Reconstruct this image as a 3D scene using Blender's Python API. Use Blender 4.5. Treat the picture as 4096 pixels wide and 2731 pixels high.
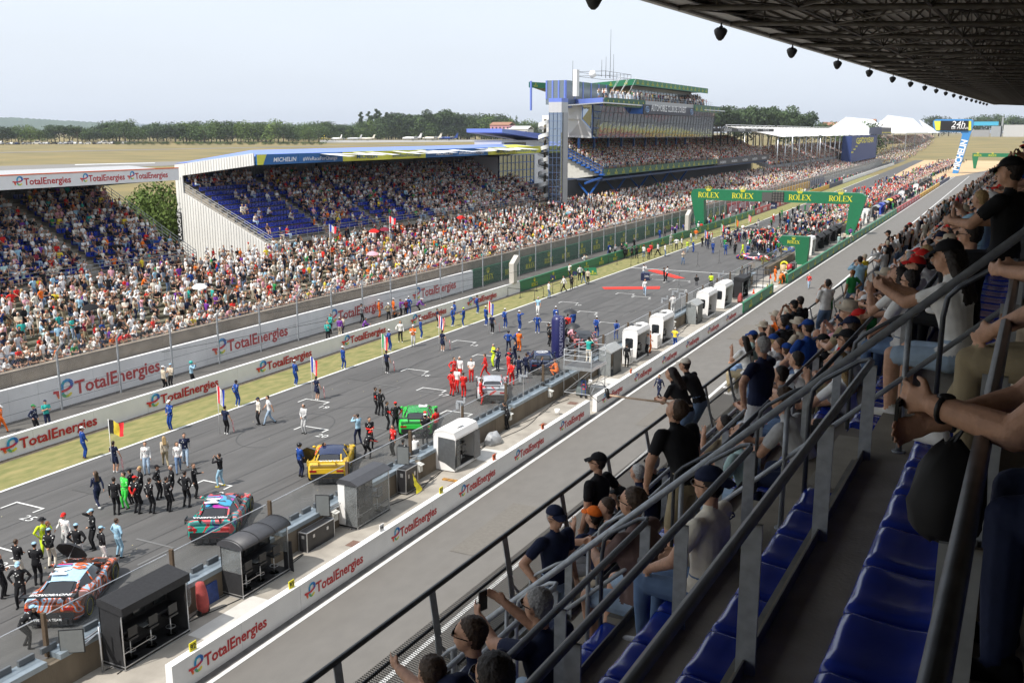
import bpy, math, random
import numpy as np
from mathutils import Vector, Matrix
R = math.radians
random.seed(7); rng = np.random.default_rng(7)
for o in list(bpy.data.objects): bpy.data.objects.remove(o)
sc = bpy.context.scene
COL = sc.collection

# ------------------------------------------------------------------ camera
F_, CX_, CY_, HY_, VX_, H_ = 3936., 2048., 1365.5, 528., 4049., 17.0
PITCH = math.atan((CY_-HY_)/F_); YAW = math.atan((VX_-CX_)/(F_/math.cos(PITCH)))
FWD = Vector((-math.sin(YAW)*math.cos(PITCH), math.cos(YAW)*math.cos(PITCH), -math.sin(PITCH)))
RGT = Vector((math.cos(YAW), math.sin(YAW), 0)); UPV = RGT.cross(FWD)
CAM = Vector((0, 0, H_))
cd = bpy.data.cameras.new("camera"); cam = bpy.data.objects.new("camera", cd); COL.objects.link(cam)
cam.location = CAM
cam.rotation_euler = Matrix((RGT, UPV, -FWD)).transposed().to_euler()
cd.sensor_width = 36; cd.lens = F_/4096*36; cd.clip_start = 0.05; cd.clip_end = 12000
sc.camera = cam

# ------------------------------------------------------------------ light
SUN_EL, SUN_AZ = R(55), math.atan2(-.37, -.93)      # the sun stands behind and a little left of the camera
sdir = Vector((math.sin(SUN_AZ)*math.cos(SUN_EL), math.cos(SUN_AZ)*math.cos(SUN_EL), math.sin(SUN_EL)))
w = bpy.data.worlds.new("World"); sc.world = w; w.use_nodes = True
nt = w.node_tree; nt.nodes.clear()
sky = nt.nodes.new("ShaderNodeTexSky"); sky.sky_type = 'NISHITA'; sky.sun_disc = False
sky.sun_elevation = SUN_EL; sky.sun_rotation = SUN_AZ; sky.altitude = 50
sky.air_density = 1.6; sky.dust_density = 5.5; sky.ozone_density = 1.2
veil = nt.nodes.new("ShaderNodeMix"); veil.data_type = 'RGBA'; veil.inputs[0].default_value = .62
veil.inputs[7].default_value = (5.95, 6.5, 7.3, 1)   # a thin veil of high cloud
cn = nt.nodes.new("ShaderNodeTexNoise"); cn.inputs['Scale'].default_value = 2.2; cn.inputs['Detail'].default_value = 5
tc = nt.nodes.new("ShaderNodeTexCoord"); mp = nt.nodes.new("ShaderNodeMapping"); mp.inputs['Scale'].default_value = (1, 1, 5)
mr = nt.nodes.new("ShaderNodeMapRange"); mr.inputs[3].default_value = .72; mr.inputs[4].default_value = .9
bg = nt.nodes.new("ShaderNodeBackground"); bg.inputs[1].default_value = .155
wo = nt.nodes.new("ShaderNodeOutputWorld")
L = nt.links.new
L(tc.outputs['Generated'], mp.inputs[0]); L(mp.outputs[0], cn.inputs['Vector']); L(cn.outputs[0], mr.inputs[0]); L(mr.outputs[0], veil.inputs[0])
L(sky.outputs[0], veil.inputs[6]); L(veil.outputs[2], bg.inputs[0]); L(bg.outputs[0], wo.inputs[0])
sl = bpy.data.lights.new("sun", 'SUN'); sl.energy = 4.6; sl.angle = R(.6); sl.color = (1, .955, .89)
so = bpy.data.objects.new("sun", sl); COL.objects.link(so); so.location = (0, 0, 60)
so.rotation_euler = (-sdir).to_track_quat('-Z', 'Y').to_euler()
vs = sc.view_settings; vs.view_transform = 'Standard'; vs.look = 'None'; vs.exposure = 0.1; vs.gamma = 1; vs.use_curve_mapping = False
sc.cycles.max_bounces = 6; sc.cycles.diffuse_bounces = 3; sc.cycles.transparent_max_bounces = 24
sc.cycles.caustics_reflective = False; sc.cycles.caustics_refractive = False
sc.cycles.use_denoising = True

# ------------------------------------------------------------------ where things stand (photo pixel -> place in the world)
def ray(x, y): return RGT*(x-CX_) - UPV*(y-CY_) + FWD*F_
def gz(x, y, z=0.): r = ray(x, y); return CAM + r*((z-H_)/r.z)
def gx(x, y, X): r = ray(x, y); return CAM + r*(X/r.x)
def gyy(x, y, Y): r = ray(x, y); return CAM + r*(Y/r.y)
def terr_s(x, y):
    f = min(1, max(0, (-86-x)/30)) if x < -86 else 0
    g = min(1, max(0, (y-700)/400))
    return .0118*max(0, min(1050, math.hypot(x, y))-110)*max(f, g)
def hit(x, y):
    r = ray(x, y).normalized(); t = 20.
    while t < 6000:
        p = CAM+r*t
        if p.z <= terr_s(p.x, p.y): return p
        t *= 1.004
    return p
SA = R(1.475); cSA, sSA = math.cos(SA), math.sin(SA)
def ts(s, t, z): return Vector((s*cSA+t*sSA, -s*sSA+t*cSA, z))
def st(P): return (P[0]*cSA-P[1]*sSA, P[0]*sSA+P[1]*cSA, P[2])
def bend(Y, x=-20.): return .0085*max(0., Y-110) if x > -40 else -.021*max(0., Y-190)

# ------------------------------------------------------------------ materials
MATS = {}
def mat(name, col, rough=.6, metal=0., var=.12, scale=6., bump=0., bscale=None, col2=None, spec=.5, detail=4, stretch=None, alpha=1., trans=0., emit=None, dirt=0.):
    if name in MATS: return MATS[name]
    m = bpy.data.materials.new(name); m.use_nodes = True; n = m.node_tree.nodes; l = m.node_tree.links.new
    b = n['Principled BSDF']; b.inputs['Roughness'].default_value = rough; b.inputs['Metallic'].default_value = metal
    b.inputs['Specular IOR Level'].default_value = spec
    c = (*col, 1); m.diffuse_color = c
    t = n.new("ShaderNodeTexCoord"); ns = n.new("ShaderNodeTexNoise"); ns.inputs['Scale'].default_value = scale; ns.inputs['Detail'].default_value = detail
    src = t.outputs['Object']
    if stretch:
        mm = n.new("ShaderNodeMapping"); mm.inputs['Scale'].default_value = stretch; l(src, mm.inputs[0]); src = mm.outputs[0]
    l(src, ns.inputs['Vector'])
    rp = n.new("ShaderNodeValToRGB"); e = rp.color_ramp.elements
    e[0].position = .3; e[1].position = .7
    if col2: e[0].color = (*col2, 1); e[1].color = c
    else:
        e[0].color = (*[v*(1-var) for v in col], 1); e[1].color = (*[min(1, v*(1+var)) for v in col], 1)
    l(ns.outputs['Fac'], rp.inputs[0]); out = rp.outputs[0]
    if dirt:
        n2 = n.new("ShaderNodeTexNoise"); n2.inputs['Scale'].default_value = scale*.23; n2.inputs['Detail'].default_value = 6; l(src, n2.inputs['Vector'])
        r2 = n.new("ShaderNodeMapRange"); r2.inputs[1].default_value = .5; r2.inputs[2].default_value = .72; r2.inputs[3].default_value = 0; r2.inputs[4].default_value = dirt; l(n2.outputs['Fac'], r2.inputs[0])
        mx = n.new("ShaderNodeMix"); mx.data_type = 'RGBA'; mx.inputs[7].default_value = (.10, .085, .065, 1); l(r2.outputs[0], mx.inputs[0]); l(out, mx.inputs[6]); out = mx.outputs[2]
    l(out, b.inputs['Base Color'])
    if bump:
        bp = n.new("ShaderNodeBump"); bp.inputs['Strength'].default_value = bump; bp.inputs['Distance'].default_value = .02
        nb = n.new("ShaderNodeTexNoise"); nb.inputs['Scale'].default_value = bscale or scale*4; nb.inputs['Detail'].default_value = 3; l(src, nb.inputs['Vector'])
        l(nb.outputs['Fac'], bp.inputs['Height']); l(bp.outputs[0], b.inputs['Normal'])
    if alpha < 1: b.inputs['Alpha'].default_value = alpha
    if trans: b.inputs['Transmission Weight'].default_value = trans
    if emit: b.inputs['Emission Color'].default_value = (*emit[0], 1); b.inputs['Emission Strength'].default_value = emit[1]
    MATS[name] = m; return m
def glassmat(name, tint=(.95, .965, .96), refl=.12, op=.07):
    if name in MATS: return MATS[name]
    m = bpy.data.materials.new(name); m.use_nodes = True; n = m.node_tree.nodes; n.clear(); l = m.node_tree.links.new
    o = n.new("ShaderNodeOutputMaterial"); tr = n.new("ShaderNodeBsdfTransparent"); tr.inputs[0].default_value = (*tint, 1)
    g = n.new("ShaderNodeBsdfGlossy"); g.inputs[1].default_value = .03; d = n.new("ShaderNodeBsdfDiffuse"); d.inputs[0].default_value = (.5, .52, .52, 1)
    m1 = n.new("ShaderNodeMixShader"); m2 = n.new("ShaderNodeMixShader"); lw_n = n.new("ShaderNodeLayerWeight"); lw_n.inputs[0].default_value = .5; pw_n = n.new("ShaderNodeMath"); pw_n.operation = 'POWER'; pw_n.inputs[1].default_value = 5; l(lw_n.outputs['Facing'], pw_n.inputs[0]); fr = n.new("ShaderNodeMath"); fr.operation = 'MULTIPLY_ADD'; fr.inputs[1].default_value = .5; fr.inputs[2].default_value = .035; l(pw_n.outputs[0], fr.inputs[0])
    ns = n.new("ShaderNodeTexNoise"); ns.inputs['Scale'].default_value = 1.3; tcn = n.new("ShaderNodeTexCoord"); l(tcn.outputs['Object'], ns.inputs['Vector'])
    mrr = n.new("ShaderNodeMapRange"); mrr.inputs[3].default_value = op*.4; mrr.inputs[4].default_value = op*1.7; l(ns.outputs['Fac'], mrr.inputs[0])
    l(mrr.outputs[0], m1.inputs[0]); l(tr.outputs[0], m1.inputs[1]); l(d.outputs[0], m1.inputs[2])
    l(fr.outputs[0], m2.inputs[0]); l(m1.outputs[0], m2.inputs[1]); l(g.outputs[0], m2.inputs[2]); l(m2.outputs[0], o.inputs[0])
    MATS[name] = m; return m
def meshmat(name, col, sx, sy, width, angle=45, metal=.6, swap=False):
    """wire mesh as a pattern of wires and holes, laid out on the sheet itself"""
    if name in MATS: return MATS[name]
    m = bpy.data.materials.new(name); m.use_nodes = True; n = m.node_tree.nodes; n.clear(); l = m.node_tree.links.new
    o = n.new("ShaderNodeOutputMaterial"); tr = n.new("ShaderNodeBsdfTransparent"); b = n.new("ShaderNodeBsdfPrincipled")
    b.inputs['Base Color'].default_value = (*col, 1); b.inputs['Roughness'].default_value = .5; b.inputs['Metallic'].default_value = metal
    t = n.new("ShaderNodeTexCoord"); sp = n.new("ShaderNodeSeparateXYZ"); l(t.outputs['Object'], sp.inputs[0])
    def math_(op, a, bb=None):
        q = n.new("ShaderNodeMath"); q.operation = op
        for i, v in enumerate((a, bb)):
            if v is None: continue
            if isinstance(v, (int, float)): q.inputs[i].default_value = v
            else: l(v, q.inputs[i])
        return q.outputs[0]
    u = math_('MULTIPLY', sp.outputs['Y'], 1/sx); v = math_('MULTIPLY', sp.outputs['Z'], 1/sy)
    if angle: u, v = math_('ADD', u, v), math_('SUBTRACT', u, v)
    fu = math_('FRACT', u); fv = math_('FRACT', v)
    a = math_('LESS_THAN', fu, width); c = math_('LESS_THAN', fv, width); mx = math_('MAXIMUM', a, c)
    ms = n.new("ShaderNodeMixShader"); l(mx, ms.inputs[0]); l(tr.outputs[0], ms.inputs[1]); l(b.outputs[0], ms.inputs[2]); l(ms.outputs[0], o.inputs[0])
    MATS[name] = m; return m

# ------------------------------------------------------------------ mesh building
class MB:
    def __init__(s): s.v = []; s.f = []; s.m = []; s.sm = []
    def add(s, vs, fs, m=0, smooth=False):
        k = len(s.v); s.v += [tuple(v) for v in vs]; s.f += [tuple(i+k for i in f) for f in fs]; s.m += [m]*len(fs); s.sm += [smooth]*len(fs); return s
    def box(s, x0, y0, z0, x1, y1, z1, m=0, T=None):
        vs = [(x, y, z) for z in (z0, z1) for y in (y0, y1) for x in (x0, x1)]
        if T: vs = [T@Vector(v) for v in vs]
        return s.add(vs, [(0, 2, 3, 1), (4, 5, 7, 6), (0, 1, 5, 4), (2, 6, 7, 3), (0, 4, 6, 2), (1, 3, 7, 5)], m)
    def hexa(s, vs, m=0): return s.add(vs, [(0, 2, 3, 1), (4, 5, 7, 6), (0, 1, 5, 4), (2, 6, 7, 3), (0, 4, 6, 2), (1, 3, 7, 5)], m)
    def quad(s, a, b, c, d, m=0): return s.add([a, b, c, d], [(0, 1, 2, 3)], m)
    def tube(s, pts, r, n=6, m=0, r2=None, cap=True):
        pts = [Vector(p) for p in pts]; ring = []; K = len(pts); rad = r if isinstance(r, (list, tuple)) else [r + ((r2 if r2 is not None else r)-r)*i/max(1, K-1) for i in range(K)]
        prev = None; base = len(s.v)
        for i, p in enumerate(pts):
            d = (pts[min(i+1, K-1)]-pts[max(i-1, 0)]); d = d.normalized() if d.length > 1e-9 else Vector((0, 0, 1))
            if prev is None:
                a = d.orthogonal().normalized()
            else: a = (prev - d*prev.dot(d)); a = a.normalized() if a.length > 1e-6 else d.orthogonal().normalized()
            prev = a; b = d.cross(a)
            for j in range(n): q = 2*math.pi*j/n; s.v.append(tuple(p + (a*math.cos(q)+b*math.sin(q))*rad[i]))
        for i in range(K-1):
            for j in range(n):
                j2 = (j+1) % n; s.f.append((base+i*n+j, base+i*n+j2, base+(i+1)*n+j2, base+(i+1)*n+j)); s.m.append(m); s.sm.append(n > 5)
        if cap:
            s.f.append(tuple(base+j for j in reversed(range(n)))); s.m.append(m); s.sm.append(False)
            s.f.append(tuple(base+(K-1)*n+j for j in range(n))); s.m.append(m); s.sm.append(False)
        return s
    def bar(s, a, b, w, h, m=0, up=(0, 0, 1)):
        a, b = Vector(a), Vector(b); d = (b-a).normalized(); sd = d.cross(Vector(up))
        sd = sd.normalized() if sd.length > 1e-6 else Vector((1, 0, 0)); u = sd.cross(d)
        vs = [p + sd*(w/2*i) + u*(h/2*j) for j in (-1, 1) for p in (a, b) for i in (-1, 1)]
        return s.add(vs, [(0, 2, 3, 1), (4, 5, 7, 6), (0, 1, 5, 4), (2, 6, 7, 3), (0, 4, 6, 2), (1, 3, 7, 5)], m)
    def cyl(s, c, r, h, n=16, m=0, r2=None, axis=(0, 0, 1)):
        c = Vector(c); a = Vector(axis); return s.tube([c, c+a*h], r, n, m, r2)
    def ball(s, c, rx, ry=None, rz=None, nu=10, nv=7, m=0, T=None):
        ry = rx if ry is None else ry; rz = rx if rz is None else rz; c = Vector(c); vs = []
        for i in range(nv+1):
            a = -math.pi/2+math.pi*i/nv
            for j in range(nu):
                q = 2*math.pi*j/nu; p = Vector((rx*math.cos(a)*math.cos(q), ry*math.cos(a)*math.sin(q), rz*math.sin(a)))
                vs.append(c+(T@p if T else p))
        fs = [(i*nu+j, i*nu+(j+1) % nu, (i+1)*nu+(j+1) % nu, (i+1)*nu+j) for i in range(nv) for j in range(nu)]
        return s.add(vs, fs, m, True)
    def prism(s, poly, d, m=0, sides=None):
        """poly: 3D points of one face, d: extrusion vector"""
        p = [Vector(q) for q in poly]; d = Vector(d); n = len(p)
        s.add(p + [q+d for q in p], [tuple(reversed(range(n))), tuple(range(n, 2*n))], m)
        b = len(s.v)-2*n
        for i in range(n): s.f.append((b+i, b+(i+1) % n, b+n+(i+1) % n, b+n+i)); s.m.append(m if sides is None else sides); s.sm.append(False)
        return s
    def loft(s, rings, m=0, close=True, smooth=True, loop=True):
        n = len(rings[0]); base = len(s.v)
        for r_ in rings: s.v += [tuple(p) for p in r_]
        for i in range(len(rings)-1):
            for j in range(n if loop else n-1):
                j2 = (j+1) % n; s.f.append((base+i*n+j, base+i*n+j2, base+(i+1)*n+j2, base+(i+1)*n+j)); s.m.append(m); s.sm.append(smooth)
        if close:
            s.f.append(tuple(base+j for j in reversed(range(n)))); s.m.append(m); s.sm.append(False)
            s.f.append(tuple(base+(len(rings)-1)*n+j for j in range(n))); s.m.append(m); s.sm.append(False)
        return s
    def mesh(s, name, mats):
        me = bpy.data.meshes.new(name); me.from_pydata(s.v, [], s.f)
        for mm in (mats if isinstance(mats, (list, tuple)) else [mats]): me.materials.append(mm)
        me.polygons.foreach_set('material_index', s.m); me.polygons.foreach_set('use_smooth', s.sm); me.update(); return me
    def build(s, name, mats, parent=None, **kw):
        o = bpy.data.objects.new(name, s.mesh(name, mats)); COL.objects.link(o)
        if parent: o.parent = parent
        return tag(o, **kw)
def tag(o, label=None, cat=None, group=None, kind=None):
    if label: o['label'] = label
    if cat: o['category'] = cat
    if group: o['group'] = group
    if kind: o['kind'] = kind
    return o
def empty(name, loc=(0, 0, 0), rz=0., **kw):
    o = bpy.data.objects.new(name, None); o.empty_display_size = .2; COL.objects.link(o); o.location = loc; o.rotation_euler = (0, 0, rz); return tag(o, **kw)
def copy_tree(o, parent=None, **kw):
    c = o.copy(); COL.objects.link(c)
    if parent is not None: c.parent = parent
    for ch in list(o.children): copy_tree(ch, c)
    return tag(c, **kw)
TXT = {}
def text(body, size, m, parent=None, name="lettering", T=None, squeeze=1., bold=.0, ext=.004, align='LEFT', slant=0.):
    """flat raised lettering; local x runs along the words, local y up"""
    key = (body, size, m.name, bold, ext, align, slant)
    if key not in TXT:
        c = bpy.data.curves.new(name, 'FONT'); c.body = body; c.size = size; c.extrude = ext; c.offset = bold*size; c.align_x = align; c.resolution_u = 2; c.shear = slant
        c.materials.append(m); tmp = bpy.data.objects.new('tmp', c); COL.objects.link(tmp); dg = bpy.context.evaluated_depsgraph_get(); me_ = bpy.data.meshes.new_from_object(tmp.evaluated_get(dg)); me_.name = name; bpy.data.objects.remove(tmp); bpy.data.curves.remove(c); TXT[key] = me_
    o = bpy.data.objects.new(name, TXT[key]); COL.objects.link(o)
    if parent: o.parent = parent
    M = (T or Matrix()) @ Matrix.Diagonal((squeeze, 1, 1, 1)); o.matrix_local = M
    return o
def face_x(x, y, z, tilt=0.):   # upright lettering on a face that looks towards +x, words run along +y
    M = Matrix(((0, 0, 1, x), (1, 0, 0, y), (0, 1, 0, z), (0, 0, 0, 1)))
    return M
def face_my(x, y, z):           # on a face that looks towards -y, words run along +x
    return Matrix(((1, 0, 0, x), (0, 0, -1, y), (0, 1, 0, z), (0, 0, 0, 1)))
def oriented(p, a, b):          # plane with word direction a and up direction b
    a = Vector(a).normalized(); b = Vector(b); n = a.cross(b).normalized(); b = n.cross(a)
    M = Matrix((a, b, n)).transposed().to_4x4(); M.translation = p; return M

asph = mat('track_asphalt', (.092, .089, .086), .85, var=.17, scale=.6, bump=.25, bscale=60, dirt=.0, stretch=(3, .35, 1), detail=8)
lane_m = mat('pit_lane_asphalt', (.152, .143, .130), .85, var=.07, scale=1.2, bump=.35, bscale=70, stretch=(1.5, .8, 1), detail=10, dirt=.12)
road_m = mat('service_road_asphalt', (.105, .098, .088), .9, var=.16, scale=.8, bump=.3, bscale=40)
conc = mat('weathered_concrete', (.36, .335, .29), .9, var=.14, scale=2, bump=.3, bscale=25, dirt=.35)
conc_pale = mat('pale_concrete_floor', (.34, .31, .265), .9, var=.18, scale=1.1, bump=.25, bscale=30, dirt=.3, detail=8)
conc_dark = mat('dark_stained_concrete', (.155, .125, .09), .9, var=.25, scale=1.2, bump=.3, bscale=20, dirt=.5, stretch=(1, 1, .25))
conc_step = mat('grandstand_concrete', (.27, .235, .185), .9, var=.2, scale=3, bump=.25, bscale=40, dirt=.3)
white = mat('white_paint', (.80, .79, .77), .5, var=.03, scale=3, dirt=.05)
whitew = mat('white_wall_paint', (.80, .79, .77), .6, var=.04, scale=1.5, bump=.06, bscale=20, dirt=.07)
black = mat('black_plastic', (.012, .012, .013), .45, var=.2)
blackf = mat('black_fabric', (.016, .016, .018), .8, var=.25, scale=9)
galv = mat('galvanised_steel', (.36, .38, .40), .5, .35, var=.2, scale=14, bump=.03)
galv_d = mat('dark_rail_steel', (.085, .092, .105), .42, .4, var=.25, scale=12)
alu = mat('aluminium', (.62, .63, .65), .3, .8, var=.1)
grn = mat('green_paint', (.012, .16, .068), .45, var=.07, scale=2)
grn_d = mat('dark_green_sheet', (.006, .085, .042), .45, var=.12, scale=2)
yel_l = mat('yellow_letter', (.72, .66, .03), .5, var=.03)
red_l = mat('red_letter', (.46, .014, .016), .5, var=.05)
white_l = mat('white_letter', (.85, .85, .85), .5, var=.02)
navy = mat('navy_panel', (.014, .02, .065), .5, var=.1)
blue_p = mat('blue_plastic', (.008, .032, .32), .17, var=.15, scale=5, spec=.6, dirt=.10)
blue_st = mat('blue_steel', (.02, .11, .40), .45, .1, var=.1)
rubber = mat('rubber', (.014, .014, .014), .8, var=.2)
glass_cl = glassmat('clear_screen')
orange_m = mat('orange_plastic', (.75, .12, .015), .5)
red_m = mat('red_plastic', (.55, .02, .02), .5)
yellow_m = mat('yellow_plastic', (.78, .68, .02), .5)
# ------------------------------------------------------------------ ground, roads, lines
def axis(vals): return vals
gxs = [-6500,-5000,-3800,-2900,-2200,-1700,-1300,-1000,-800,-650,-520,-420,-340,-280,-230,-190,-160,-140,-125,-116,-106,-96,-86,-60,-20,0,40,100,200,400,800,1600,3000]
gys = [-200,-100,-40,0,20,40,60,80,100,120,140,170,200,240,280,320,360,400,420,440,460,480,520,580,660,760,900,1100,1400,1800,2300,3000,4000,5200,6800]
b = MB(); nx = len(gxs)
b.add([(x, y, terr_s(x, y)-.02) for y in gys for x in gxs], [(j*nx+i, j*nx+i+1, (j+1)*nx+i+1, (j+1)*nx+i) for j in range(len(gys)-1) for i in range(nx-1)])
gm = mat('dry_airfield_grass', (.25, .19, .072), .95, col2=(.15, .128, .048), scale=.03, stretch=(1, 1.6, 1), detail=10, bump=.2, bscale=2)
b.build('ground', gm, kind='structure', label='dry grass ground of the airfield and circuit')
def strip(name, x0, x1, y0, y1, z, m, label, step=20., kind='structure', follow=True):
    b = MB(); n = max(2, int((y1-y0)/step)+1); ys = np.linspace(y0, y1, n); vs = []
    for y in ys:
        vs += [(x0+bend(y, x0), y, z), (x1+bend(y, x1), y, z)]
    b.add(vs, [(2*i, 2*i+1, 2*i+3, 2*i+2) for i in range(n-1)])
    return b.build(name, m, kind=kind, label=label)
strip('service_road', -53.2, -46.5, -20, 700, .004, road_m, 'dark service road between the two white walls')
strip('track', -42.2, -25.0, -40, 700, .006, asph, 'dark asphalt racing straight')
gv = mat('verge_grass', (.28, .24, .095), .95, col2=(.14, .155, .045), scale=1.4, detail=9, bump=.5, bscale=25, stretch=(1.6, .6, 1))
strip('grass_verge', -46.2, -42.05, -20, 420, .02, gv, 'strip of yellowing grass beside the track')
strip('soil_strip', -46.3, -45.75, -20, 430, .026, mat('bare_soil', (.13, .105, .075), .95, var=.3, scale=3, bump=.4), 'bare soil at the foot of the low wall')
strip('booth_pavement', -25.0, -21.3, -10, 430, .01, conc_pale, 'pale concrete strip behind the pit wall')
strip('pit_lane', -21.4, -4.0, -40, 520, .005, lane_m, 'worn grey-brown pit lane')
wl = mat('road_line_paint', (.66, .66, .64), .7, var=.14, scale=4, dirt=.15)
strip('track_edge_line', -42.22, -42.02, -20, 430, .03, wl, 'white line on the far edge of the track')
strip('pit_lane_line', -21.16, -20.98, -10, 430, .02, wl, 'white line along the signalling wall')
strip('lane_edge_line', -16.3, -16.1, -10, 430, .02, wl, 'white line on the garage side of the pit lane')
strip('wall_shadow_strip', -21.5, -21.16, -10, 430, .012, mat('wall_shadow_tone', (.10, .095, .09), .9, var=.3, scale=2), 'painted shadow strip below the signalling wall')  # the wall's cast shadow, painted as a dark strip on the lane
# pale patches and drain covers on the booth pavement
pp = mat('fresh_pale_concrete', (.56, .54, .50), .85, var=.08, scale=2, dirt=.15)
for i, (x0, x1, y0, y1) in enumerate([(-23.9, -22.2, 22.9, 26.2), (-24.4, -22.0, 43.7, 45.6), (-24.3, -22.2, 60.5, 63.5), (-24.5, -22, 76.5, 79.5), (-24.3, -22, 101, 112)]):
    MB().box(x0, y0, .014, x1, y1, .018).build('concrete_patch', pp, kind='structure', label='pale repaired patch in the booth pavement')
ir = mat('rusty_cover', (.17, .10, .075), .8, var=.3, scale=20)
for i, (x, y) in enumerate([(-22.6, 25.2), (-22.5, 26.7), (-23.2, 31.8), (-22.5, 29.2), (-22.9, 39.8), (-22.5, 46.2), (-23.2, 51.1), (-23.6, 56.2), (-22.4, 66.5)]):
    MB().box(x-.3, y-.3, .02, x+.3, y+.3, .026).build('drain_cover', ir, label='rusty square cover set in the booth pavement', cat='drain cover', group='rusty covers in the booth pavement')
# repair seams and skid marks on the track
skid = mat('tyre_mark', (.062, .061, .061), .75, var=.2, scale=2)
def ribbon(pts, w, z, name, m, label):
    pts = [Vector(p) for p in pts]; vs = []
    for i, p in enumerate(pts):
        d = (pts[min(i+1, len(pts)-1)]-pts[max(0, i-1)]).normalized(); n_ = Vector((-d.y, d.x, 0))*w/2
        vs += [tuple(p-n_), tuple(p+n_)]
    b = MB(); b.add([(v[0], v[1], z) for v in vs], [(2*i, 2*i+1, 2*i+3, 2*i+2) for i in range(len(pts)-1)])
    return b.build(name, m, kind='structure', label=label)
for i, (cx, cy, r, a0, a1) in enumerate([(-36.3, 43.5, 2.2, 20, 300), (-34.2, 44.5, 3.3, -60, 170), (-37.1, 81.5, 2.6, 0, 260), (-35.5, 73, 2.2, -90, 120), (-33.4, 106, 4.5, 0, 330), (-34, 96, 5, 100, 330), (-36, 62, 2.5, 150, 400), (-31.5, 88, 3.4, 20, 300)]):
    ribbon([(cx+r*math.cos(R(a)), cy+1.6*r*math.sin(R(a)), 0) for a in np.linspace(a0, a1, 40)], .07, .012+.0007*i, 'skid_mark', skid, 'thin curved tyre mark on the track')
for i, x in enumerate([-40.3, -38.1, -36.2, -33.1, -31.2, -30.5]):
    ribbon([(x+.25*math.sin(y*.07+i), y, 0) for y in np.linspace(-10, 300, 60)], .05+.03*(i % 2), .0175+.0007*i, 'tyre_line', mat('rubber_line', (.088, .087, .086), .8), 'faint lengthwise tyre line on the track')
old = mat('worn_paint', (.15, .15, .148), .85)
for i, (x, y) in enumerate([(-30.9, 27.2), (-33.1, 53.5), (-31.8, 45.2), (-36.8, 53.8), (-34.4, 77), (-32.4, 87.5)]):
    ribbon([(x-1, y+.9, 0), (x+1.1, y+.9, 0), (x+1.1, y-1, 0)], .13, .024, 'old_grid_marking', old, 'nearly worn away old grid box on the track')
# grid boxes with numbers
nf = 0
for i, (sx, sy, num) in enumerate([(120, 2022, '25'), (870, 1933, '23'), (1270, 1603, '19'), (1262, 1712, '20'), (1738, 1557, '17'), (1671, 1481, '16'), (1865, 1366, '13'), (1838, 1650, '18'), (1950, 1423, '14'), (30, 2200, '26'), (2033, 1478, '15'),
        (2165, 1288, '11'), (2280, 1210, '10'), (2355, 1248, '9'), (2440, 1292, '8'), (2505, 1175, '7'), (2570, 1188, '6'), (2640, 1100, '5'), (2715, 1158, '4'), (2640, 1120, '3'), (2730, 1123, '2')]):
    p = gz(sx, sy); x, y = p.x, p.y; z = .028
    M = MB(); lw = .10
    M.box(x-.95, y-lw/2, z-.003, x+.95, y+lw/2, z)
    M.box(x-.95, y-.85, z-.003, x-.95+lw, y-lw/2, z); M.box(x+.95-lw, y-.55, z-.003, x+.95, y-lw/2, z)
    o = M.build('grid_marking', wl, kind='structure', label='white starting box number %s painted on the track' % num)
    text(num, .75, wl, o, 'grid_number', Matrix.Translation((x+.95, y-1.35, z)) @ Matrix.Rotation(0, 4, 'Z'), ext=.001)
pst = gz(2480, 1091)
MB().box(-42, 118.6, .03, -27, 118.85, .033).build('start_line', wl, kind='structure', label='white start line painted across the track')
# red carpets
carp = mat('red_carpet_cloth', (.75, .035, .02), .9, var=.08)
for pts, lb in (([(2408, 1150), (2640, 1147), (2638, 1157), (2418, 1158)], 'long red carpet laid diagonally, nearer to the camera'), ([(2590, 1083), (2625, 1080), (2740, 1114), (2705, 1115)], 'red carpet laid across the start line, farther from the camera')):
    q = [gz(*p) for p in pts]; MB().prism([(v.x, v.y, .034) for v in q], (0, 0, .015)).build('red_carpet', carp, label=lb, cat='carpet')

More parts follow.
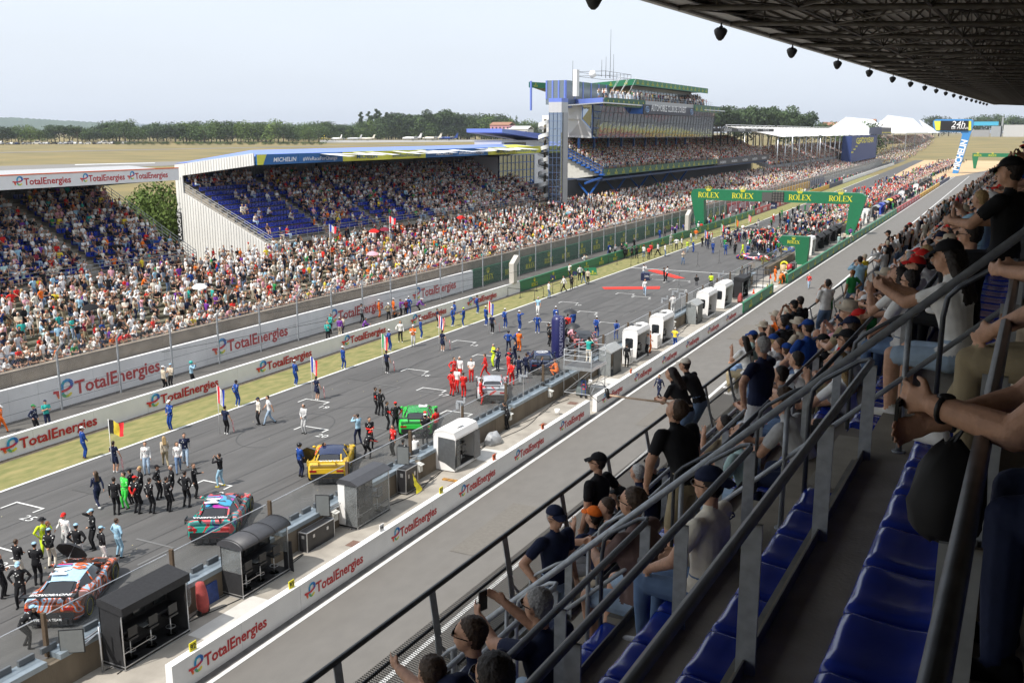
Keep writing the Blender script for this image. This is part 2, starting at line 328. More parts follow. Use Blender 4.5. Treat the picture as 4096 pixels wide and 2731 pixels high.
# ------------------------------------------------------------------ the walls
def te_logo_mesh():
    """red bar running into a round e that shades from blue to yellow"""
    if 'te' in TXT: return TXT['te']
    cols = [(.60, .02, .03), (.66, .05, .02), (.80, .25, .02), (.42, .01, .10), (.10, .03, .30), (.01, .12, .42), (.01, .26, .55), (.02, .36, .42), (.10, .38, .16), (.42, .52, .04), (.78, .66, .03)]
    ms = [mat('logo_tone_%d' % i, c, .45, var=.02) for i, c in enumerate(cols)]
    b = MB()
    def band(path, ws, mi):
        P = [Vector((x, y, 0)) for x, y in path]
        for i in range(len(P)-1):
            def nrm(k):
                d = (P[min(k+1, len(P)-1)]-P[max(0, k-1)]).normalized(); return Vector((-d.y, d.x, 0))
            w0, w1 = ws[i], ws[i+1]; z = Vector((0, 0, .006))
            a, c, d_, e = P[i]-nrm(i)*w0/2, P[i]+nrm(i)*w0/2, P[i+1]+nrm(i+1)*w1/2, P[i+1]-nrm(i+1)*w1/2
            b.add([a, e, d_, c, a+z, e+z, d_+z, c+z], [(4, 5, 6, 7), (0, 3, 2, 1), (0, 1, 5, 4), (2, 3, 7, 6)], mi if isinstance(mi, int) else mi[min(i, len(mi)-1)])
    band([(0.02, .53), (.2, .5), (.38, .47), (.52, .47), (.7, .5), (.86, .56), (.95, .62), (1., .70), (1.0, .80)], [.13, .15, .15, .14, .14, .14, .15, .17, .19], [0, 0, 0, 0, 0, 3, 4, 5])
    band([(.22, .47), (.25, .36), (.28, .26), (.31, .16)], [.15, .15, .15, .13], [1, 1, 2])
    band([(1.0, .80), (.96, .9), (.86, .98), (.73, 1.0), (.6, .95), (.52, .84), (.49, .7), (.49, .55)], [.19, .18, .17, .16, .15, .15, .15, .14], [5, 5, 6, 6, 7, 6, 6])
    band([(.49, .43), (.5, .32), (.56, .22), (.66, .17), (.78, .18), (.90, .25), (.94, .32)], [.14, .15, .15, .15, .15, .13, .10], [7, 8, 8, 9, 10, 10])
    me = b.mesh('energy_logo', ms); TXT['te'] = me; return me
def te_sign(parent, T, h=1., xs=1.):
    """logo and name; h = height of the logo in metres, T places its lower left corner"""
    o = bpy.data.objects.new('logo', te_logo_mesh()); COL.objects.link(o); o.parent = parent
    o.matrix_local = T @ Matrix.Diagonal((h*1.05*xs, h, 1, 1))
    text('TotalEnergies', h*1.0, red_l, parent, 'lettering', T @ Matrix.Translation((h*1.2*xs, h*.14, 0)), squeeze=.95*xs, bold=.02)
def crown_mesh():
    if 'crown' in TXT: return TXT['crown']
    b = MB(); z = .006
    b.add([(x, y, zz) for zz in (0, z) for x, y in ((-.28, 0), (.28, 0), (.33, .13), (-.33, .13))], [(4, 5, 6, 7), (0, 1, 5, 4), (1, 2, 6, 5), (2, 3, 7, 6), (3, 0, 4, 7)])
    for x, y in ((-.5, .62), (-.26, .78), (0, .84), (.26, .78), (.5, .62)):
        b.add([(x*.55-.075, .17, 0), (x*.55+.075, .17, 0), (x, y, 0), (x*.55-.075, .17, z), (x*.55+.075, .17, z), (x, y, z)], [(3, 4, 5), (0, 1, 4, 3), (1, 2, 5, 4), (2, 0, 3, 5)])
        pts = [(x+.075*math.cos(q), y+.075*math.sin(q)) for q in np.linspace(0, 2*math.pi, 8, endpoint=False)]
        b.prism([(p[0], p[1], 0) for p in pts], (0, 0, z))
    me = b.mesh('crown_emblem', [yel_l]); TXT['crown'] = me; return me
def serif_mesh():
    if 'rolex' in TXT: return TXT['rolex']
    b = MB(); z = .007
    def bar(x0, y0, x1, y1, w):
        d = Vector((x1-x0, y1-y0, 0)).normalized(); n = Vector((-d.y, d.x, 0))*w/2; a, c = Vector((x0, y0, 0)), Vector((x1, y1, 0)); u = Vector((0, 0, z))
        b.add([a-n, c-n, c+n, a+n, a-n+u, c-n+u, c+n+u, a+n+u], [(4, 5, 6, 7), (0, 1, 5, 4), (1, 2, 6, 5), (2, 3, 7, 6), (3, 0, 4, 7)])
    def arc(cx, cy, rx, ry, a0, a1, w0, w1, n=16):
        for i in range(n):
            q0, q1 = R(a0+(a1-a0)*i/n), R(a0+(a1-a0)*(i+1)/n)
            f = lambda q: (w1+(w0-w1)*abs(math.cos(q)))/2
            P = [(cx+(rx+s_*f(q))*math.cos(q), cy+(ry+s_*f(q)*.7)*math.sin(q), 0) for q, s_ in ((q0, -1), (q1, -1), (q1, 1), (q0, 1))]
            b.add(P+[(p[0], p[1], z) for p in P], [(4, 5, 6, 7), (1, 0, 4, 5), (3, 2, 6, 7)])
    def sf(x, y, w=.26): bar(x-w/2, y, x+w/2, y, .055)
    x = .14; bar(x, 0, x, 1, .15); sf(x, .03, .32); bar(x-.16, .97, x+.2, .97, .06); arc(x+.2, .74, .19, .23, -90, 90, .14, .06); bar(x+.05, .5, x+.25, .5, .06); bar(x+.2, .5, x+.48, .03, .14); sf(x+.52, .03, .2)
    arc(1.12, .5, .33, .46, 0, 360, .16, .07, 24)
    x = 1.72; bar(x, 0, x, 1, .15); sf(x, .97, .32); bar(x-.16, .03, x+.4, .03, .06); bar(x+.4, .0, x+.42, .27, .06)
    x = 2.38; bar(x, 0, x, 1, .15); bar(x-.14, .97, x+.42, .97, .06); bar(x-.14, .03, x+.44, .03, .06); bar(x+.05, .5, x+.3, .5, .06); bar(x+.42, .8, x+.42, .99, .06); bar(x+.44, .01, x+.45, .24, .06); bar(x+.3, .4, x+.3, .6, .05)
    x = 3.02; bar(x, .03, x+.62, .97, .07); bar(x, .97, x+.62, .03, .16); sf(x, .03, .26); sf(x, .97, .28); sf(x+.62, .03, .28); sf(x+.62, .97, .24)
    me = b.mesh('serif_word', [yel_l]); TXT['rolex'] = me; return me
def rolex_sign(parent, T, h=.5, xs=1.):
    """crown above the word; h = letter height; T = lower middle"""
    for me, nm, M in ((serif_mesh(), 'lettering', T @ Matrix.Diagonal((h*xs, h, 1, 1)) @ Matrix.Translation((-1.85, 0, 0))), (crown_mesh(), 'crown_emblem', T @ Matrix.Translation((0, h*1.22, 0)) @ Matrix.Diagonal((h*1.15*xs, h*1.05, 1, 1)))):
        o = bpy.data.objects.new(nm, me); COL.objects.link(o); o.parent = parent; o.matrix_local = M

def wall(name, x0, x1, y0, y1, z0, z1, m, label, cap=None, seg=None, group=None, cat='wall', chamfer=0.):
    b = MB(); n = max(1, int(round((y1-y0)/seg))) if seg else 1
    for i in range(n):
        a, c = y0+(y1-y0)*i/n, y0+(y1-y0)*(i+1)/n; g = .006 if n > 1 else 0
        d0, d1 = bend(a, x0), bend(c, x0)
        vs = [(x0+d0, a+g, z0), (x1+d0, a+g, z0), (x0+d1, c-g, z0), (x1+d1, c-g, z0), (x0+d0+chamfer, a+g, z1), (x1+d0-chamfer, a+g, z1), (x0+d1+chamfer, c-g, z1), (x1+d1-chamfer, c-g, z1)]
        b.hexa(vs)
    return b.build(name, m, label=label, cat=cat, group=group)
# near signalling wall
w1 = wall('signalling_wall', -21.78, -21.48, 19.85, 53.9, 0, 1.02, whitew, 'long white signalling wall with red lettering, nearest stretch by the pit lane', seg=3, chamfer=.012)
w2 = wall('signalling_wall', -21.78, -21.48, 55.0, 92.6, 0, 1.02, whitew, 'white signalling wall with red lettering beyond the gap by the scaffold tower', seg=3, chamfer=.012)
for i, y in enumerate([20.5, 26.25, 31.95, 37.65, 43.45, 49.25, 55.9, 61.9, 67.95, 74, 80.3, 86.5]):
    te_sign(w1 if i < 6 else w2, face_x(-21.474, y, .26 if i < 8 else .22), .56, 1.02)
w3 = wall('signalling_wall', -21.78, -21.48, 93.1, 106.6, 0, 1.0, grn, 'short green signalling wall with gold crowns before the opening', seg=4.5, chamfer=.01)
for y in (96, 100.6, 105.2): rolex_sign(w3, face_x(-21.472, y, .16), .33)
w4 = wall('signalling_wall', -21.78, -21.48, 114.2, 226, 0, 1.0, grn, 'long green signalling wall with gold crowns beyond the opening', seg=5, chamfer=.01)
for y in np.arange(117, 225, 4.7): rolex_sign(w4, face_x(-21.472+bend(y), y, .16), .33)
w4b = wall('signalling_wall', -22.35, -22.1, 113.2, 119.5, 0, 1.0, grn, 'short green wall set back behind the end of the long green wall', chamfer=.01)
w5 = wall('signalling_wall', -21.78, -21.48, 226.5, 280, 0, 1.0, mat('faded_red_panel', (.42, .05, .05), .5), 'red signalling wall beyond the green one', seg=5, chamfer=.01)
w6 = wall('signalling_wall', -21.78, -21.48, 280.5, 350, 0, 1.0, mat('amber_panel', (.62, .34, .02), .5), 'amber signalling wall in the distance', seg=5, chamfer=.01)
w7 = wall('signalling_wall', -21.78, -21.48, 350.5, 400, 0, 1.0, navy, 'dark blue signalling wall in the far distance', seg=5, chamfer=.01)
for y in np.arange(229, 279, 6.2): text('MOTUL', .75, white_l, w5, 'lettering', face_x(-21.47+bend(y), y, .22), bold=.01)
for y in np.arange(283, 349, 9): text('DHL', .8, red_l, w6, 'lettering', face_x(-21.47+bend(y), y, .2), bold=.02, slant=.3)
# board numbers on the wall
for y, s, m_, lb in [(20.9, '92', yellow_m, 'small yellow number board at the near end of the white wall'), (25.75, '93', yellow_m, 'small yellow number board 93 beside the curved roof booth'), (31.5, '94', white, 'small white number board 94 on the wall top'), (36.3, '24', yellow_m, 'small yellow number board 24 on the wall top'), (41.5, '36', orange_m, 'small orange number board on the wall top in front of the white hut'), (47.3, '35', orange_m, 'small orange number board on the wall top near the grey sheeted heap'),
        (61.6, 'r', orange_m, 'small orange arrow board on the wall beyond the gap'), (104, '92', yellow_m, 'yellow number 92 on the short green wall'), (106.3, '91', yellow_m, 'yellow number 91 at the end of the short green wall')]:
    t = empty('number_board', (-21.63, y, 1.02), label=lb, cat='number board')
    MB().box(-.015, -.15, 0, .015, .15, .29).build('board', m_, t); text(s, .24, black, t, 'number', face_x(.02, -.12, .06), bold=.01)
# low wall across the track
lw_ = wall('low_wall', -46.5, -46.2, -10, 94.9, 0, 1.2, whitew, 'white low wall with red lettering between grass and service road', seg=4, chamfer=.03)
for y in [22.2, 32.3, 42.3, 52.35, 62.45, 72.7, 83.0]: te_sign(lw_, face_x(-46.165, y, .24), .80, 1.22)
lg = wall('low_wall', -46.5, -46.2, 95.0, 208, 0, 1.2, grn, 'green low wall with gold crowns between grass and service road', seg=4, chamfer=.03)
for y in np.arange(98.5, 206, 5.1): rolex_sign(lg, face_x(-46.165+bend(y, -46), y, .2), .42)
for (a, c, m_, lb) in ((208.3, 262, MATS['faded_red_panel'], 'red low wall beyond the green arch'), (262.3, 318, MATS['amber_panel'], 'amber low wall in the distance'), (318.3, 350, navy, 'dark blue low wall in the distance'), (350.3, 560, white, 'white low wall in the far distance')):
    o = wall('low_wall', -46.5, -46.2, a, c, 0, 1.2, m_, lb, seg=4, chamfer=.03)
    if 'red' in lb:
        for y in np.arange(a+1, c-6, 7): text('MOTUL', 1., white_l, o, 'lettering', face_x(-46.16+bend(y, -46), y, .22), bold=.01)
# tall wall behind the service road
bwm = mat('tall_wall_paint', (.80, .795, .79), .7, var=.05, scale=1.2, bump=.15, bscale=8, dirt=.15)
bw = wall('tall_wall', -52.45, -52.15, -10, 95.1, 0, 2.0, bwm, 'tall white wall with big red lettering behind the service road', seg=2.05)
for y in [26.5, 40.45, 54.4, 68.5, 82.5]: te_sign(bw, face_x(-52.13, y, .42), 1.22, 1.12)
gb = wall('tall_wall', -52.45, -52.15, 95.2, 208, 0, 2.0, grn_d, 'tall green board wall with gold crowns behind the service road', seg=2.4)
for y in np.arange(98.7, 206, 5.6): rolex_sign(gb, face_x(-52.13+bend(y, -52), y, .42), .68)
for (a, c, m_, lb) in ((208.3, 262, MATS['faded_red_panel'], 'tall red wall beyond the green arch'), (262.3, 318, MATS['amber_panel'], 'tall amber wall in the distance'), (318.3, 350, navy, 'tall dark blue wall in the distance'), (350.3, 560, conc, 'tall white wall in the far distance')):
    o = wall('tall_wall', -52.45, -52.15, a, c, 0, 2.0, m_, lb, seg=2.4)
    if 'red' in lb:
        for y in np.arange(a+1, c-9, 10): text('MOTUL', 1.7, white_l, o, 'lettering', face_x(-52.1+bend(y, -52), y, .3), bold=.01)
ret = wall('retaining_wall', -53.25, -52.75, -10, 560, 0, 2.85, mat('brown_concrete', (.27, .225, .175), .92, var=.18, scale=1.1, bump=.4, bscale=18, dirt=.35), 'brown concrete retaining wall that carries the spectator terrace', seg=4)
# the terrace
b = MB(); NS = 14
for i in range(NS):
    x1 = -53.25-i*.95; x0 = x1-.95; z = 1.9+i*.22
    for a, c in ((-10, 60), (60, 130), (130, 220), (220, 320), (320, 430), (430, 560)):
        d0, d1 = bend(a, x0), bend(c, x0)
        b.hexa([(x0+d0, a, -.3), (x1+d0, a, -.3), (x0+d1, c, -.3), (x1+d1, c, -.3), (x0+d0, a, z), (x1+d0, a, z), (x0+d1, c, z), (x1+d1, c, z)])
b.build('spectator_terrace', mat('terrace_ground', (.15, .14, .095), .95, var=.3, scale=1.5, bump=.3), kind='structure', label='stepped spectator terrace behind the retaining wall')
def terr_z(X): return 1.9+.22*min(NS-1, max(0, int((-53.25-X)/.95)))
# debris fence
fm = meshmat('chain_link', (.62, .62, .60), .12, .12, .055, metal=.1)
def fence(name, x, y0, y1, h, lab, step=4.66, seg_posts=None, lean=.55):
    t = empty(name, (x, y0, 0), label=lab, cat='fence')
    pm = MB(); H2 = h
    pm.box(-.05, -.05, 0, .05, .05, H2-.55); pm.bar((0, 0, H2-.6), (lean, 0, H2), .1, .1)
    pme = pm.mesh('post', [galv])
    ys = np.arange(y0, y1, step)
    for i, y in enumerate(ys):
        o = bpy.data.objects.new('post', pme); COL.objects.link(o); o.parent = t; o.location = (bend(y, x), y-y0, 0)
    p = MB(); n = max(1, int((y1-y0)/20))
    for i in range(n):
        a, c = (y1-y0)*i/n, (y1-y0)*(i+1)/n; d0, d1 = bend(a+y0, x)-.02, bend(c+y0, x)-.02
        p.quad((d0, a, .1), (d1, c, .1), (d1, c, H2-.58), (d0, a, H2-.58)); p.quad((d0, a, H2-.58), (d1, c, H2-.58), (d1+lean, c, H2), (d0+lean, a, H2))
    p.build('wire_mesh', fm, t)
    c = MB()
    for zz in (.6, 1.4, 2.3, 3.1, H2-.6):
        c.tube([(bend(y, x)+.03, y-y0, zz) for y in np.linspace(y0, y1, 12)], .012, 4)
    c.build('tension_cable', galv_d, t)
    return t
fence('debris_fence', -51.65, 35.95, 205, 4.3, 'tall wire debris fence on grey posts in front of the spectator terrace')
fence('debris_fence', -51.65, 209.6, 560, 4.3, 'far stretch of tall wire fence running on beyond the green arch')

# cables slung across the track and the wire fence
cabm = mat('cable_black', (.02, .02, .02), .6)
for i, (a, c, sag) in enumerate([((-60, 37, 3.6), (-22, 205, 5.5), 1.6), ((-58, 37, 3.1), (-22, 203, 5.2), 1.5), ((-54.5, 39, 1.9), (-22, 185, 6.), 1.3)]):
    a, c = Vector(a), Vector(c); MB().tube([a.lerp(c, q)-Vector((0, 0, sag*4*q*(1-q))) for q in np.linspace(0, 1, 40)], .018, 4).build('overhead_cable', cabm, label=['highest thin black cable slung across the track', 'middle thin black cable slung across the track', 'lowest thin black cable slung across the track'][i], cat='cable')
for i, (x, y, a_, c_) in enumerate([(-38.5, 33.5, 1.6, 5), (-34.2, 66, 1.2, 7), (-39.5, 57, 1.5, 4), (-18.6, 36, 1.4, 6), (-17.9, 58, 1.1, 9), (-19.3, 84, 1.3, 7), (-36.5, 92, 1.7, 8)]):
    MB().box(x-a_/2, y-c_/2, .0205, x+a_/2, y+c_/2, .0215).build('asphalt_patch', mat('patch_%d' % (x < -25), (.078, .076, .074) if x < -25 else (.15, .138, .12), .9, var=.1), kind='structure', label='slightly different toned repair patch in the asphalt')
sc_m = mat('paper_scrap', (.7, .6, .3), .8)
for i in range(60):
    x, y = random.uniform(-41, -26), random.uniform(22, 110); a = random.random()*6; b = .04
    if i == 0: sb_ = MB()
    sb_.quad((x, y, .04), (x+b*math.cos(a), y+b*math.sin(a), .05), (x+b*math.cos(a)-b*math.sin(a), y+b*(math.sin(a)+math.cos(a)), .04), (x-b*math.sin(a), y+b*math.cos(a), .045))
sb_.build('litter', sc_m, label='tiny paper scraps scattered on the track', cat='litter', kind='stuff')
for i, (y0, y1) in enumerate([(20, 30), (33, 42), (45, 57), (60, 72), (78, 92)]):
    for j in range(2): MB().tube([(-24.6+.25*math.sin(q*9+i+j*2)+.3*j, y0+(y1-y0)*q, .03) for q in np.linspace(0, 1, 30)], .018, 4).build('power_cable', cabm, label='black cable snaking along the booth pavement', cat='cable', group='cables on the booth pavement')
# ------------------------------------------------------------------ the covered grandstand the camera sits in
def lip(k): return -.98-.825*k
def fz(k): return 14.68-.765*k
WALK = 10.86
AISLES = [(7.45, 9.1), (22.5, 24.3), (38, 39.8), (54, 55.8), (70, 71.8), (88, 89.8), (108, 109.8), (130, 131.8)]
T0, T1 = -14., 190.
gs = empty('near_grandstand', (0, 0, 0), -SA, label='covered grandstand with concrete tiers, steel rails and dark truss roof in the right foreground', cat='grandstand')
b = MB()
for k in range(-5, 5):
    b.box(lip(k), T0, fz(k)-.9, lip(k)+.825 if k > -5 else lip(k)+3, T1, fz(k))
b.box(-5.75, T0, WALK-.35, lip(4), T1, WALK)
b.build('concrete_tiers', conc_step, gs)
MB().box(-5.72, T0, -.1, 12, T1, WALK-.36).build('garage_block', mat('garage_wall', (.45, .44, .42), .7, dirt=.2), gs)
for a, c in AISLES:
    b = MB()
    for k in range(-5, 5): b.box(lip(k)-.41, a+.1, fz(k+1), lip(k)-.002, c-.1, fz(k)-.38)
    b.build('aisle_steps', mat('aisle_concrete', (.31, .285, .24), .9, var=.12, scale=4, bump=.25, bscale=40, dirt=.25), gs)
b = MB(); b.box(12, T0, 6, 12.3, T1, 22); b.box(-5.5, T0-.3, 10.4, 12.3, T0, 22); b.build('rear_walls', mat('stand_rear_wall', (.12, .115, .10), .9), gs)  # back wall, and an unseen end wall added to darken the interior
# kerb and painted patches on the walkway
b = MB(); b.box(-5.5, T0, WALK, -5.22, T1, WALK+.17)
for t in np.arange(T0, 120, 1.9): b.box(-5.52, t, WALK+.17, -5.2, t+.16, WALK+.2)
b.build('kerb', conc, gs)
MB().box(-5.2, 5.1, WALK+.001, -4.5, 6.5, WALK+.004).build('white_floor_patch', mat('worn_white', (.6, .59, .56), .8, var=.2, scale=5, dirt=.4), gs)
rail = MB()

rail.tube([(-5.6, t, WALK+1.1) for t in np.linspace(T0, T1, 30)], .033, 8)
rail.tube([(-5.52, t, WALK+.72) for t in np.linspace(T0, T1, 30)], .022, 6); rail.tube([(-5.3, t, WALK+.24) for t in np.linspace(T0, T1, 30)], .02, 6)
rail.build('front_rail', mat('black_rail_paint', (.028, .03, .034), .35, var=.3, scale=8), gs)
tt = list(np.arange(-3.4, 110, 1.72))
pm = MB()
for (p, q, w_) in (((-5.6, 0, WALK+1.1), (-5.46, -.1, WALK+.62), .11), ((-5.46, -.1, WALK+.62), (-5.2, -.45, WALK+.1), .09)): pm.bar(p, q, .012, w_, up=(0, 1, .2))
plate_me = pm.mesh('rail_plate', [galv])
pm = MB().bar((-5.42, -.1, WALK+.5), (-4.86, -.15, WALK), .045, .01); pm.box(-4.93, -.25, WALK+.001, -4.75, -.07, WALK+.012); strut_me = pm.mesh('rail_strut', [galv])
for t in tt:
    for nm, me_ in (('rail_plate', plate_me), ('rail_strut', strut_me)):
        o = bpy.data.objects.new(nm, me_); COL.objects.link(o); o.parent = gs; o.location = (0, t, 0)
MB().box(-5.14, T0, WALK+.02, -5.08, T1, WALK+.12).build('edge_beam', galv, gs)
mm = meshmat('expanded_mesh', (.15, .16, .175), .036, .03, .34, 45, .3)
b = MB()
for a in np.arange(T0, 120, 10): b.quad((-5.53, a, WALK+.8), (-5.53, a+10, WALK+.8), (-5.3, a+10, WALK+.14), (-5.3, a, WALK+.14))
b.build('mesh_panel', mm, gs)
# a rail in front of every row, with flat posts and returned ends at the aisles
SEGS = []; prev = -6.
for a, c in AISLES: SEGS.append((prev, a)); prev = c
SEGS.append((prev, 150.))
post_me = MB().box(-.09, -.007, -.14, -.004, .007, .70).mesh('flat_post', [galv])
for k in range(-2, 5):
    rb = MB(); pb = MB(); lb = MB()
    z = fz(k); s = lip(k)+(.085 if k == -1 else .05); h = .72
    for (a, c) in SEGS:
        if k == -1 and a < 0: a = -3.
        if c > 60 and k > 3: pass
        e0, e1 = (a+.12 if a > 0 else a), c-.12
        P = [(s, e0+.12, z+h), (s, e1-.12, z+h)]
        rb.tube(P, .026, 7)
        for e, sg in ((e0, 1), (e1, -1)):
            if e < 1: continue
            rb.tube([(s, e+.12*sg, z+h), (s-.02, e+.03*sg, z+h), (s-.1, e, z+h-.03), (s-.34, e, z+h-.2), (s-.41, e, z+h-.28), (s-.43, e, z+h-.42), (s-.43, e, z-.38)], .019, 7)
        n = max(1, int(round((c-a)/1.75)))
        for i in range(n+1):
            t = e0+.12+(e1-e0-.24)*i/n
            if t < 24:
                o = bpy.data.objects.new('flat_post', post_me); COL.objects.link(o); o.parent = gs; o.location = (s+.045, t, z)
            else: pb.box(s-.085, t-.007, z-.14, s, t+.007, z+h)
        lb.box(s-.012, e0, z-.05, s-.004, e1, z+.07); lb.box(s-.1, e0, z-.06, s-.012, e1, z-.052)
    rb.build('row_rail', galv_d if k < 3 else galv, gs); pb.build('far_posts', galv, gs, kind='stuff'); lb.build('lip_profile', mat('lip_steel', (.17, .165, .15), .5, .4, var=.25, scale=6), gs)
# handrails that run down the aisles
for (a, c) in AISLES:
    hb = MB(); t = a+.05
    f = lambda s: 17-(1.41+.927*(-s))
    hb.tube([(.9, t, f(.9)+.8), (-4.5, t, f(-4.5)+.8), (-4.62, t, f(-4.5)+.62), (-4.62, t, WALK)], .031, 8)
    hb.tube([(.9, t, f(.9)+.34), (-4.6, t, f(-4.6)+.34)], .02, 7)
    for k in range(-2, 5):
        s = lip(k)+.25; hb.tube([(s, t, fz(k)), (s, t, f(s)+.8)], .022, 7); hb.cyl((s, t, fz(k)), .05, .012, 8)
    hb.build('handrail', galv, gs)
# seats
def seat_mesh():
    prof = [(.0, -.075), (.0, -.02), (.012, .0), (.05, .012), (.14, .0), (.25, -.008), (.34, .0), (.385, .03), (.41, .09), (.425, .2), (.44, .31), (.455, .33), (.475, .31)]
    us = [(-.232, -.03), (-.226, -.004), (-.19, .004), (-.1, -.004), (0, -.008), (.1, -.004), (.19, .004), (.226, -.004), (.232, -.03)]
    b = MB()
    for off in (0, 1):
        rings = []
        for i, (s, z) in enumerate(prof):
            back = i >= 7; q = .86 if i >= 10 else 1.
            rings.append([(s + ((-.0 if not back else -dz*1.2)) + (.012 if back and off else 0), u*q, z+(dz if not back else 0)-(.012 if off and not back else 0)) for u, dz in us])
        b.loft(rings, 0, close=False, loop=False)
    b.box(.1, -.16, -.42, .13, .16, -.03); b.box(.3, -.16, -.3, .33, .16, -.02)
    return b.mesh('seat', [blue_p])
seat_me = seat_mesh(); used_seats = []
rowname = {-1: 'row just behind the camera', 0: 'row nearest the camera', 1: 'second row down', 2: 'third row down', 3: 'fourth row down', 4: 'front row'}
far_seats = []
for k in range(-1, 5):
    for (a, c) in SEGS:
        n = int((c-a-.3)/.5)
        for i in range(n):
            t = c-.3-i*.5 if a < 0 else a+.4+i*.5
            if t < 1.2: continue
            if t > 90: continue
            s0 = lip(k)+.44; z = fz(k)+.42
            if t < 14.5 and k >= 0:
                o = bpy.data.objects.new('stadium_seat', seat_me); COL.objects.link(o); o.location = ts(s0, t, z); o.rotation_euler = (0, 0, -SA)
                lb = 'glossy blue plastic seat in the %s, %s' % (rowname[k], 'camera side of the aisle steps' if t < 8 else 'beyond the aisle steps')
                tag(o, lb, 'seat', 'blue seats in the %s %s' % (rowname[k], 'before the aisle' if t < 8 else 'after the aisle'))
            else: far_seats.append((s0, t, z))
def merge_copies(me, T, name, m, parent, kind='stuff', label=None, cat=None):
    V = np.array([v.co[:] for v in me.vertices]); fs = [tuple(p.vertices) for p in me.polygons]; mi = [p.material_index for p in me.polygons]; vv = []; ff = []; mm = []
    for (x, y, z, a, sc_) in T:
        c, s = math.cos(a), math.sin(a); k = len(vv)*len(V)
        W = V*sc_; X = W[:, 0]*c-W[:, 1]*s+x; Y = W[:, 0]*s+W[:, 1]*c+y; vv.append(np.stack([X, Y, W[:, 2]+z], 1)); ff += [tuple(i+k for i in f) for f in fs]; mm += mi
    n = bpy.data.meshes.new(name); n.from_pydata(np.concatenate(vv).tolist(), [], ff)
    for q in (m if isinstance(m, list) else [m]): n.materials.append(q)
    n.polygons.foreach_set('material_index', mm); n.update()
    o = bpy.data.objects.new(name, n); COL.objects.link(o)
    if parent: o.parent = parent
    return tag(o, label, cat, None, kind)
sb = MB(); sb.box(0, -.21, -.05, .4, .21, 0); sb.box(.38, -.21, 0, .43, .21, .32)
seat_lo = sb.mesh('seat_simple', [blue_p])
merge_copies(seat_lo, [(s, t, z, 0, 1) for s, t, z in far_seats], 'seats', blue_p, gs)
# roof
def lz(t): return 19.72+.0098*t
roofm = mat('corrugated_ceiling', (.36, .34, .31), .7, var=.1, scale=.6)
b = MB(); q = []
for t in np.linspace(-16, T1, 60): q += [(-8, t, lz(t)+.12), (12, t, lz(t)+2.3)]
b.add(q, [(2*i, 2*i+1, 2*i+3, 2*i+2) for i in range(59)])
q = [(x, y, z+.15) for x, y, z in q]; b.add(q, [(2*i, 2*i+2, 2*i+3, 2*i+1) for i in range(59)])
for s in np.arange(-7.8, 4, .28):
    zz = lambda t: lz(t)+.12+(s+8)*.109
    b.bar((s, -16, zz(-16)-.02), (s, T1, zz(T1)-.02), .1, .045)
b.build('roof_sheet', roofm, gs)
b = MB()
for t in np.linspace(-16, T1-8, 25):
    t2 = t+(T1-8+16)/24.-.02; b.hexa([(-8.1, t, lz(t)-.12), (-7.98, t, lz(t)-.12), (-8.1, t2, lz(t2)-.12), (-7.98, t2, lz(t2)-.12), (-8.1, t, lz(t)+.32), (-7.98, t, lz(t)+.32), (-8.1, t2, lz(t2)+.32), (-7.98, t2, lz(t2)+.32)])
    b.hexa([(-7.97, t, lz(t)-.13), (-7.3, t, lz(t)-.09), (-7.97, t2, lz(t2)-.13), (-7.3, t2, lz(t2)-.09), (-7.97, t, lz(t)-.1), (-7.3, t, lz(t)-.06), (-7.97, t2, lz(t2)-.1), (-7.3, t2, lz(t2)-.06)])
b.build('roof_fascia', mat('pale_fascia', (.62, .61, .58), .6, var=.08, scale=1, dirt=.3, stretch=(1, .5, 1)), gs)
trm = mat('truss_steel', (.12, .11, .10), .55, .3, var=.25, scale=5)
tb = MB(); S_ = [-7.7, -5.9, -4.1, -2.3, -.5, 1.3, 3.1, 5]
ztop = lambda s: .02+(s+8)*.109; zbot = lambda s: -.16-.05*(s+7.7)
tb.tube([(s, 0, zbot(s)) for s in S_], .065, 7); tb.tube([(s, 0, ztop(s)) for s in S_], .05, 6)
for i in range(len(S_)-1):
    m_ = (S_[i]+S_[i+1])/2; tb.tube([(S_[i], 0, zbot(S_[i])), (m_, 0, ztop(m_))], .032, 5); tb.tube([(m_, 0, ztop(m_)), (S_[i+1], 0, zbot(S_[i+1]))], .032, 5)
    tb.tube([(m_, 0, ztop(m_)), (m_, 0, zbot(m_))], .025, 5)
trm_me = tb.mesh('roof_truss', [trm])
ts_ = np.arange(18.4-4.3*8, T1-10, 4.3)
for t in ts_:
    o = bpy.data.objects.new('roof_truss', trm_me); COL.objects.link(o); o.parent = gs; o.location = (0, t, lz(t))
b = MB()
for s in (-7.7, -5.0, -2.3, .4):
    b.tube([(s, t, lz(t)+zbot(s)) for t in ts_], .04, 5)
    b.tube([(s, t, lz(t)+ztop(s)) for t in ts_], .04, 5)
    for i, t in enumerate(ts_[:-1]):
        t2 = ts_[i+1]; tm = (t+t2)/2
        b.tube([(s, t, lz(t)+zbot(s)), (s, tm, lz(tm)+ztop(s)), (s, t2, lz(t2)+zbot(s))], .024, 5)
for i, t in enumerate(ts_[:-1]):
    t2 = ts_[i+1]
    b.tube([(-7.7, t, lz(t)+zbot(-7.7)), (-5, t2, lz(t2)+zbot(-5)), (-2.3, t, lz(t)+zbot(-2.3)), (.4, t2, lz(t2)+zbot(.4))], .022, 5)
b.build('roof_bracing', trm, gs)
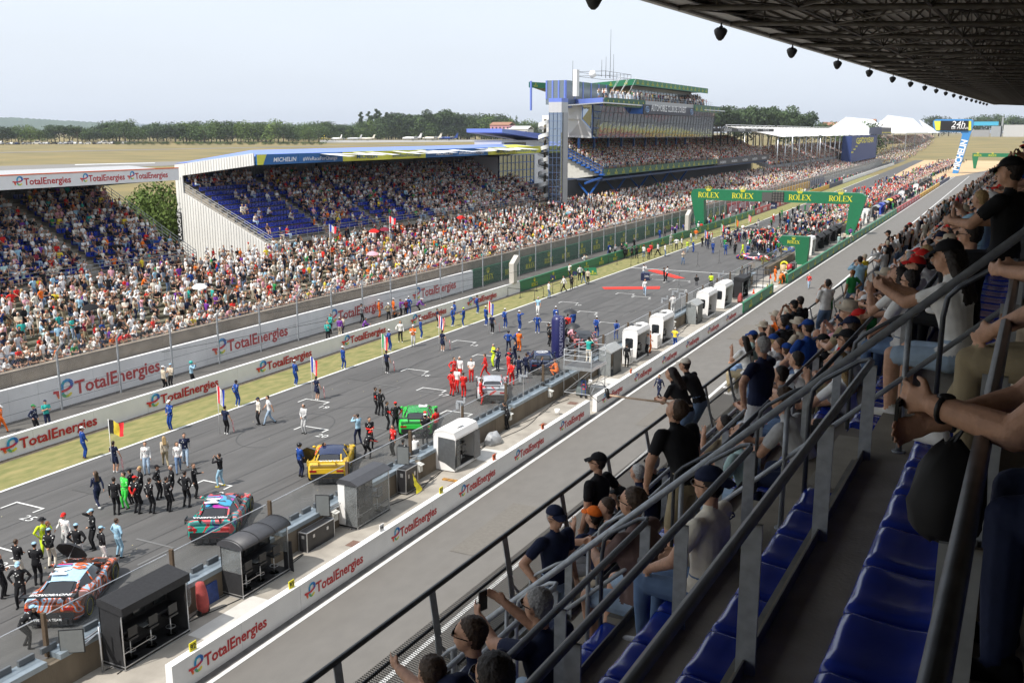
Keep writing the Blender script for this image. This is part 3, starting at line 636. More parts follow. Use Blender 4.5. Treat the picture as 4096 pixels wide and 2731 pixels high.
# loudspeakers under the roof edge
sp = MB(); sp.tube([(0, 0, .1), (0, 0, -.25)], .03, 6); sp.tube([(-.2, 0, -.28), (-.18, 0, -.12), (.18, 0, -.12), (.2, 0, -.28)], .02, 6)
sp.tube([(-.25, 0, -.22), (-.1, 0, -.3), (.05, 0, -.62)], [.12, .33, .1], 14); 
sp = MB(); sp.tube([(0, 0, .15), (0, 0, -.12)], .025, 6); sp.tube([(0, -.12, -.2), (0, -.12, -.05), (0, .12, -.05), (0, .12, -.2)], .015, 6)
lo = [(.0, -.02), (.19, -.04), (.33, -.12), (.37, -.2), (.33, -.34), (.2, -.56), (.08, -.66), (0, -.68)]
rings = [[(r_*math.cos(q), r_*math.sin(q)*.9, -.1+z) for q in np.linspace(0, 2*math.pi, 14, endpoint=False)] for r_, z in lo[1:-1]]
rings = [[(x*.5, y*.5, z*.55) for x, y, z in r_] for r_ in rings]
sp.loft(rings); spk = sp.mesh('loudspeaker', [mat('speaker_black', (.012, .012, .013), .6)])
for i in range(18):
    t = 18.4+8.6*i; o = bpy.data.objects.new('loudspeaker', spk); COL.objects.link(o); o.location = ts(-7.95, t, lz(t)-.17); o.rotation_euler = (R(8), R(6), -SA)
    tag(o, ('nearest black loudspeaker hanging from the grandstand roof edge' if i == 0 else 'second nearest black loudspeaker hanging from the grandstand roof edge' if i == 1 else 'third nearest black loudspeaker hanging from the roof edge' if i == 2 else 'black loudspeaker in the long receding line under the grandstand roof edge'), 'loudspeaker', 'loudspeakers under the roof edge')
# ------------------------------------------------------------------ stands across the track
wsheet = mat('white_ribbed_sheet', (.74, .73, .70), .5, var=.06, scale=.8, dirt=.2, stretch=(1, 1, .3))
gsheet = mat('grey_ribbed_sheet', (.16, .165, .17), .6, var=.1, scale=1)
band_y = mat('yellow_banner', (.70, .68, .07), .5, var=.03); band_b = mat('blue_banner', (.012, .12, .34), .5, var=.04)
dark = mat('dark_shade_steel', (.04, .042, .045), .6)
ST_SEATS = []   # every seat place of the far stands: (x, y, z, share taken)
def far_stand(name, Y0, Y1, xf, zf, rows, dz, dx, lipx, zl, zt, label, fasc, aisles, seed):
    t = empty(name, (0, Y0, 0), label=label, cat='grandstand'); r = random.Random(seed)
    b = MB()
    for i in range(rows): b.box(xf-(i+1)*dx, 0, zf-1.5 if i else zf-4, xf-i*dx, Y1-Y0, zf+i*dz)
    b.box(xf-rows*dx-.5, 0, 0, xf-rows*dx, Y1-Y0, zf+rows*dz-.1)
    b.build('concrete_tiers', conc_step, t)
    b = MB(); xb = xf-rows*dx-.5
    b.box(xb-.2, 0, zf+rows*dz-.5, xb, Y1-Y0, zt-.9)
    for y in np.arange(.3, Y1-Y0, .45): b.box(xb, y, zf+rows*dz-.5, xb+.05, y+.2, zt-.95)
    b.build('back_wall', gsheet, t)
    for y in np.arange(.2, Y1-Y0+.1, (Y1-Y0-.4)/9): b = MB(); b.box(xb, y-.15, zf+rows*dz-.5, xb+.35, y+.15, zt-1.); b.bar((xb+.3, y, zt-1.4), (lipx-.3, y, zl+.15), .16, .22); b.build('roof_frame', dark, t)
    b = MB(); xm = -74.; W_ = Y1-Y0; hp = 6.5 if 'blue' in label.split('under')[1] else .01
    b.add([(lipx, 0, zl+.85), (lipx, W_, zl+.85), (xm, hp, zt+.5), (xm, W_, zt+.5), (xb-.7, 0, zt-.85), (xb-.7, W_, zt-.85)], [(0, 1, 3, 2), (2, 3, 5, 4), (0, 2, 4)])
    b.add([(lipx, 0, zl+.6), (lipx, W_, zl+.6), (xb-.7, 0, zt-1.1), (xb-.7, W_, zt-1.1)], [(0, 2, 3, 1)]); b.quad((lipx, W_, zl+.6), (lipx, W_, zl+.85), (xm, W_, zt+.5), (xb-.7, W_, zt-.9))
    b.build('roof', fasc['roof'], t)
    b = MB().box(lipx, 0, zl, lipx+.12, Y1-Y0, zl+1.05); b.build('roof_fascia', fasc['m'], t)
    b = MB()
    for zz in (.45, .8, 1.1): b.tube([(xf+.55, 0, zf-.1+zz), (xf+.55, Y1-Y0, zf-.1+zz)], .022, 5)
    for y in np.arange(.1, Y1-Y0, 1.9): b.tube([(xf+.55, y, zf-.2), (xf+.55, y, zf+1)], .022, 5)
    b.build('front_railing', galv, t)
    MB().box(xf, 0, zf-.35, xf+.65, Y1-Y0, zf-.1).build('front_walkway', conc, t)
    MB().box(xf-.1, 0, 0, xf+.02, Y1-Y0, zf-.36).build('front_wall', mat('brick_red_sheet', (.23, .115, .085), .8, var=.15, scale=4), t)
    seats = []
    for i in range(rows):
        y = .5
        while y < Y1-Y0-.4:
            if not any(a-.6 < y < a+.6 for a in aisles):
                seats.append((xf-i*dx-.52, y, zf+i*dz+.4)); ST_SEATS.append((xf-i*dx-.42, Y0+y, zf+i*dz, fasc['full'](i/rows, y)))
            y += .52
    merge_copies(seat_lo, [(s-.0, y, z, math.pi, 1) for s, y, z in [(q[0]+.3, q[1], q[2]) for q in seats]], 'seats', blue_p, t)
    b = MB()
    for a in aisles:
        for i in range(rows): b.box(xf-(i+.95)*dx, a-.5, zf+i*dz+.001, xf-(i+.5)*dx, a+.5, zf+i*dz+dz/2)
    b.build('stair_flights', conc, t, kind='stuff')
    return t
def s2full(u, y):
    return (.12 if y < 10 and u < .8 else .3+.6*u if y < 24 else .35+.6*u if y < 34 else .92)
st2 = far_stand('covered_grandstand', 78.6, 148.5, -66.9, 6.0, 13, .46, .84, -67.9, 13.72, 14.55, 'long covered grandstand with blue seats under a blue and yellow banner roof across the track',
    dict(roof=mat('blue_roof_film', (.17, .25, .66), .5, var=.05), m=band_b, full=s2full), [10.5, 21, 32, 43, 54, 64], 1)
st1 = far_stand('covered_grandstand', 20, 68, -66.9, 5.4, 13, .46, .84, -67.9, 12.7, 13.4, 'covered grandstand at the left edge under a white roof banner with red lettering',
    dict(roof=mat('grey_roof', (.4, .4, .4), .6), m=whitew, full=lambda u, y: .72), [8, 18, 28, 37.5], 2)
# banner of stand 1 carries on to the white wall
MB().box(-67.95, 0, 13.75, -67.75, 48, 13.83).build('orange_edge', orange_m, st1)
for y in (24.8, 31.9, 38.1, 43.): te_sign(st1, face_x(-67.775, y-1., 12.9), .72, 1. if y > 38 else 1.15)
# banner of stand 2
L2 = [(0, 6.6, 'yb', 'MICHELIN'), (6.6, 14.5, 'b', '#WeRaceForChange'), (14.5, 24, 'y', 'MICHELIN'), (24, 32.5, 'y', '#WeRaceForChange'), (32.5, 40.5, 'b', 'MICHELIN'), (40.5, 49.8, 'b', '#WeRaceForChange'), (49.8, 58.3, 'y', 'MICHELIN'), (58.3, 68.2, 'y', '#WeRaceForChange'), (68.2, 72.6, 'b', 'MICHELIN'), (72.6, 76.5, 'b', '#WeRaceForChange')]
for a, c, k, s in L2:
    m_ = band_y if k[0] == 'y' and k != 'yb' else band_b
    MB().box(-67.78, a+.02, 13.72, -67.72, c-.02, 14.77).build('banner_panel', m_, st2)
    if k == 'yb': MB().prism([(-67.73, 0.02, 13.73), (-67.73, .9, 13.73), (-67.73, 1.5, 14.76), (-67.73, .02, 14.76)], (.02, 0, 0)).build('banner_panel', band_y, st2)
    w_ = c-a; tl = .62 if s[0] == 'M' else .56
    text(s, tl, white_l if m_ is band_b else band_b, st2, 'lettering', face_x(-67.70, a+(2.6 if s[0] == 'M' else .7)*min(1, w_/7), 13.98), bold=.012 if s[0] == 'M' else 0, slant=.2 if s[0] == 'M' else .08, squeeze=min(1.55, (w_*.55 if s[0] == 'M' else w_*.8)/(len(s)*tl*.55)))
MB().box(-67.9, 69.9, 13.7, -67.78, 77, 14.8).build('roof_fascia', band_b, st2)
rw = text('MICHELIN', 7, white_l, st2, 'roof_lettering', oriented((-68.9, 60, 14.72), (0, -1, 0), (1, 0, -.065)), bold=.02, squeeze=1.6)
MB().prism([(-68.2, 58, 14.53), (-68.2, 69, 14.53), (-72.7, 69, 14.9), (-72.7, 64, 14.9)], (0, 0, .06)).build('roof_yellow_patch', band_y, st2)
# white end wall with its stair rail
e = empty('white_end_wall', (-72, 78.5, 0), label='white ribbed end wall of the covered grandstand with a black vertical name sign', cat='wall')
b = MB(); pr = [(-78.7, 3.0), (-78.7, 13.6), (-68., 14.9), (-68., 13.7), (-77.7, 12.5), (-77.7, 10.7), (-66.4, 5.6), (-66.2, 3.0)]
def yz(P, y): return [(x+72, y-78.5, z) for x, z in P]
b.add(yz(pr, 78.4)+yz(pr, 78.55), [(0, 7, 6, 5), (0, 5, 4, 1), (1, 4, 3, 2), (8, 13, 14, 15), (8, 9, 12, 13), (9, 10, 11, 12), (0, 1, 9, 8), (1, 2, 10, 9), (5, 6, 14, 13), (6, 7, 15, 14), (2, 3, 11, 10), (3, 4, 12, 11), (4, 5, 13, 12), (7, 0, 8, 15)])
for x in np.arange(-78.4, -66.5, .36):
    top = 10.7+(-77.7-x)*.451 if x > -77.7 else 12.4; b.box(x+72, -.16, 3.0, x+72+.1, -.1, top)
    zt_ = 13.6+(x+78.7)*.1215; zb_ = 12.5+(x+77.7)*.1237; 
    if x > -77.6 and x < -68.2: b.box(x+72, -.16, zb_, x+72+.1, -.1, zt_)
b.build('ribbed_panel', wsheet, e)
MB().box(-6.75, -.2, 5.6, -6.15, -.17, 8.7).build('name_sign', black, e)
text('LAGACHE', .62, white_l, e, 'lettering', oriented((-6.27, -.21, 5.8), (0, 0, 1), (-1, 0, 0)), bold=.02); text('T19', .3, white_l, e, 'lettering', face_my(-6.72, -.21, 8.3), bold=.02)
b = MB()
for dz_ in (.5, .8, 1.1, 1.35): b.tube([(-77.7+72, .1, 10.75+dz_-.4), (-66.3+72, .1, 5.62+dz_-.4)], .025, 5)
for q in np.linspace(0, 1, 11): x = -77.7+11.4*q; z = 10.75-5.13*q; b.tube([(x+72, .1, z-.1), (x+72, .1, z+.98)], .03, 5)
b.build('stair_railing', galv, e)
b = MB()
for q in np.linspace(0, 1, 24): x = -77.5+11.2*q; z = 10.6-5.0*q; b.box(x+72, .08, z-.6, x+72.5, 1.4, z)
b.build('end_stairs', conc, e)
b = MB()   # stair rail at the end of stand 1
for dz_ in (.2, .5, .8, 1.1): b.tube([(-77.7, 48.1, 11.2+dz_-.1), (-66.4, 48.1, 5.2+dz_)], .03, 5)
for q in np.linspace(0, 1, 12): b.tube([(-77.7+11.3*q, 48.1, 11.-6*q), (-77.7+11.3*q, 48.1, 12.2-6*q)], .03, 5)
b.build('stair_railing', galv, st1)

# ------------------------------------------------------------------ the club building
def Pa(x, y): return (2100+x*.3614, 280+y*.3614)
def V(x, y, X): return gx(*Pa(x, y), X)
def Vz(x, y, z): return gz(*Pa(x, y), z)
cb = empty('club_building', (0, 0, 0), label='tall mirror glass club building with a green edged flat roof', cat='building')
mirror = bpy.data.materials.new('mirror_glass'); mirror.use_nodes = True; n = mirror.node_tree.nodes; bb = n['Principled BSDF']
bb.inputs['Base Color'].default_value = (.36, .41, .47, 1); bb.inputs['Metallic'].default_value = .95; bb.inputs['Roughness'].default_value = .04
nz = n.new("ShaderNodeTexNoise"); nz.inputs['Scale'].default_value = .9; nz.inputs['Detail'].default_value = 1; bp = n.new("ShaderNodeBump"); bp.inputs['Strength'].default_value = .05; bp.inputs['Distance'].default_value = .6
tcx = n.new("ShaderNodeTexCoord"); mirror.node_tree.links.new(tcx.outputs['Object'], nz.inputs['Vector']); mirror.node_tree.links.new(nz.outputs[0], bp.inputs['Height']); mirror.node_tree.links.new(bp.outputs[0], bb.inputs['Normal'])
fasc_b = mat('periwinkle_fascia', (.15, .22, .60), .45, var=.04); gpanel = mat('pale_grey_panel', (.50, .50, .50), .5, var=.05); gcol = mat('grey_column_cladding', (.36, .36, .37), .4, .3, var=.05)
ZR = 27.0
rc, rl, rm, rr = Vz(1213, 100, ZR), Vz(42, 133, ZR), Vz(580, 165, ZR), Vz(2020, 208, ZR)
bk2 = rl+Vector((-9, 28, 0)); back = Vector((-85, 238, ZR))
b = MB(); b.prism([rc+Vector((0, 0, -.1)), rr+Vector((0, 0, -.1)), Vector((-80, 240, ZR-.1)), back+Vector((0, 0, -.1)), bk2+Vector((0, 0, -.1)), rl+Vector((0, 0, -.1)), rm+Vector((0, 0, -.1))], (0, 0, -.8)); b.build('roof', mat('roof_underside', (.09, .10, .12), .6), cb)
for (p, q) in ((rl, rm), (rm, rc), (rc, rr)):
    d = (q-p).normalized(); nrm = d.cross(Vector((0, 0, 1))); nrm = nrm if nrm.dot(Vector((1, -1, 0))) > 0 else -nrm
    MB().prism([p+nrm*.02, q+nrm*.02, q+nrm*.02-Vector((0, 0, 1.15)), p+nrm*.02-Vector((0, 0, 1.15))], nrm*.12).build('roof_fascia', grn, cb)
    Ln = (q-p).length; N_ = 4 if (q-p).length < 30 and q is not rr else 17
    for i in range(N_):
        pp_ = p+d*(Ln*(i+.5)/N_)+nrm*.16; rolex_sign(cb, oriented(pp_-Vector((0, 0, .92)), d, (0, 0, 1)), .36)
def poly(name, pts, m, th=.15, par=None):
    n_ = (pts[1]-pts[0]).cross(pts[-1]-pts[0]).normalized(); n_ = n_ if n_.x < 0 else -n_
    return MB().prism(pts, n_*th).build(name, m, par or cb)
Ab, At, Bb, Bt = V(805, 752, -67), V(850, 395, -65), V(2065, 745, -67), V(2100, 470, -65)
Bt.z = At.z; Cb, Ct, Dt, Dm, E_ = V(740, 755, -68), V(745, 385, -67), V(640, 390, -70), V(630, 545, -70), V(740, 665, -68)
Fb, Fm, Ft = V(465, 745, -76), V(465, 540, -76), V(465, 395, -76)
poly('glass_front', [Ab, Bb, Bt, At], mirror); poly('glass_corner', [Cb, Ab, At, Ct], mirror); poly('glass_corner', [E_, Ct, Dt, Dm], mirror); 
poly('side_cladding', [Fb, Cb, E_, Dm, Fm], gpanel); poly('side_window', [Fm, Dm, Dt, Ft], MATS['pale_grey_panel'])
b = MB(); up = .08
for i in range(36):
    q = i/35; b.bar(Ab.lerp(Bb, q)+Vector((up, 0, 0)), At.lerp(Bt, q)+Vector((up, 0, 0)), .045, .05)
for q in (0, .14, .5, .8, 1): b.bar(Ab.lerp(At, q)+Vector((up, 0, 0)), Bb.lerp(Bt, q)+Vector((up, 0, 0)), .06, .06)
b.build('glazing_bars', mat('bar_grey', (.10, .10, .11), .4), cb)
b = MB()
for q in (0, .3, .6, .8): b.bar(Cb.lerp(Ct, q)+Vector((up, -up, 0)), Ab.lerp(At, q)+Vector((up, -up, 0)), .06, .06)
for (p, q) in ((Cb, Ct), (E_, Dm), (Dm, Dt)): b.bar(p+Vector((up, -up, 0)), q+Vector((up, -up, 0)), .09, .09)
b.build('glazing_bars', blue_st, cb)
MB().prism([Ab, Bb, Bb+Vector((-14, 0, 0)), Vector((-80, 171, Ab.z)), Fb, Cb], (0, 0, .12)).build('floor_slab', dark, cb)
MB().prism([Bb, Bt, Bt+Vector((-15, 3, 0)), Bb+Vector((-13, 3, 0))], (0, .2, 0)).build('end_wall', mirror, cb)
# deck
ZD = V(875, 308, -64.5).z; dc = V(875, 308, -64.5); dl = Vz(470, 335, ZD); dr = Vz(1320, 340, ZD); d2 = Vz(1320, 340, ZD); d3 = Vz(1865, 385, ZD); d4 = Vz(2150, 412, ZD)
MB().prism([dl, dc, dr, d3, d4, d4+Vector((-14, 4, 0)), dl+Vector((-6, 24, 0))], (0, 0, -1.0)).build('deck_slab', mat('deck_grey', (.42, .42, .42), .6), cb)
def panel(name, p, q, z0, z1, m, off=.15):
    d = (q-p).normalized(); nrm = Vector((d.y, -d.x, 0)); nrm = nrm if nrm.dot(Vector((1, -1, 0))) > 0 else -nrm
    a, c = p+nrm*off, q+nrm*off
    MB().prism([Vector((a.x, a.y, z0)), Vector((c.x, c.y, z0)), Vector((c.x, c.y, z1)), Vector((a.x, a.y, z1))], nrm*.12).build(name, m, cb); return a+nrm*.14, d, (c-a).length
panel('deck_fascia', dl, dc, ZD-1.45, ZD+.02, fasc_b)
for (p, q, N_) in ((dc, dr, 8), (d3, d4, 6)):
    a, d, Ln = panel('deck_fascia', p, q, ZD-1.45, ZD+.05, grn_d)
    for i in range(N_): rolex_sign(cb, oriented(Vector((a.x, a.y, ZD-1.2))+d*(Ln*(i+.5)/N_), d, (0, 0, 1)), .42)
MB().prism([V(470, 398, -72), V(875, 368, -63.2), V(1400, 408, -63.2), V(2215, 462, -63.2), V(2215, 462, -66)], (0, 0, .18)).build('canopy_edge', alu, cb)
p, q = V(1305, 383, -63.2), V(1865, 415, -63.2); q.z = p.z
zb = V(1305, 487, -63.2).z
sgn = MB().prism([p, q, Vector((q.x, q.y, zb)), Vector((p.x, p.y, zb))], (.18, 0, 0)).build('name_sign', mat('sign_navy', (.022, .026, .05), .5), cb)
MB().prism([p, p+Vector((-2.5, -1.5, 0)), Vector((p.x-2.5, p.y-1.5, zb)), Vector((p.x, p.y, zb))], (0, .1, 0)).build('sign_side', blue_st, cb)
ln = q.y-p.y
text("AUTOMOBILE CLUB DE L'OUEST", 1.75, white_l, cb, 'lettering', face_x(-62.98, p.y+ln*.13, zb+.62), bold=.012, squeeze=ln*.74/(26*1.75*.6))
for yy in (p.y+ln*.06, p.y+ln*.94):
    b = MB(); b.tube([(-62.98, yy+.55*math.cos(a)*1.6, (p.z+zb)/2+.55*math.sin(a)) for a in np.linspace(0, 2*math.pi, 15)], .09, 4); b.tube([(-62.98, yy-.6, (p.z+zb)/2), (-62.98, yy+.6, (p.z+zb)/2)], .09, 4); b.tube([(-62.98, yy, (p.z+zb)/2-.4), (-62.98, yy, (p.z+zb)/2+.4)], .09, 4); b.build('emblem', mat('pale_blue_emblem', (.3, .42, .62), .5), cb)
# top storey
gl_u = mat('pale_upper_glass', (.30, .36, .37), .12, .3, var=.1)
ul, ur = Vector((-69.5, 196, 0)), Vector((-69.5, 235, 0))
b = MB(); b.box(-69.7, 194, ZD, -69.5, 236, ZD+1.1); b.box(-69.7, 194, ZD+2.6, -69.5, 236, ZR-.9); b.box(-80, 235.8, ZD, -69.5, 236, ZR-.9); b.build('top_storey_wall', gpanel, cb)
MB().box(-69.68, 194, ZD+1.1, -69.55, 236, ZD+2.6).build('top_storey_glass', gl_u, cb)
b = MB()
for y in np.arange(194, 236, 2.1): b.box(-69.54, y, ZD+1.1, -69.48, y+.07, ZD+2.6)
b.build('glazing_bars', gcol, cb)
rbl, rbr = gyy(2183, 400, 168.).x, gyy(2262, 400, 168.).x
MB().box(rbl, 168, ZD-1, rbr, 190, ZR-.9).build('rear_block', mat('rear_block_glass', (.20, .24, .27), .2, .3), cb)
b = MB(); 
for y in np.arange(168, 190, 4): b.box(rbr, y, ZD, rbr+.08, y+.35, ZR-.9)
for x in np.linspace(rbl, rbr-.3, 4): b.box(x, 167.9, ZD, x+.3, 168, ZR-.9)
b.box(rbl-3.2, 168, ZD-2, rbl-2.9, 168.3, ZR-.9)
b.build('blue_frames', fasc_b, cb)
b = MB()
for y in np.arange(168, 240, 2): 
    x = -65.2 if y < 240 else 0; b.tube([(x, y, ZD), (x, y, ZD+1.05)], .03, 4)
for zz in (.55, 1.05): b.tube([(-65.2, 168, ZD+zz), (-65.2, 240, ZD+zz)], .03, 4)
for i in range(5): b.tube([(-65.8-(i % 2), 171+i*2.3, ZD), (-64.6-(i % 2)*.5, 174+i*2.2, ZD+4.2)], .025, 4)
b.build('deck_railing', galv, cb)
MB().box(-66.6, 156.8, ZD, -65.9, 157.9, ZD+4.3).build('white_cabinet', white, cb)
b = MB()
for x, y, h in ((-70, 183, 9), (-70.5, 182, 4), (-72, 190, 5), (-69, 176, 3), (-71, 168, 5), (-68, 160, 6)): b.tube([(x, y, ZR if y > 170 else ZD), (x, y, ZR+h if y > 170 else ZD+h)], .06, 4, r2=.03)
for zz in (.3, 1.1): b.tube([(-69, 178, ZR+zz), (-69, 192, ZR+zz), (-75, 192, ZR+zz), (-75, 178, ZR+zz), (-69, 178, ZR+zz)], .04, 4)
for i in range(8): b.tube([(-69, 178+i*2, ZR-.1), (-69, 178+i*2, ZR+1.1)], .04, 4)
b.build('roof_antennas', galv_d, cb); MB().ball((-71, 176.5, ZR+.5), .7, m=0).build('radar_dome', white, cb)
# lower tier with its banner
lt_rows, ltx, ltz = 14, -66.6, 10.2
b = MB()
for i in range(lt_rows): b.box(ltx-(i+1)*.85, 171, ltz+i*.42-.9, ltx-i*.85, 250.5, ltz+i*.42)
b.prism([(ltx-12.5, 171.2, 6), (ltx-12.5, 171.2, 15.2), (ltx-9, 171.2, 13.2), (ltx-.5, 171.2, 9.2), (ltx-5, 171.2, 8.6), (ltx-7.5, 171.2, 6)], (0, .4, 0), 1)
b.build('lower_tiers', [conc_step, mat('cream_wall', (.58, .57, .52), .8, var=.08, dirt=.25)], cb)
for i in range(lt_rows):
    for y in np.arange(171.6, 250, .55):
        if (y-171) % 13 > 1.2: ST_SEATS.append((ltx-i*.85-.45, y, ltz+i*.42, .93))
MB().box(-66.5, 171, 9.05, -66.3, 250.5, 10.3).build('tier_banner', grn_d, cb)
for y in np.arange(173.5, 250, 4.): rolex_sign(cb, face_x(-66.27, y, 9.25), .42)
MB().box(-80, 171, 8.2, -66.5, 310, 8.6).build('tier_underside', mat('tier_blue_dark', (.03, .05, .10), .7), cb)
MB().box(-72, 150, 0, -71.6, 311, 8.4).build('under_dark_sheet', mat('under_dark', (.05, .05, .055), .8), cb)  # added dark sheet standing in for the darkness under the tiers
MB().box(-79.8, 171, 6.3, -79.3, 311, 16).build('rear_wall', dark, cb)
b = MB()
for y in np.arange(172, 230, 14): b.bar((-67, y, 8.9), (-69.5, y, 5.4), .3, .35); b.bar((-72.5, y, 8.6), (-69.5, y, 5.4), .3, .3)
b.bar((-66.8, 171.3, 8.8), (-67.5, 165, 8), .3, .3)
b.build('blue_struts', blue_st, cb)
colb = MB().box(-.2, -.2, 0, .2, .2, 6).mesh('blue_column', [blue_st])
for y in np.arange(174, 247, 7.6):
    o = bpy.data.objects.new('blue_column', colb); COL.objects.link(o); o.parent = cb; o.location = (-72.5, y, 10.4)
b = MB(); Pt = [(-77.5, 15.0), (-66.5, 9.6)]
for dz_ in (0, .5, 1.): b.tube([(-78, 170.9, 15.2+dz_), (-66.4, 170.9, 9.7+dz_)], .05, 4)
for q in np.linspace(0, 1, 18): b.tube([(-78+11.6*q, 170.9, 15-5.5*q), (-78+11.6*q, 170.9, 16.2-5.5*q)], .04, 4)
for q in np.linspace(0, 1, 14): b.box(-78.6+11.6*q, 170.4, 14.6-5.4*q, -77.7+11.6*q, 171.2, 14.9-5.4*q)
b.build('end_stair', blue_st, cb)
# lift tower, stair and annex
lt = empty('lift_tower', (-67, 148, 0), label='square lift tower with blue gridded glass and a blue cap beside the club building', cat='tower')
tx0, tx1, ty0, ty1, tz = -69.0, -66.0, 146.3, 148.9, 22.1
tx0 = gyy(*Pa(265, 700), ty0).x; tx1 = gyy(*Pa(400, 700), ty0).x; ty1 = gx(*Pa(468, 700), tx1).y
MB().box(tx0+67, ty0-148, 5, tx1+67-.02, ty1-148, 20).build('glass_shaft', mirror, lt)
MB().box(tx0+66.95, ty0-148.06, 20, tx1+67.05, ty1-147.95, 21.6).build('tower_head', gpanel, lt); MB().box(tx0+66.95, ty0-148.06, 21.6, tx1+67.05, ty1-147.95, 22.2).build('tower_cap', fasc_b, lt)
MB().box(tx1+67-.4, ty0-147.3, 5, tx1+67.1, ty1-147.9, 20).build('grey_side', gcol, lt)
b = MB()
for z in np.arange(6, 20, 1.15): b.box(tx0+66.96, ty0-148.08, z, tx1+67, ty0-148.01, z+.06)
for q in (0, .33, .66, .97): x = tx0+(tx1-tx0)*q+67; b.box(x, ty0-148.1, 5, x+.05, ty0-148.02, 20)
b.build('blue_grid', mat('grid_blue', (.10, .15, .27), .5), lt)
sp_ = empty('spiral_stair', (-69.6, 148.2, 0), label='white spiral stair winding round a brown pole by the lift tower', cat='staircase')
ps = gyy(*Pa(222, 700), 147.5); b = MB(); b.tube([(ps.x+69.6, -.7, 5), (ps.x+69.6, -.7, 19)], .22, 8); b.build('pole', mat('brown_pole', (.10, .08, .05), .6), sp_)
b = MB(); rings = []
for i in range(140):
    a = i*.32; z = 5+i*.098; r0 = 1.1; c_, s_ = math.cos(a), math.sin(a)
    rings.append([(ps.x+69.6+c_*r0, -.7+s_*r0, z), (ps.x+69.6+c_*r0, -.7+s_*r0, z+.62)])
b.loft(rings, close=False, loop=False); b.build('balustrade', mat('pale_balustrade', (.72, .72, .70), .5), sp_)
b = MB()
for i in range(90): a = i*.5; z = 5+i*.148; b.prism([(ps.x+69.6, -.7, z), (ps.x+69.6+math.cos(a)*1.2, -.7+math.sin(a)*1.2, z), (ps.x+69.6+math.cos(a+.5)*1.2, -.7+math.sin(a+.5)*1.2, z)], (0, 0, .05))
b.build('steps', galv, sp_)
an = empty('annex_building', (-75, 152, 0), label='low annex with blue gridded glass wall and sloping blue roof behind the spiral stair', cat='building')
al, ar = gx(*Pa(-290, 700), -73), gx(*Pa(100, 700), -73); a2 = gx(*Pa(265, 700), -73)
MB().box(1.8, al.y-152, 4, 2, ar.y-152, 13.2).build('glass_wall', mirror, an)
b = MB()
for z in np.arange(4.5, 13.2, 1.25): b.box(2, al.y-152, z, 2.06, ar.y-152, z+.09)
for y in np.arange(al.y, ar.y+.01, (ar.y-al.y)/9): b.box(2, y-152, 4, 2.07, y-152+.09, 13.2)
b.build('blue_grid', blue_st, an)
MB().box(1.8, ar.y-152, 4, 2.05, a2.y-152, 13.3).build('white_wall', white, an)
MB().box(-6, al.y-152, 4, 1.8, a2.y-152, 13.1).build('core', gpanel, an)
h0, h1 = gx(*Pa(-260, 700), -74), gx(*Pa(200, 700), -74)
MB().box(-4, h0.y-152, 13.2, 1, h1.y-152, 15.6).build('upper_wall', gpanel, an); MB().box(1, h0.y-151, 14., 1.05, h0.y-151+.5*(h1.y-h0.y), 15.3).build('dark_window', mat('window_dark', (.03, .04, .05), .1), an)
MB().prism([(1.6, h0.y-153, 16.9), (1.6, h1.y-152, 15.6), (1.6, h1.y-152, 16.6), (1.6, h0.y-153, 17.5)], (-6.5, 0, 0)).build('blue_roof', fasc_b, an)
MB().box(tx0+75-2.2, 148.5-152, 17, tx0+75.3, 151-152, 19.6).build('white_upper_box', white, an)

# ------------------------------------------------------------------ stands farther along
ps_ = empty('dark_roofed_grandstand', (0, 250, 0), label='dark flat roofed grandstand with four white brand names beyond the club building', cat='grandstand')
b = MB()
for i in range(13): b.box(-67-(i+1)*.9, .3, 9+i*.45-.9, -67-i*.9, 62, 9.7+i*.42)
b.build('concrete_tiers', conc_step, ps_)
for i in range(13):
    for y in np.arange(251, 311, .58): ST_SEATS.append((-67-i*.9-.45, y, 9.7+i*.42, .93))
MB().box(-82, .5, 17.0, -65.9, 64, 17.9).build('roof', mat('roof_black', (.02, .02, .022), .5), ps_)
for i in range(4): text('PORSCHE', .95, white_l, ps_, 'lettering', face_x(-65.87, 4+i*15, 17.15), bold=.012, squeeze=1.9)
MB().box(-66.5, .3, 8.7, -66.3, 61, 10.2).build('tier_banner', mat('charcoal', (.03, .03, .036), .5), ps_)
for i in range(5): text('RACEBORN', .85, white_l, ps_, 'lettering', face_x(-66.28, 3+i*12, 9.05), squeeze=1.35)
b = MB()
for y in np.arange(4, 62, 8): b.box(-73.2, y, 10, -72.9, y+.3, 17)
b.build('columns', dark, ps_, kind='stuff')
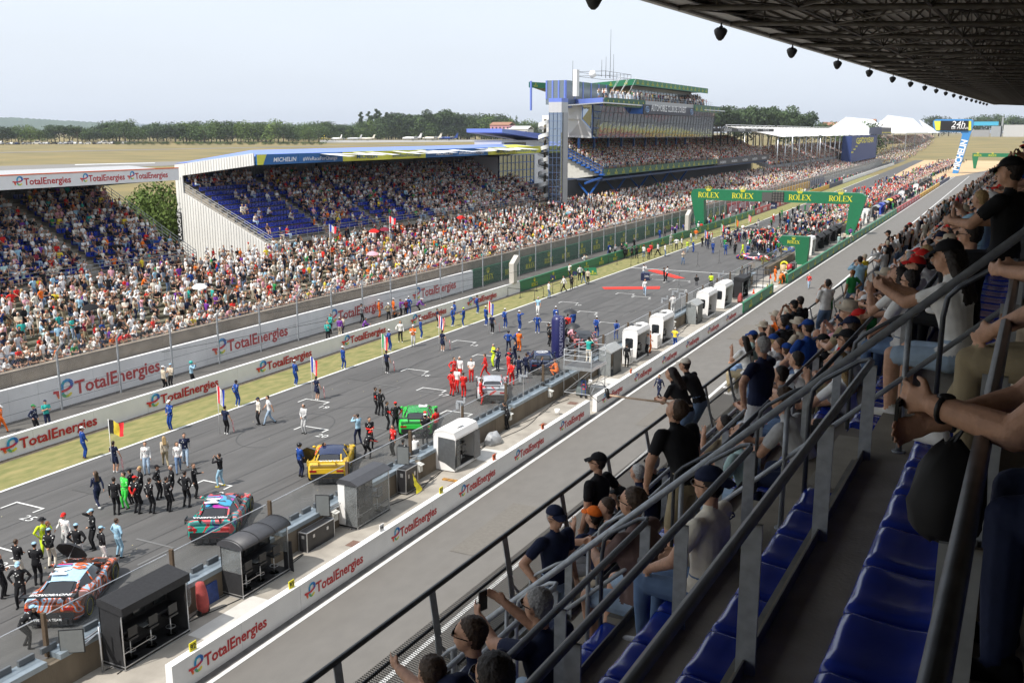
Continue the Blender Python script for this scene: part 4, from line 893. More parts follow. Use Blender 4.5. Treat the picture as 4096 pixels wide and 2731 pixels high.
for i, (y0, y1) in enumerate([(318, 392), (396, 470), (474, 565)]):
    c = empty('canopy_grandstand', (-70, y0, 0), label=['nearest', 'middle', 'farthest'][i]+' of the three temporary stands under white membrane canopies on masts', cat='grandstand')
    rg = []
    for y in np.linspace(0, y1-y0, 14):
        sg = .6*math.sin(math.pi*(y/(y1-y0)*5 % 1)); rg.append([(5, y, 15.6-sg*.3), (0, y, 16.6-sg), (-6, y, 17.6-sg), (-12, y, 18.2-sg*.5)])
    b = MB(); b.loft(rg, close=False, loop=False, smooth=False); b.build('membrane', mat('white_membrane', (.85, .85, .85), .6, var=.02), c)
    b = MB()
    for y in np.linspace(0, y1-y0, 12):
        b.tube([(5, y, 15.9), (-12, y, 18.8)], .1, 4); b.tube([(4.5, y, 15.7), (-2, y+3, 17.8), (-8, y, 17.7)], .08, 4)
    for x, z in ((5, 16.2), (-4, 18.3), (-12, 19.2)): b.tube([(x, 0, z), (x, y1-y0, z)], .1, 4)
    b.build('roof_truss', white, c)
    mst = MB().tube([(0, 0, 3), (0, 0, 16.5)], .17, 6).mesh('mast', [alu])
    for y in np.linspace(1, y1-y0-1, 7):
        for x in (4.5, -6):
            o = bpy.data.objects.new('mast', mst); COL.objects.link(o); o.parent = c; o.location = (x, y, 0)
    b = MB()
    for k in range(12): b.box(2-(k+1)*.9, 0, 5.5+k*.42, 2-k*.9, y1-y0, 6.5+k*.42)
    b.build('scaffold_tiers', mat('scaffold_grey', (.22, .22, .22), .7), c)
    for k in range(12):
        for y in np.arange(y0+1, y1-1, .75): ST_SEATS.append((-68-k*.9-.45, y, 6.5+k*.42, .9))
gy_ = empty('blue_hospitality_block', (-66, 500, 0), label='dark blue hospitality block with yellow stepped stair line and yellow lettering', cat='building')
p, q = gx(3410, 530, -62), gx(3510, 530, -62)
MB().box(0, p.y-500, 4, 4, q.y-500, 15.2).build('blue_wall', mat('royal_navy', (.02, .045, .17), .6), gy_)
text('GOODYEAR', 3.4, yel_l, gy_, 'lettering', face_x(4.05, p.y-500+12, 12.), bold=.02, slant=.2, squeeze=3.4)
b = MB()
for i in range(6): b.box(4.05, p.y-500+i*6, 8+i*1.2, 4.12, p.y-500+i*6+6.2, 8.5+i*1.2)
b.build('yellow_stair_line', yel_l, gy_)
MB().box(0, q.y-501, 15.5, 6, q.y-500+45, 19.3).build('upper_deck', mat('deck_dark', (.04, .045, .07), .5), gy_)
b = MB()
for i in range(7): b.box(6.02, q.y-498+i*6.4, 16.3, 6.1, q.y-498+i*6.4+3.2, 16.9)
b.build('yellow_marks', yel_l, gy_)
for i, (sx0, sx1, X, y_) in enumerate([(3473, 3625, -78, 478), (3625, 3760, -70, 472)]):
    tn = empty('white_tent', (X, 600, 0), label=['left large white gabled event tent above the far stands', 'right large white gabled event tent above the far stands'][i], cat='tent')
    a = gx(sx0, 535, X); c = gx(sx1, 535, X); zt_ = gx((sx0+sx1)/2, y_, X).z; w_ = (c.y-a.y)
    b = MB(); b.prism([(0, a.y-600, 16), (0, a.y-600+w_*.55, 16), (-14, a.y-600+w_*.55, zt_), (-14, a.y-600, zt_)], (0, 0, .4)); b.prism([(0, a.y-600, 15.8), (-28, a.y-600, 15.8), (-14, a.y-600, zt_)], (0, .5, 0), 0); b.prism([(0, a.y-600+w_*.56, 15.8), (-28, a.y-600+w_*.56, 15.8), (-14, a.y-600+w_*.56, zt_)], (0, .5, 0), 0)
    b.prism([(0, a.y-600+w_*.5, 16), (0, a.y-600+w_, 16), (-14, a.y-600+w_*.75, zt_)], (-.5, 0, 0), 0)
    b.build('roof_membrane', MATS['white_membrane'], tn)
    b = MB()
    for q in np.linspace(0, 1, 6): b.tube([(0, a.y-600+w_*q, 3), (0, a.y-600+w_*q, 16.1)], .25, 5)
    b.build('frame', galv, tn)
    for k in range(10):
        for y in np.arange(a.y, c.y, 1.6): ST_SEATS.append((X-1-k, y, 8+k*.6, .85))

# ------------------------------------------------------------------ gantries and towers
ga = empty('start_gantry', (-24, 176, 0), label='wide green arch over the track with four gold crowned ROLEX signs and start lights', cat='gantry')
def gantry(root, xl, xr, Y, zt, zb, lw, base_l, base_r, m, thick):
    o = [(xl, zt), (xr, zt)]
    pr = [(xl+.7, zt), (xr-1.2, zt), (xr-.5, zt-.12), (xr, zt-.55), (xr, zt-1.2), (xr-base_r, 0), (xr-base_r-lw*.75, 0), (xr-lw*1.35-.2, zb), (xl+lw*1.35, zb), (xl+base_l+lw*.8, 0), (xl+base_l, 0), (xl-.1, zt-1.1), (xl, zt-.5), (xl+.25, zt-.12)]
    b = MB(); V_ = [(x, 0, z) for x, z in pr]; n_ = len(V_); W_ = [(x, thick, z) for x, z in pr]
    fr = [(5, 6, 7, 4), (4, 7, 3), (3, 7, 2), (2, 7, 1), (1, 7, 8, 0), (0, 8, 13), (13, 8, 12), (12, 8, 11), (11, 8, 9, 10)]
    b.add(V_+W_, fr+[tuple(i+n_ for i in reversed(f)) for f in fr]+[(i, i+n_, (i+1) % n_+n_, (i+1) % n_) for i in range(n_)])
    return b.build('arch_body', m, root)
GY = 174.; zt_ = gyy(3000+40*.3189, 750+35*.3189, GY).z
xL = gyy(2766, 762, GY).x; xR = gyy(3462, 800, GY).x
ga.location = (0, GY, 0)
zL = gyy(2790, 755, GY).z; zR = gyy(3440, 775, GY).z; ztop = (zL+zR)/2; zbot = (gyy(2830, 798, GY).z+gyy(3400, 820, GY).z)/2
gantry(ga, xL, xR, GY, ztop, zbot, 1.7, 1.2, 1.6, grn, 1.6)
wd = xR-xL
for q in (.105, .31, .64, .865):
    rolex_sign(ga, face_my(xL+wd*q, -.03, zbot+.42), .95, 1.05)
MB().box(xL+wd*.425, -.12, zbot+.1, xL+wd*.482, -.01, ztop-.25).build('screen', mat('grey_screen', (.09, .085, .08), .5), ga)
b = MB(); b.box(xL+wd*.484, -.14, zbot+.02, xL+wd*.55, -.01, ztop-.1)
b.build('light_panel', mat('panel_black', (.02, .02, .02), .5), ga); b = MB()
for i in range(4):
    for j in range(4): b.cyl((xL+wd*(.492+.0165*i), -.15, zbot+.3+j*.45), .19, .02, 12, axis=(0, -1, 0))
b.build('start_lamps', mat('lamp_lens', (.12, .11, .10), .25), ga, kind='stuff')
MB().box(xL+wd*.478, .1, zbot-1.2, xL+wd*.512, .2, zbot-.05).build('hanging_sign', navy, ga)
text('FIA', .45, white_l, ga, 'lettering', face_my(xL+wd*.481, .09, zbot-.8))
sg_ = empty('timing_gantry', (-22.6, 131.6, 0), label='small dark green hooked sign tower with one ROLEX sign beside the booths', cat='sign tower')
SY = 131.5; zs1, zs0 = gyy(3230, 948, SY).z, gyy(3220, 988, SY).z; sxl = gyy(3113, 945, SY).x; sxr = gyy(3237, 950, SY).x
b = MB(); pr = [(sxl+.4, zs1), (sxr, zs1), (sxr, zs0), (sxr-.2, 0), (sxr-1.55, 0), (sxr-1.75, zs0), (sxl+.7, zs0), (sxl, zs1-.5)]
V_ = [(x+22.6, 0, z) for x, z in pr]; W_ = [(x+22.6, 1.1, z) for x, z in pr]; n_ = 8; fr = [(3, 4, 5, 2), (2, 5, 6, 1), (1, 6, 7, 0)]
b.add(V_+W_, fr+[tuple(i+n_ for i in reversed(f)) for f in fr]+[(i, i+n_, (i+1) % n_+n_, (i+1) % n_) for i in range(n_)]); b.build('tower_body', mat('deep_green', (.01, .13, .055), .4), sg_)
rolex_sign(sg_, face_my((sxl+sxr)/2+22.6, -.03, zs0+.35), .42)
# blue tower with the screen
py = empty('screen_tower', (-19.5, 455, 0), label='leaning blue tower with vertical white lettering carrying a black race screen', cat='tower')
PY = 455.
def pp(x, y): v = gyy(3500+x*.4464, 380+y*.4464, PY); return (v.x+19.5, 0, v.z)
blu = mat('tower_blue', (.05, .24, .56), .45, var=.05)
b = MB(); b.prism([pp(690, 712), pp(745, 700), pp(885, 260), pp(880, 228), pp(860, 218), pp(545, 218), pp(520, 235), pp(518, 265), pp(530, 310), pp(550, 328), pp(765, 335), pp(782, 352)], (0, 3, 0)); b.build('tower_body', blu, py)
MB().prism([pp(530, 235), pp(862, 235), pp(862, 318), pp(545, 318)], (0, -.3, 0)).build('screen_frame', band_y, py)
MB().prism([pp(590, 233), pp(840, 233), pp(835, 320), pp(583, 320)], (0, -.6, 0)).build('screen', black, py)
a_ = pp(716, 680); c_ = pp(812, 378)
text('MICHELIN', 3.4, white_l, py, 'lettering', oriented((a_[0]+1.2, -.05, a_[2]), (c_[0]-a_[0], 0, c_[2]-a_[2]), (-1, 0, .3)), bold=.03, squeeze=(Vector(c_)-Vector(a_)).length/(8*3.4*.62))
d_ = pp(680, 290); text('24h', 3.6, white_l, py, 'screen_text', face_my(d_[0], -.65, d_[2]), slant=.2); d_ = pp(684, 302); text('LE MANS', 1.1, white_l, py, 'screen_text', face_my(d_[0], -.65, d_[2]-.2), squeeze=1.5)
ar_ = empty('far_green_arch', (0, 520, 0), label='small distant green arch with two crowned signs beside the blue tower', cat='gantry')
v0, v1 = gyy(3885, 668, 520), gyy(3998, 612, 520)
b = MB(); zt2 = gyy(3900, 613, 520).z; zb2 = gyy(3900, 628, 520).z
b.box(v0.x, 0, zb2, v1.x+8, 1.5, zt2); b.prism([(v0.x, 0, zb2), (v0.x+2.7, 0, zb2), (v0.x+2.0, 0, 0), (v0.x+1, 0, 0)], (0, 1.5, 0)); b.build('arch_body', grn, ar_)
for q in (.2, .75): rolex_sign(ar_, face_my(v0.x+(v1.x-v0.x)*q, -.05, zb2+.3), .9)
# gravel, its far tyre wall, buildings at the far right
pts = [(3560, 712), (3640, 668), (3700, 640), (3760, 612), (3835, 590), (3920, 577), (4010, 565), (4095, 556), (4180, 548), (4180, 640), (4050, 660), (3960, 680), (3860, 700), (3760, 716), (3650, 730)]
P_ = [gz(*p) for p in pts]
MB().prism([(p.x, p.y, .03) for p in P_], (0, 0, -.02)).build('gravel_trap', mat('sand_gravel', (.52, .36, .20), .95, var=.08, scale=.05), kind='structure', label='wide tan gravel trap at the end of the straight')
tw = empty('tyre_barrier', (0, 1200, 0), label='long blue and yellow tyre barrier behind the gravel trap', cat='barrier'); b = MB(); b2 = MB()
xs = np.linspace(3868, 4100, 24)
for i in range(23):
    p, q = gz(xs[i], 575-(xs[i]-3868)*.085), gz(xs[i+1], 575-(xs[i+1]-3868)*.085); hgt = (p-CAM).length*8/F_
    (b if i % 2 else b2).prism([p, q, q+Vector((0, 0, hgt)), p+Vector((0, 0, hgt))], (0, 2, 0))
for o_, m_ in ((b, yellow_m), (b2, mat('barrier_blue', (.03, .07, .25), .6))):
    oo = o_.build('tyre_row', m_, tw, kind='stuff'); oo.location = (0, -1200, 0)
hb = [gz(x, y).to_tuple() for x, y in ((3890, 575), (4096, 560))]
rb_ = empty('far_pit_buildings', (0, 1350, 0), label='grey and blue buildings with scaffolding at the far right behind the tyre barrier', cat='building')
for (x0, x1, y0, y1, m_) in ((3885, 3960, 520, 566, gcol), (3960, 4010, 505, 563, galv), (4010, 4100, 500, 556, gpanel), (3895, 3995, 487, 503, mat('cyan_banner', (.05, .40, .62), .5)), (4000, 4016, 468, 556, galv)):
    a, c = gyy(x0, y1, 1380), gyy(x1, y0, 1380); MB().box(a.x, 28, a.z, c.x, 40, c.z).build('block', m_, rb_)
# ------------------------------------------------------------------ people
SL = ['skin', 'hair', 'top', 'lowarm', 'thigh', 'calf', 'shoe']
class Fig:
    """a body gathered from tapered pieces that are fused into one skin; every piece leaves sample balls that say which
    part of the clothing covers the surface beside it"""
    def __init__(s): s.b = MB(); s.sp = []
    def cone(s, a, b_, ra, rb, lab, n=10):
        a, b_ = Vector(a), Vector(b_); d = b_-a; L_ = d.length
        if L_ < 1e-5: return
        u = d/L_; pts = [a-u*ra*.95, a-u*ra*.7, a]; rr = [ra*.3, ra*.72, ra]
        pts += [a+d*.5, b_, b_+u*rb*.7, b_+u*rb*.95]; rr += [(ra+rb)/2, rb, rb*.72, rb*.3]
        s.b.tube(pts, rr, n)
        k = max(2, int(L_/.03))
        for i in range(k+1): q = i/k; s.sp.append((*(a+d*q), ra+(rb-ra)*q, lab))
    def ball(s, c, rx, ry, rz, lab, T=None, nu=12, nv=9):
        s.b.ball(c, rx, ry, rz, nu, nv, T=T); s.sp.append((*Vector(c), (rx+ry+rz)/3, lab))
    def slab(s, rings, xa, ya, lab, n=16):
        """rings: (centre, half width, half depth)"""
        R_ = []
        for c, rx, ry in rings:
            c = Vector(c); R_.append([c+xa*(rx*math.copysign(abs(math.cos(q))**.85, math.cos(q)))+ya*(ry*math.copysign(abs(math.sin(q))**.85, math.sin(q))) for q in np.linspace(0, 2*math.pi, n, endpoint=False)])
            for f in (-.62, -.3, 0, .3, .62): s.sp.append((*(c+xa*rx*f), ry*.98, lab))
        s.b.loft(R_)
def ik(a, t, l1, l2, hint):
    a, t, hint = Vector(a), Vector(t), Vector(hint); d = t-a; L_ = min(d.length, (l1+l2)*.995); u = d.normalized(); t = a+u*L_
    x = (l1*l1-l2*l2+L_*L_)/(2*L_); h = math.sqrt(max(0, l1*l1-x*x)); v = hint-u*hint.dot(u)
    v = v.normalized() if v.length > 1e-6 else u.orthogonal().normalized()
    return a+u*x+v*h, t
def build_fig(pose):
    """local frame: the person looks along +y, x is their right hand side. hands / feet are targets relative to the shoulder / hip"""
    P = dict(hip=(0, 0, .93), lean=0., side=0., twist=0., head=(0., 0.), hl=(-.06, .05, -.55), hr=(.06, .05, -.55), el=(-.3, -1, -.1), er=(.3, -1, -.1), fl=(-.1, .02, 0), fr=(.1, .02, 0), kl=(-.1, 1, 0), kr=(.1, 1, 0), fem=False, hair='short', skirt=False, fat=1., grip=False, fingers=False, sleeve=.55)
    P.update(pose); F = Fig(); H = Vector(P['hip']); w_ = P['fat']
    Rx = Matrix.Rotation(-P['lean'], 3, 'X') @ Matrix.Rotation(P['side'], 3, 'Y'); X = Rx @ Vector((1, 0, 0)); Y = Rx @ Vector((0, 1, 0)); Z = Rx @ Vector((0, 0, 1))
    Tw = Matrix.Rotation(P['twist'], 3, Z); XS = Tw @ X; YS = Tw @ Y
    Zh = (Vector((0, 0, 1))*.5+Z*.5).normalized()
    waist = H+Zh*.16; chest = waist+Z*.2; sh = chest+Z*.15; neck = sh+Z*.05
    fem = P['fem']; sw = (.17 if fem else .2); X0 = Vector((1, 0, 0)); Y0 = Vector((0, 1, 0))
    F.slab([(H-Vector((0, 0, .09)), .13, .1), (H-Vector((0, 0, .02)), .165*w_, .115*w_), (H+Zh*.07, .155*w_, .11*w_)], X0, Y0, 4)
    F.slab([(H+Zh*.055, .16*w_, .118*w_), (waist, (.128 if fem else .145)*w_, .105*w_), (waist+Z*.1, (.14 if fem else .158)*w_, .112*w_), (chest, .175*w_, .125*w_), (chest+Z*.09, .18, .118), (sh+Z*.0, .135, .085), (sh+Z*.035, .07, .06)], (X*.5+XS*.5).normalized(), (Y*.5+YS*.5).normalized(), 2)
    if fem:
        for sx in (-.065, .065): F.ball(chest+XS*sx+YS*.085+Z*.03, .065, .055, .06, 2)
    F.cone(neck-Z*.03, neck+Z*.06, .055, .05, 0)
    yaw, pit = P['head']; Hm = Tw @ Rx @ Matrix.Rotation(yaw, 3, 'Z') @ Matrix.Rotation(-pit, 3, 'X') if P.get('headrel', False) else Matrix.Rotation(yaw, 3, 'Z') @ Matrix.Rotation(-pit, 3, 'X')
    hc = neck+Z*.075+Hm @ Vector((0, .02, .085)); hx, hy, hz = [Hm @ Vector(v) for v in ((1, 0, 0), (0, 1, 0), (0, 0, 1))]
    F.cone(neck+Z*.02, hc-hz*.02-hy*.02, .052, .05, 0)
    F.ball(hc+hz*.025, .077, .095, .092, 0, Hm); F.ball(hc-hz*.045+hy*.022, .06, .07, .068, 0, Hm); F.ball(hc-hz*.085+hy*.055, .03, .03, .024, 0, Hm, 8, 6)
    F.cone(hc+hy*.088+hz*.012, hc+hy*.116-hz*.022, .009, .015, 0, 6); F.ball(hc+hy*.082+hz*.03, .05, .018, .012, 0, Hm, 8, 5)
    F.ball(hc+hy*.09-hz*.056, .024, .014, .009, 0, Hm, 8, 5)
    for sx in (-1, 1):
        F.ball(hc+hx*.079*sx-hz*.005, .011, .022, .033, 0, Hm, 8, 6); F.ball(hc+hx*.031*sx+hy*.089+hz*.01, .012, .007, .006, 1, Hm, 6, 4)
    hr_ = P['hair']
    if hr_ != 'bald':
        F.ball(hc+hz*.045-hy*.018, .083, .097, .09, 1, Hm)
        F.sp += [(*(hc-hy*.06-hz*.01+hx*q), .05, 1) for q in (-.03, .03)]; F.ball(hc-hy*.04+hz*.0, .072, .062, .075, 1, Hm)
    else: F.ball(hc-hy*.05-hz*.02, .075, .05, .045, 1, Hm)
    if hr_ == 'long':
        for sx in (-.045, 0, .045): F.cone(hc-hy*.06+hx*sx*1.2+hz*.02, neck-Z*.16-YS*.115+XS*sx*1.6, .052, .035, 1)
    if hr_ == 'tail': F.ball(hc-hy*.11+hz*.02, .03, .03, .03, 1); F.cone(hc-hy*.115+hz*.02, hc-hy*.14-hz*.2, .026, .014, 1)
    F.head = (hc, Hm)
    hands = []
    for sg, hk, ek in ((-1, 'hl', 'el'), (1, 'hr', 'er')):
        S_ = sh+XS*sw*sg-Z*.015; T_ = S_+Vector(P[hk]); E_, W_ = ik(S_, T_, .285, .25, P[ek])
        F.cone(S_-XS*.05*sg-Z*.0, S_, .06, .06*w_**.5, 2)
        m_ = S_.lerp(E_, P['sleeve']); rs = .062 if not fem else .05
        F.cone(S_, m_, rs+.004, rs+.002, 2); F.cone(m_, E_, rs-.008, .049, 3); F.cone(E_, W_, .049, .034, 3)
        d = (W_-E_).normalized(); hands.append((W_, d, E_))
        up_ = Vector((0, 0, 1)) if abs(d.z) < .8 else Vector((0, 1, 0)); sd = d.cross(up_).normalized(); n_ = sd.cross(d)
        gr = P['grip']
        pal = d*.075
        F.cone(W_, W_+pal*.3, .027, .027, 0); F.slab([(W_+d*.01, .026, .02), (W_+d*.05, .038, .017), (W_+d*.088, .036, .014)], n_ if not gr else n_, sd, 0, 10)
        cr = (.65 if gr else .35)
        inw = sd*(-sg)
        for j in range(4):
            o_ = n_*(.033-.0225*j)+sd*(.004*(j % 2)); L_ = (.07, .078, .073, .058)[j]*.56; p0 = W_+d*.085+o_; p1 = p0+(d*math.cos(cr*.6)+inw*math.sin(cr*.6))*L_; p2 = p1+(d*math.cos(cr*1.6)+inw*math.sin(cr*1.6))*L_*.9
            F.cone(p0, p1, .0088, .0082, 0, 7); F.cone(p1, p2, .0082, .0068, 0, 7)
        p0 = W_+d*.03+n_*.03; p1 = p0+(d*.6+n_*.7+inw*.25).normalized()*.035; p2 = p1+(d*.9+inw*.4).normalized()*.03
        F.cone(p0, p1, .013, .0105, 0, 7); F.cone(p1, p2, .0105, .0085, 0, 7)
    F.hands = hands
    for sg, fk, kk in ((-1, 'fl', 'kl'), (1, 'fr', 'kr')):
        J = H+X0*.088*sg-Vector((0, 0, .03)); T_ = Vector(P[fk]) if P.get('absfeet', True) else J+Vector(P[fk]); T_ = T_+Vector((0, 0, .085)); K_, A_2 = ik(J, T_, .43, .415, P[kk])
        bu = P.get('bulk', 1.)
        F.cone(J, J.lerp(K_, .9), .098*w_**.6*bu, .074*bu, 4); F.cone(J.lerp(K_, .88), K_, .07*bu, .062*bu, 5); F.cone(K_, K_.lerp(A_2, .35), .061*bu, .063*bu, 5); F.cone(K_.lerp(A_2, .35), A_2, .063*bu, .045*bu, 5)
        yd = Vector((P.get('toe', .12)*sg, 1, 0)).normalized(); F.slab([(A_2-Vector((0, 0, .0))-yd*.03, .036, .034), (A_2-Vector((0, 0, .05))-yd*.02, .04, .055)], yd.cross(Vector((0, 0, 1))), yd, 6, 10)
        F.cone(A_2-Vector((0, 0, .048))-yd*.035, A_2-Vector((0, 0, .055))+yd*.13, .038, .03, 6)
    if P['skirt']: F.slab([(H+Zh*.05, .15, .105), (H-Vector((0, 0, .1)), .185, .14), (H-Vector((0, 0, .3)), .2, .15)], X0, Y0, 4)
    return F
DG = lambda: bpy.context.evaluated_depsgraph_get()
def fuse(F, name, vox, smooth=3, dec=None):
    me = F.b.mesh(name+'_raw', [black]); o = bpy.data.objects.new('tmp', me); COL.objects.link(o)
    m = o.modifiers.new('r', 'REMESH'); m.mode = 'VOXEL'; m.voxel_size = vox; m.use_smooth_shade = True
    m2 = o.modifiers.new('s', 'SMOOTH'); m2.factor = .5; m2.iterations = smooth
    if dec: m3 = o.modifiers.new('d', 'DECIMATE'); m3.ratio = dec
    out = bpy.data.meshes.new_from_object(o.evaluated_get(DG())); out.name = name; bpy.data.objects.remove(o); bpy.data.meshes.remove(me)
    return out
def label_faces(me, F):
    n = len(me.polygons); c = np.empty(n*3); me.polygons.foreach_get('center', c); c = c.reshape(-1, 3)
    S = np.array(F.sp); best = np.full(n, 1e9); lab = np.zeros(n, int)
    for x, y, z, r, l in S:
        d = np.sqrt(((c-(x, y, z))**2).sum(1))-r; k = d < best; best[k] = d[k]; lab[k] = int(l)
    return lab
BODY = {}
def body(key, pose, vox=.017):
    if key in BODY: return BODY[key]
    F = build_fig(pose); me = fuse(F, 'body', vox); lab = label_faces(me, F)
    me.materials.clear()
    for i in range(7): me.materials.append(None)
    hv = set(); [hv.update(p.vertices) for p, q in zip(me.polygons, lab) if q == 1]
    for i in hv: v = me.vertices[i]; v.co += v.normal*random.uniform(-.0035, .006)
    me.polygons.foreach_set('material_index', lab); me.polygons.foreach_set('use_smooth', [True]*len(me.polygons)); me.update()
    BODY[key] = (me, F); return BODY[key]
# cloth and skin colours
CL = dict(white=(.78, .77, .75), black=(.012, .012, .014), navy=(.012, .018, .05), red=(.62, .022, .018), blue=(.012, .055, .26), sky=(.32, .52, .66), grey=(.22, .22, .23), lgrey=(.5, .5, .5), beige=(.55, .47, .36), orange=(.80, .16, .015), lime=(.62, .80, .03), green=(.03, .25, .07), brown=(.13, .075, .055), denim=(.13, .2, .33), ldenim=(.33, .43, .55), khaki=(.33, .27, .17), cream=(.74, .68, .57), pink=(.72, .36, .42), purple=(.17, .04, .3), yellow=(.78, .6, .05), teal=(.03, .38, .33), maroon=(.2, .02, .04), mint=(.45, .62, .60), taupe=(.15, .095, .085), bgreen=(.06, .65, .08))
SK = [(.52, .29, .19), (.45, .23, .14), (.58, .34, .24), (.36, .18, .10), (.10, .05, .03)]
HR = dict(dark=(.018, .011, .008), brown=(.06, .033, .017), blond=(.42, .28, .12), grey=(.30, .29, .28), lgrey=(.5, .49, .47), ginger=(.2, .07, .02))
def cloth(c):
    m_ = mat('cloth_'+c, CL[c], .82, var=.14, scale=9, bump=.55, bscale=11, spec=.25); return m_
def suit(c):
    n_ = 'suit_'+c
    if n_ in MATS: return MATS[n_]
    m = cloth(c).copy(); m.name = n_; n = m.node_tree.nodes; l = m.node_tree.links.new; vo = n.new('ShaderNodeTexVoronoi'); vo.inputs['Scale'].default_value = 7; tcn = n.new('ShaderNodeTexCoord'); l(tcn.outputs['Object'], vo.inputs['Vector'])
    lt = n.new('ShaderNodeMath'); lt.operation = 'LESS_THAN'; lt.inputs[1].default_value = .2; l(vo.outputs['Distance'], lt.inputs[0]); mx = n.new('ShaderNodeMix'); mx.data_type = 'RGBA'; src = n['Principled BSDF'].inputs['Base Color'].links[0].from_socket; l(lt.outputs[0], mx.inputs[0]); l(src, mx.inputs[6]); mx.inputs[7].default_value = (.6, .6, .58, 1) if c != 'white' else (.3, .05, .05, 1); l(mx.outputs[2], n['Principled BSDF'].inputs['Base Color']); MATS[n_] = m; return m
def skinm(i): return mat('skin_%d' % i, SK[i], .58, var=.13, scale=28, bump=.15, bscale=120, spec=.4)
def hairm(c): return mat('hair_'+c, HR[c], .6, var=.35, scale=60, bump=.5, bscale=90)
# hats
def cap_mesh():
    b = MB(); rg = []
    for i in range(6):
        a = i/5*math.pi/2; r = math.cos(a); rg.append([(.093*r*math.cos(q), .106*r*math.sin(q), .085*math.sin(a)+.0) for q in np.linspace(0, 2*math.pi, 16, endpoint=False)])
    b.loft(rg, 0)
    br = []
    for k, (dy, dz) in enumerate(((.07, .012), (.11, .008), (.15, -.004), (.185, -.022))):
        hw = (.082, .08, .07, .04)[k]; br.append([(hw*x, dy+.0*abs(x)-(.03*x*x if k > 1 else 0), dz-.02*x*x) for x in np.linspace(-1, 1, 9)])
    b.loft(br, 0, close=False, loop=False); b.loft([[(x, y, z-.006) for x, y, z in r_] for r_ in br], 0, close=False, loop=False); b.ball((0, 0, .085), .008, nu=6, nv=4)
    return b
capb = cap_mesh()
hatb = MB(); hatb.loft([[(r*math.cos(q), r*1.12*math.sin(q), z) for q in np.linspace(0, 2*math.pi, 18, endpoint=False)] for r, z in ((.17, -.012), (.165, -.004), (.1, .0), (.092, .04), (.085, .085), (.05, .1))], 0)
shb = MB()
for sx in (-1, 1): shb.ball((.033*sx, .1, .012), .028, .009, .021, 10, 6); shb.tube([(.058*sx, .1, .016), (.082*sx, .07, .014), (.086*sx, -.01, .01)], .0035, 5)
shb.tube([(-.012, .107, .016), (.012, .107, .016)], .004, 5)
hdb = MB(); hdb.tube([(-.1, 0, .02), (-.09, 0, .09), (0, 0, .125), (.09, 0, .09), (.1, 0, .02)], .011, 6)
for sx in (-1, 1): hdb.ball((.1*sx, 0, 0), .025, .04, .05, 10, 7)
hlb = MB(); hlb.ball((0, -.005, .04), .125, .14, .12, 14, 10)
ACC = {}
def acc(kind, color):
    k = (kind, color)
    if k not in ACC:
        src = dict(cap=capb, rcap=capb, hat=hatb, shades=shb, phones=hdb, helmet=hlb)[kind]; m_ = cloth(color) if kind in ('cap', 'rcap', 'hat') else mat('gloss_'+color, CL[color], .2)
        me = src.mesh({'rcap': 'cap', 'phones': 'headphones', 'shades': 'sunglasses'}.get(kind, kind), [m_]); ACC[k] = me
    return ACC[k]
NAME = {'cap': 'cap', 'rcap': 'cap', 'hat': 'hat', 'shades': 'sunglasses', 'phones': 'headphones', 'helmet': 'helmet'}
PEOPLE = []
def person(key, pose, loc, rz, scale=1., top='white', bottom='black', arms=None, calf=None, shoe='black', skin=0, hair='dark', hat=None, extra=(), label='person', group=None, vox=.017, root=None):
    me, F = body(key, pose, vox)
    t = bpy.data.objects.new('person', me); COL.objects.link(t); t.location = loc; t.rotation_euler = (0, 0, rz); t.scale = (scale,)*3
    ms = [skinm(skin), hairm(hair), cloth(top), skinm(skin) if arms is None else cloth(arms), cloth(bottom), cloth(calf) if calf else (skinm(skin) if calf == '' else cloth(bottom)), cloth(shoe)]
    for i, m_ in enumerate(ms): t.material_slots[i].link = 'OBJECT'; t.material_slots[i].material = m_
    hc, Hm = F.head
    for kind, color in ([hat] if hat else [])+list(extra):
        o = bpy.data.objects.new(NAME[kind], acc(kind, color)); COL.objects.link(o); o.parent = t
        M = Hm.to_4x4() if kind != 'rcap' else (Hm @ Matrix.Rotation(math.pi, 3, 'Z')).to_4x4()
        up = {'cap': .055, 'rcap': .055, 'hat': .065}.get(kind, 0); tl = {'cap': -.12, 'rcap': .1}.get(kind, 0)
        M = M @ Matrix.Rotation(tl, 4, 'X'); M.translation = hc+Hm @ Vector((0, -.008 if up else 0, up)); o.matrix_local = M
    tag(t, label, 'person', group); PEOPLE.append(t); return t, F
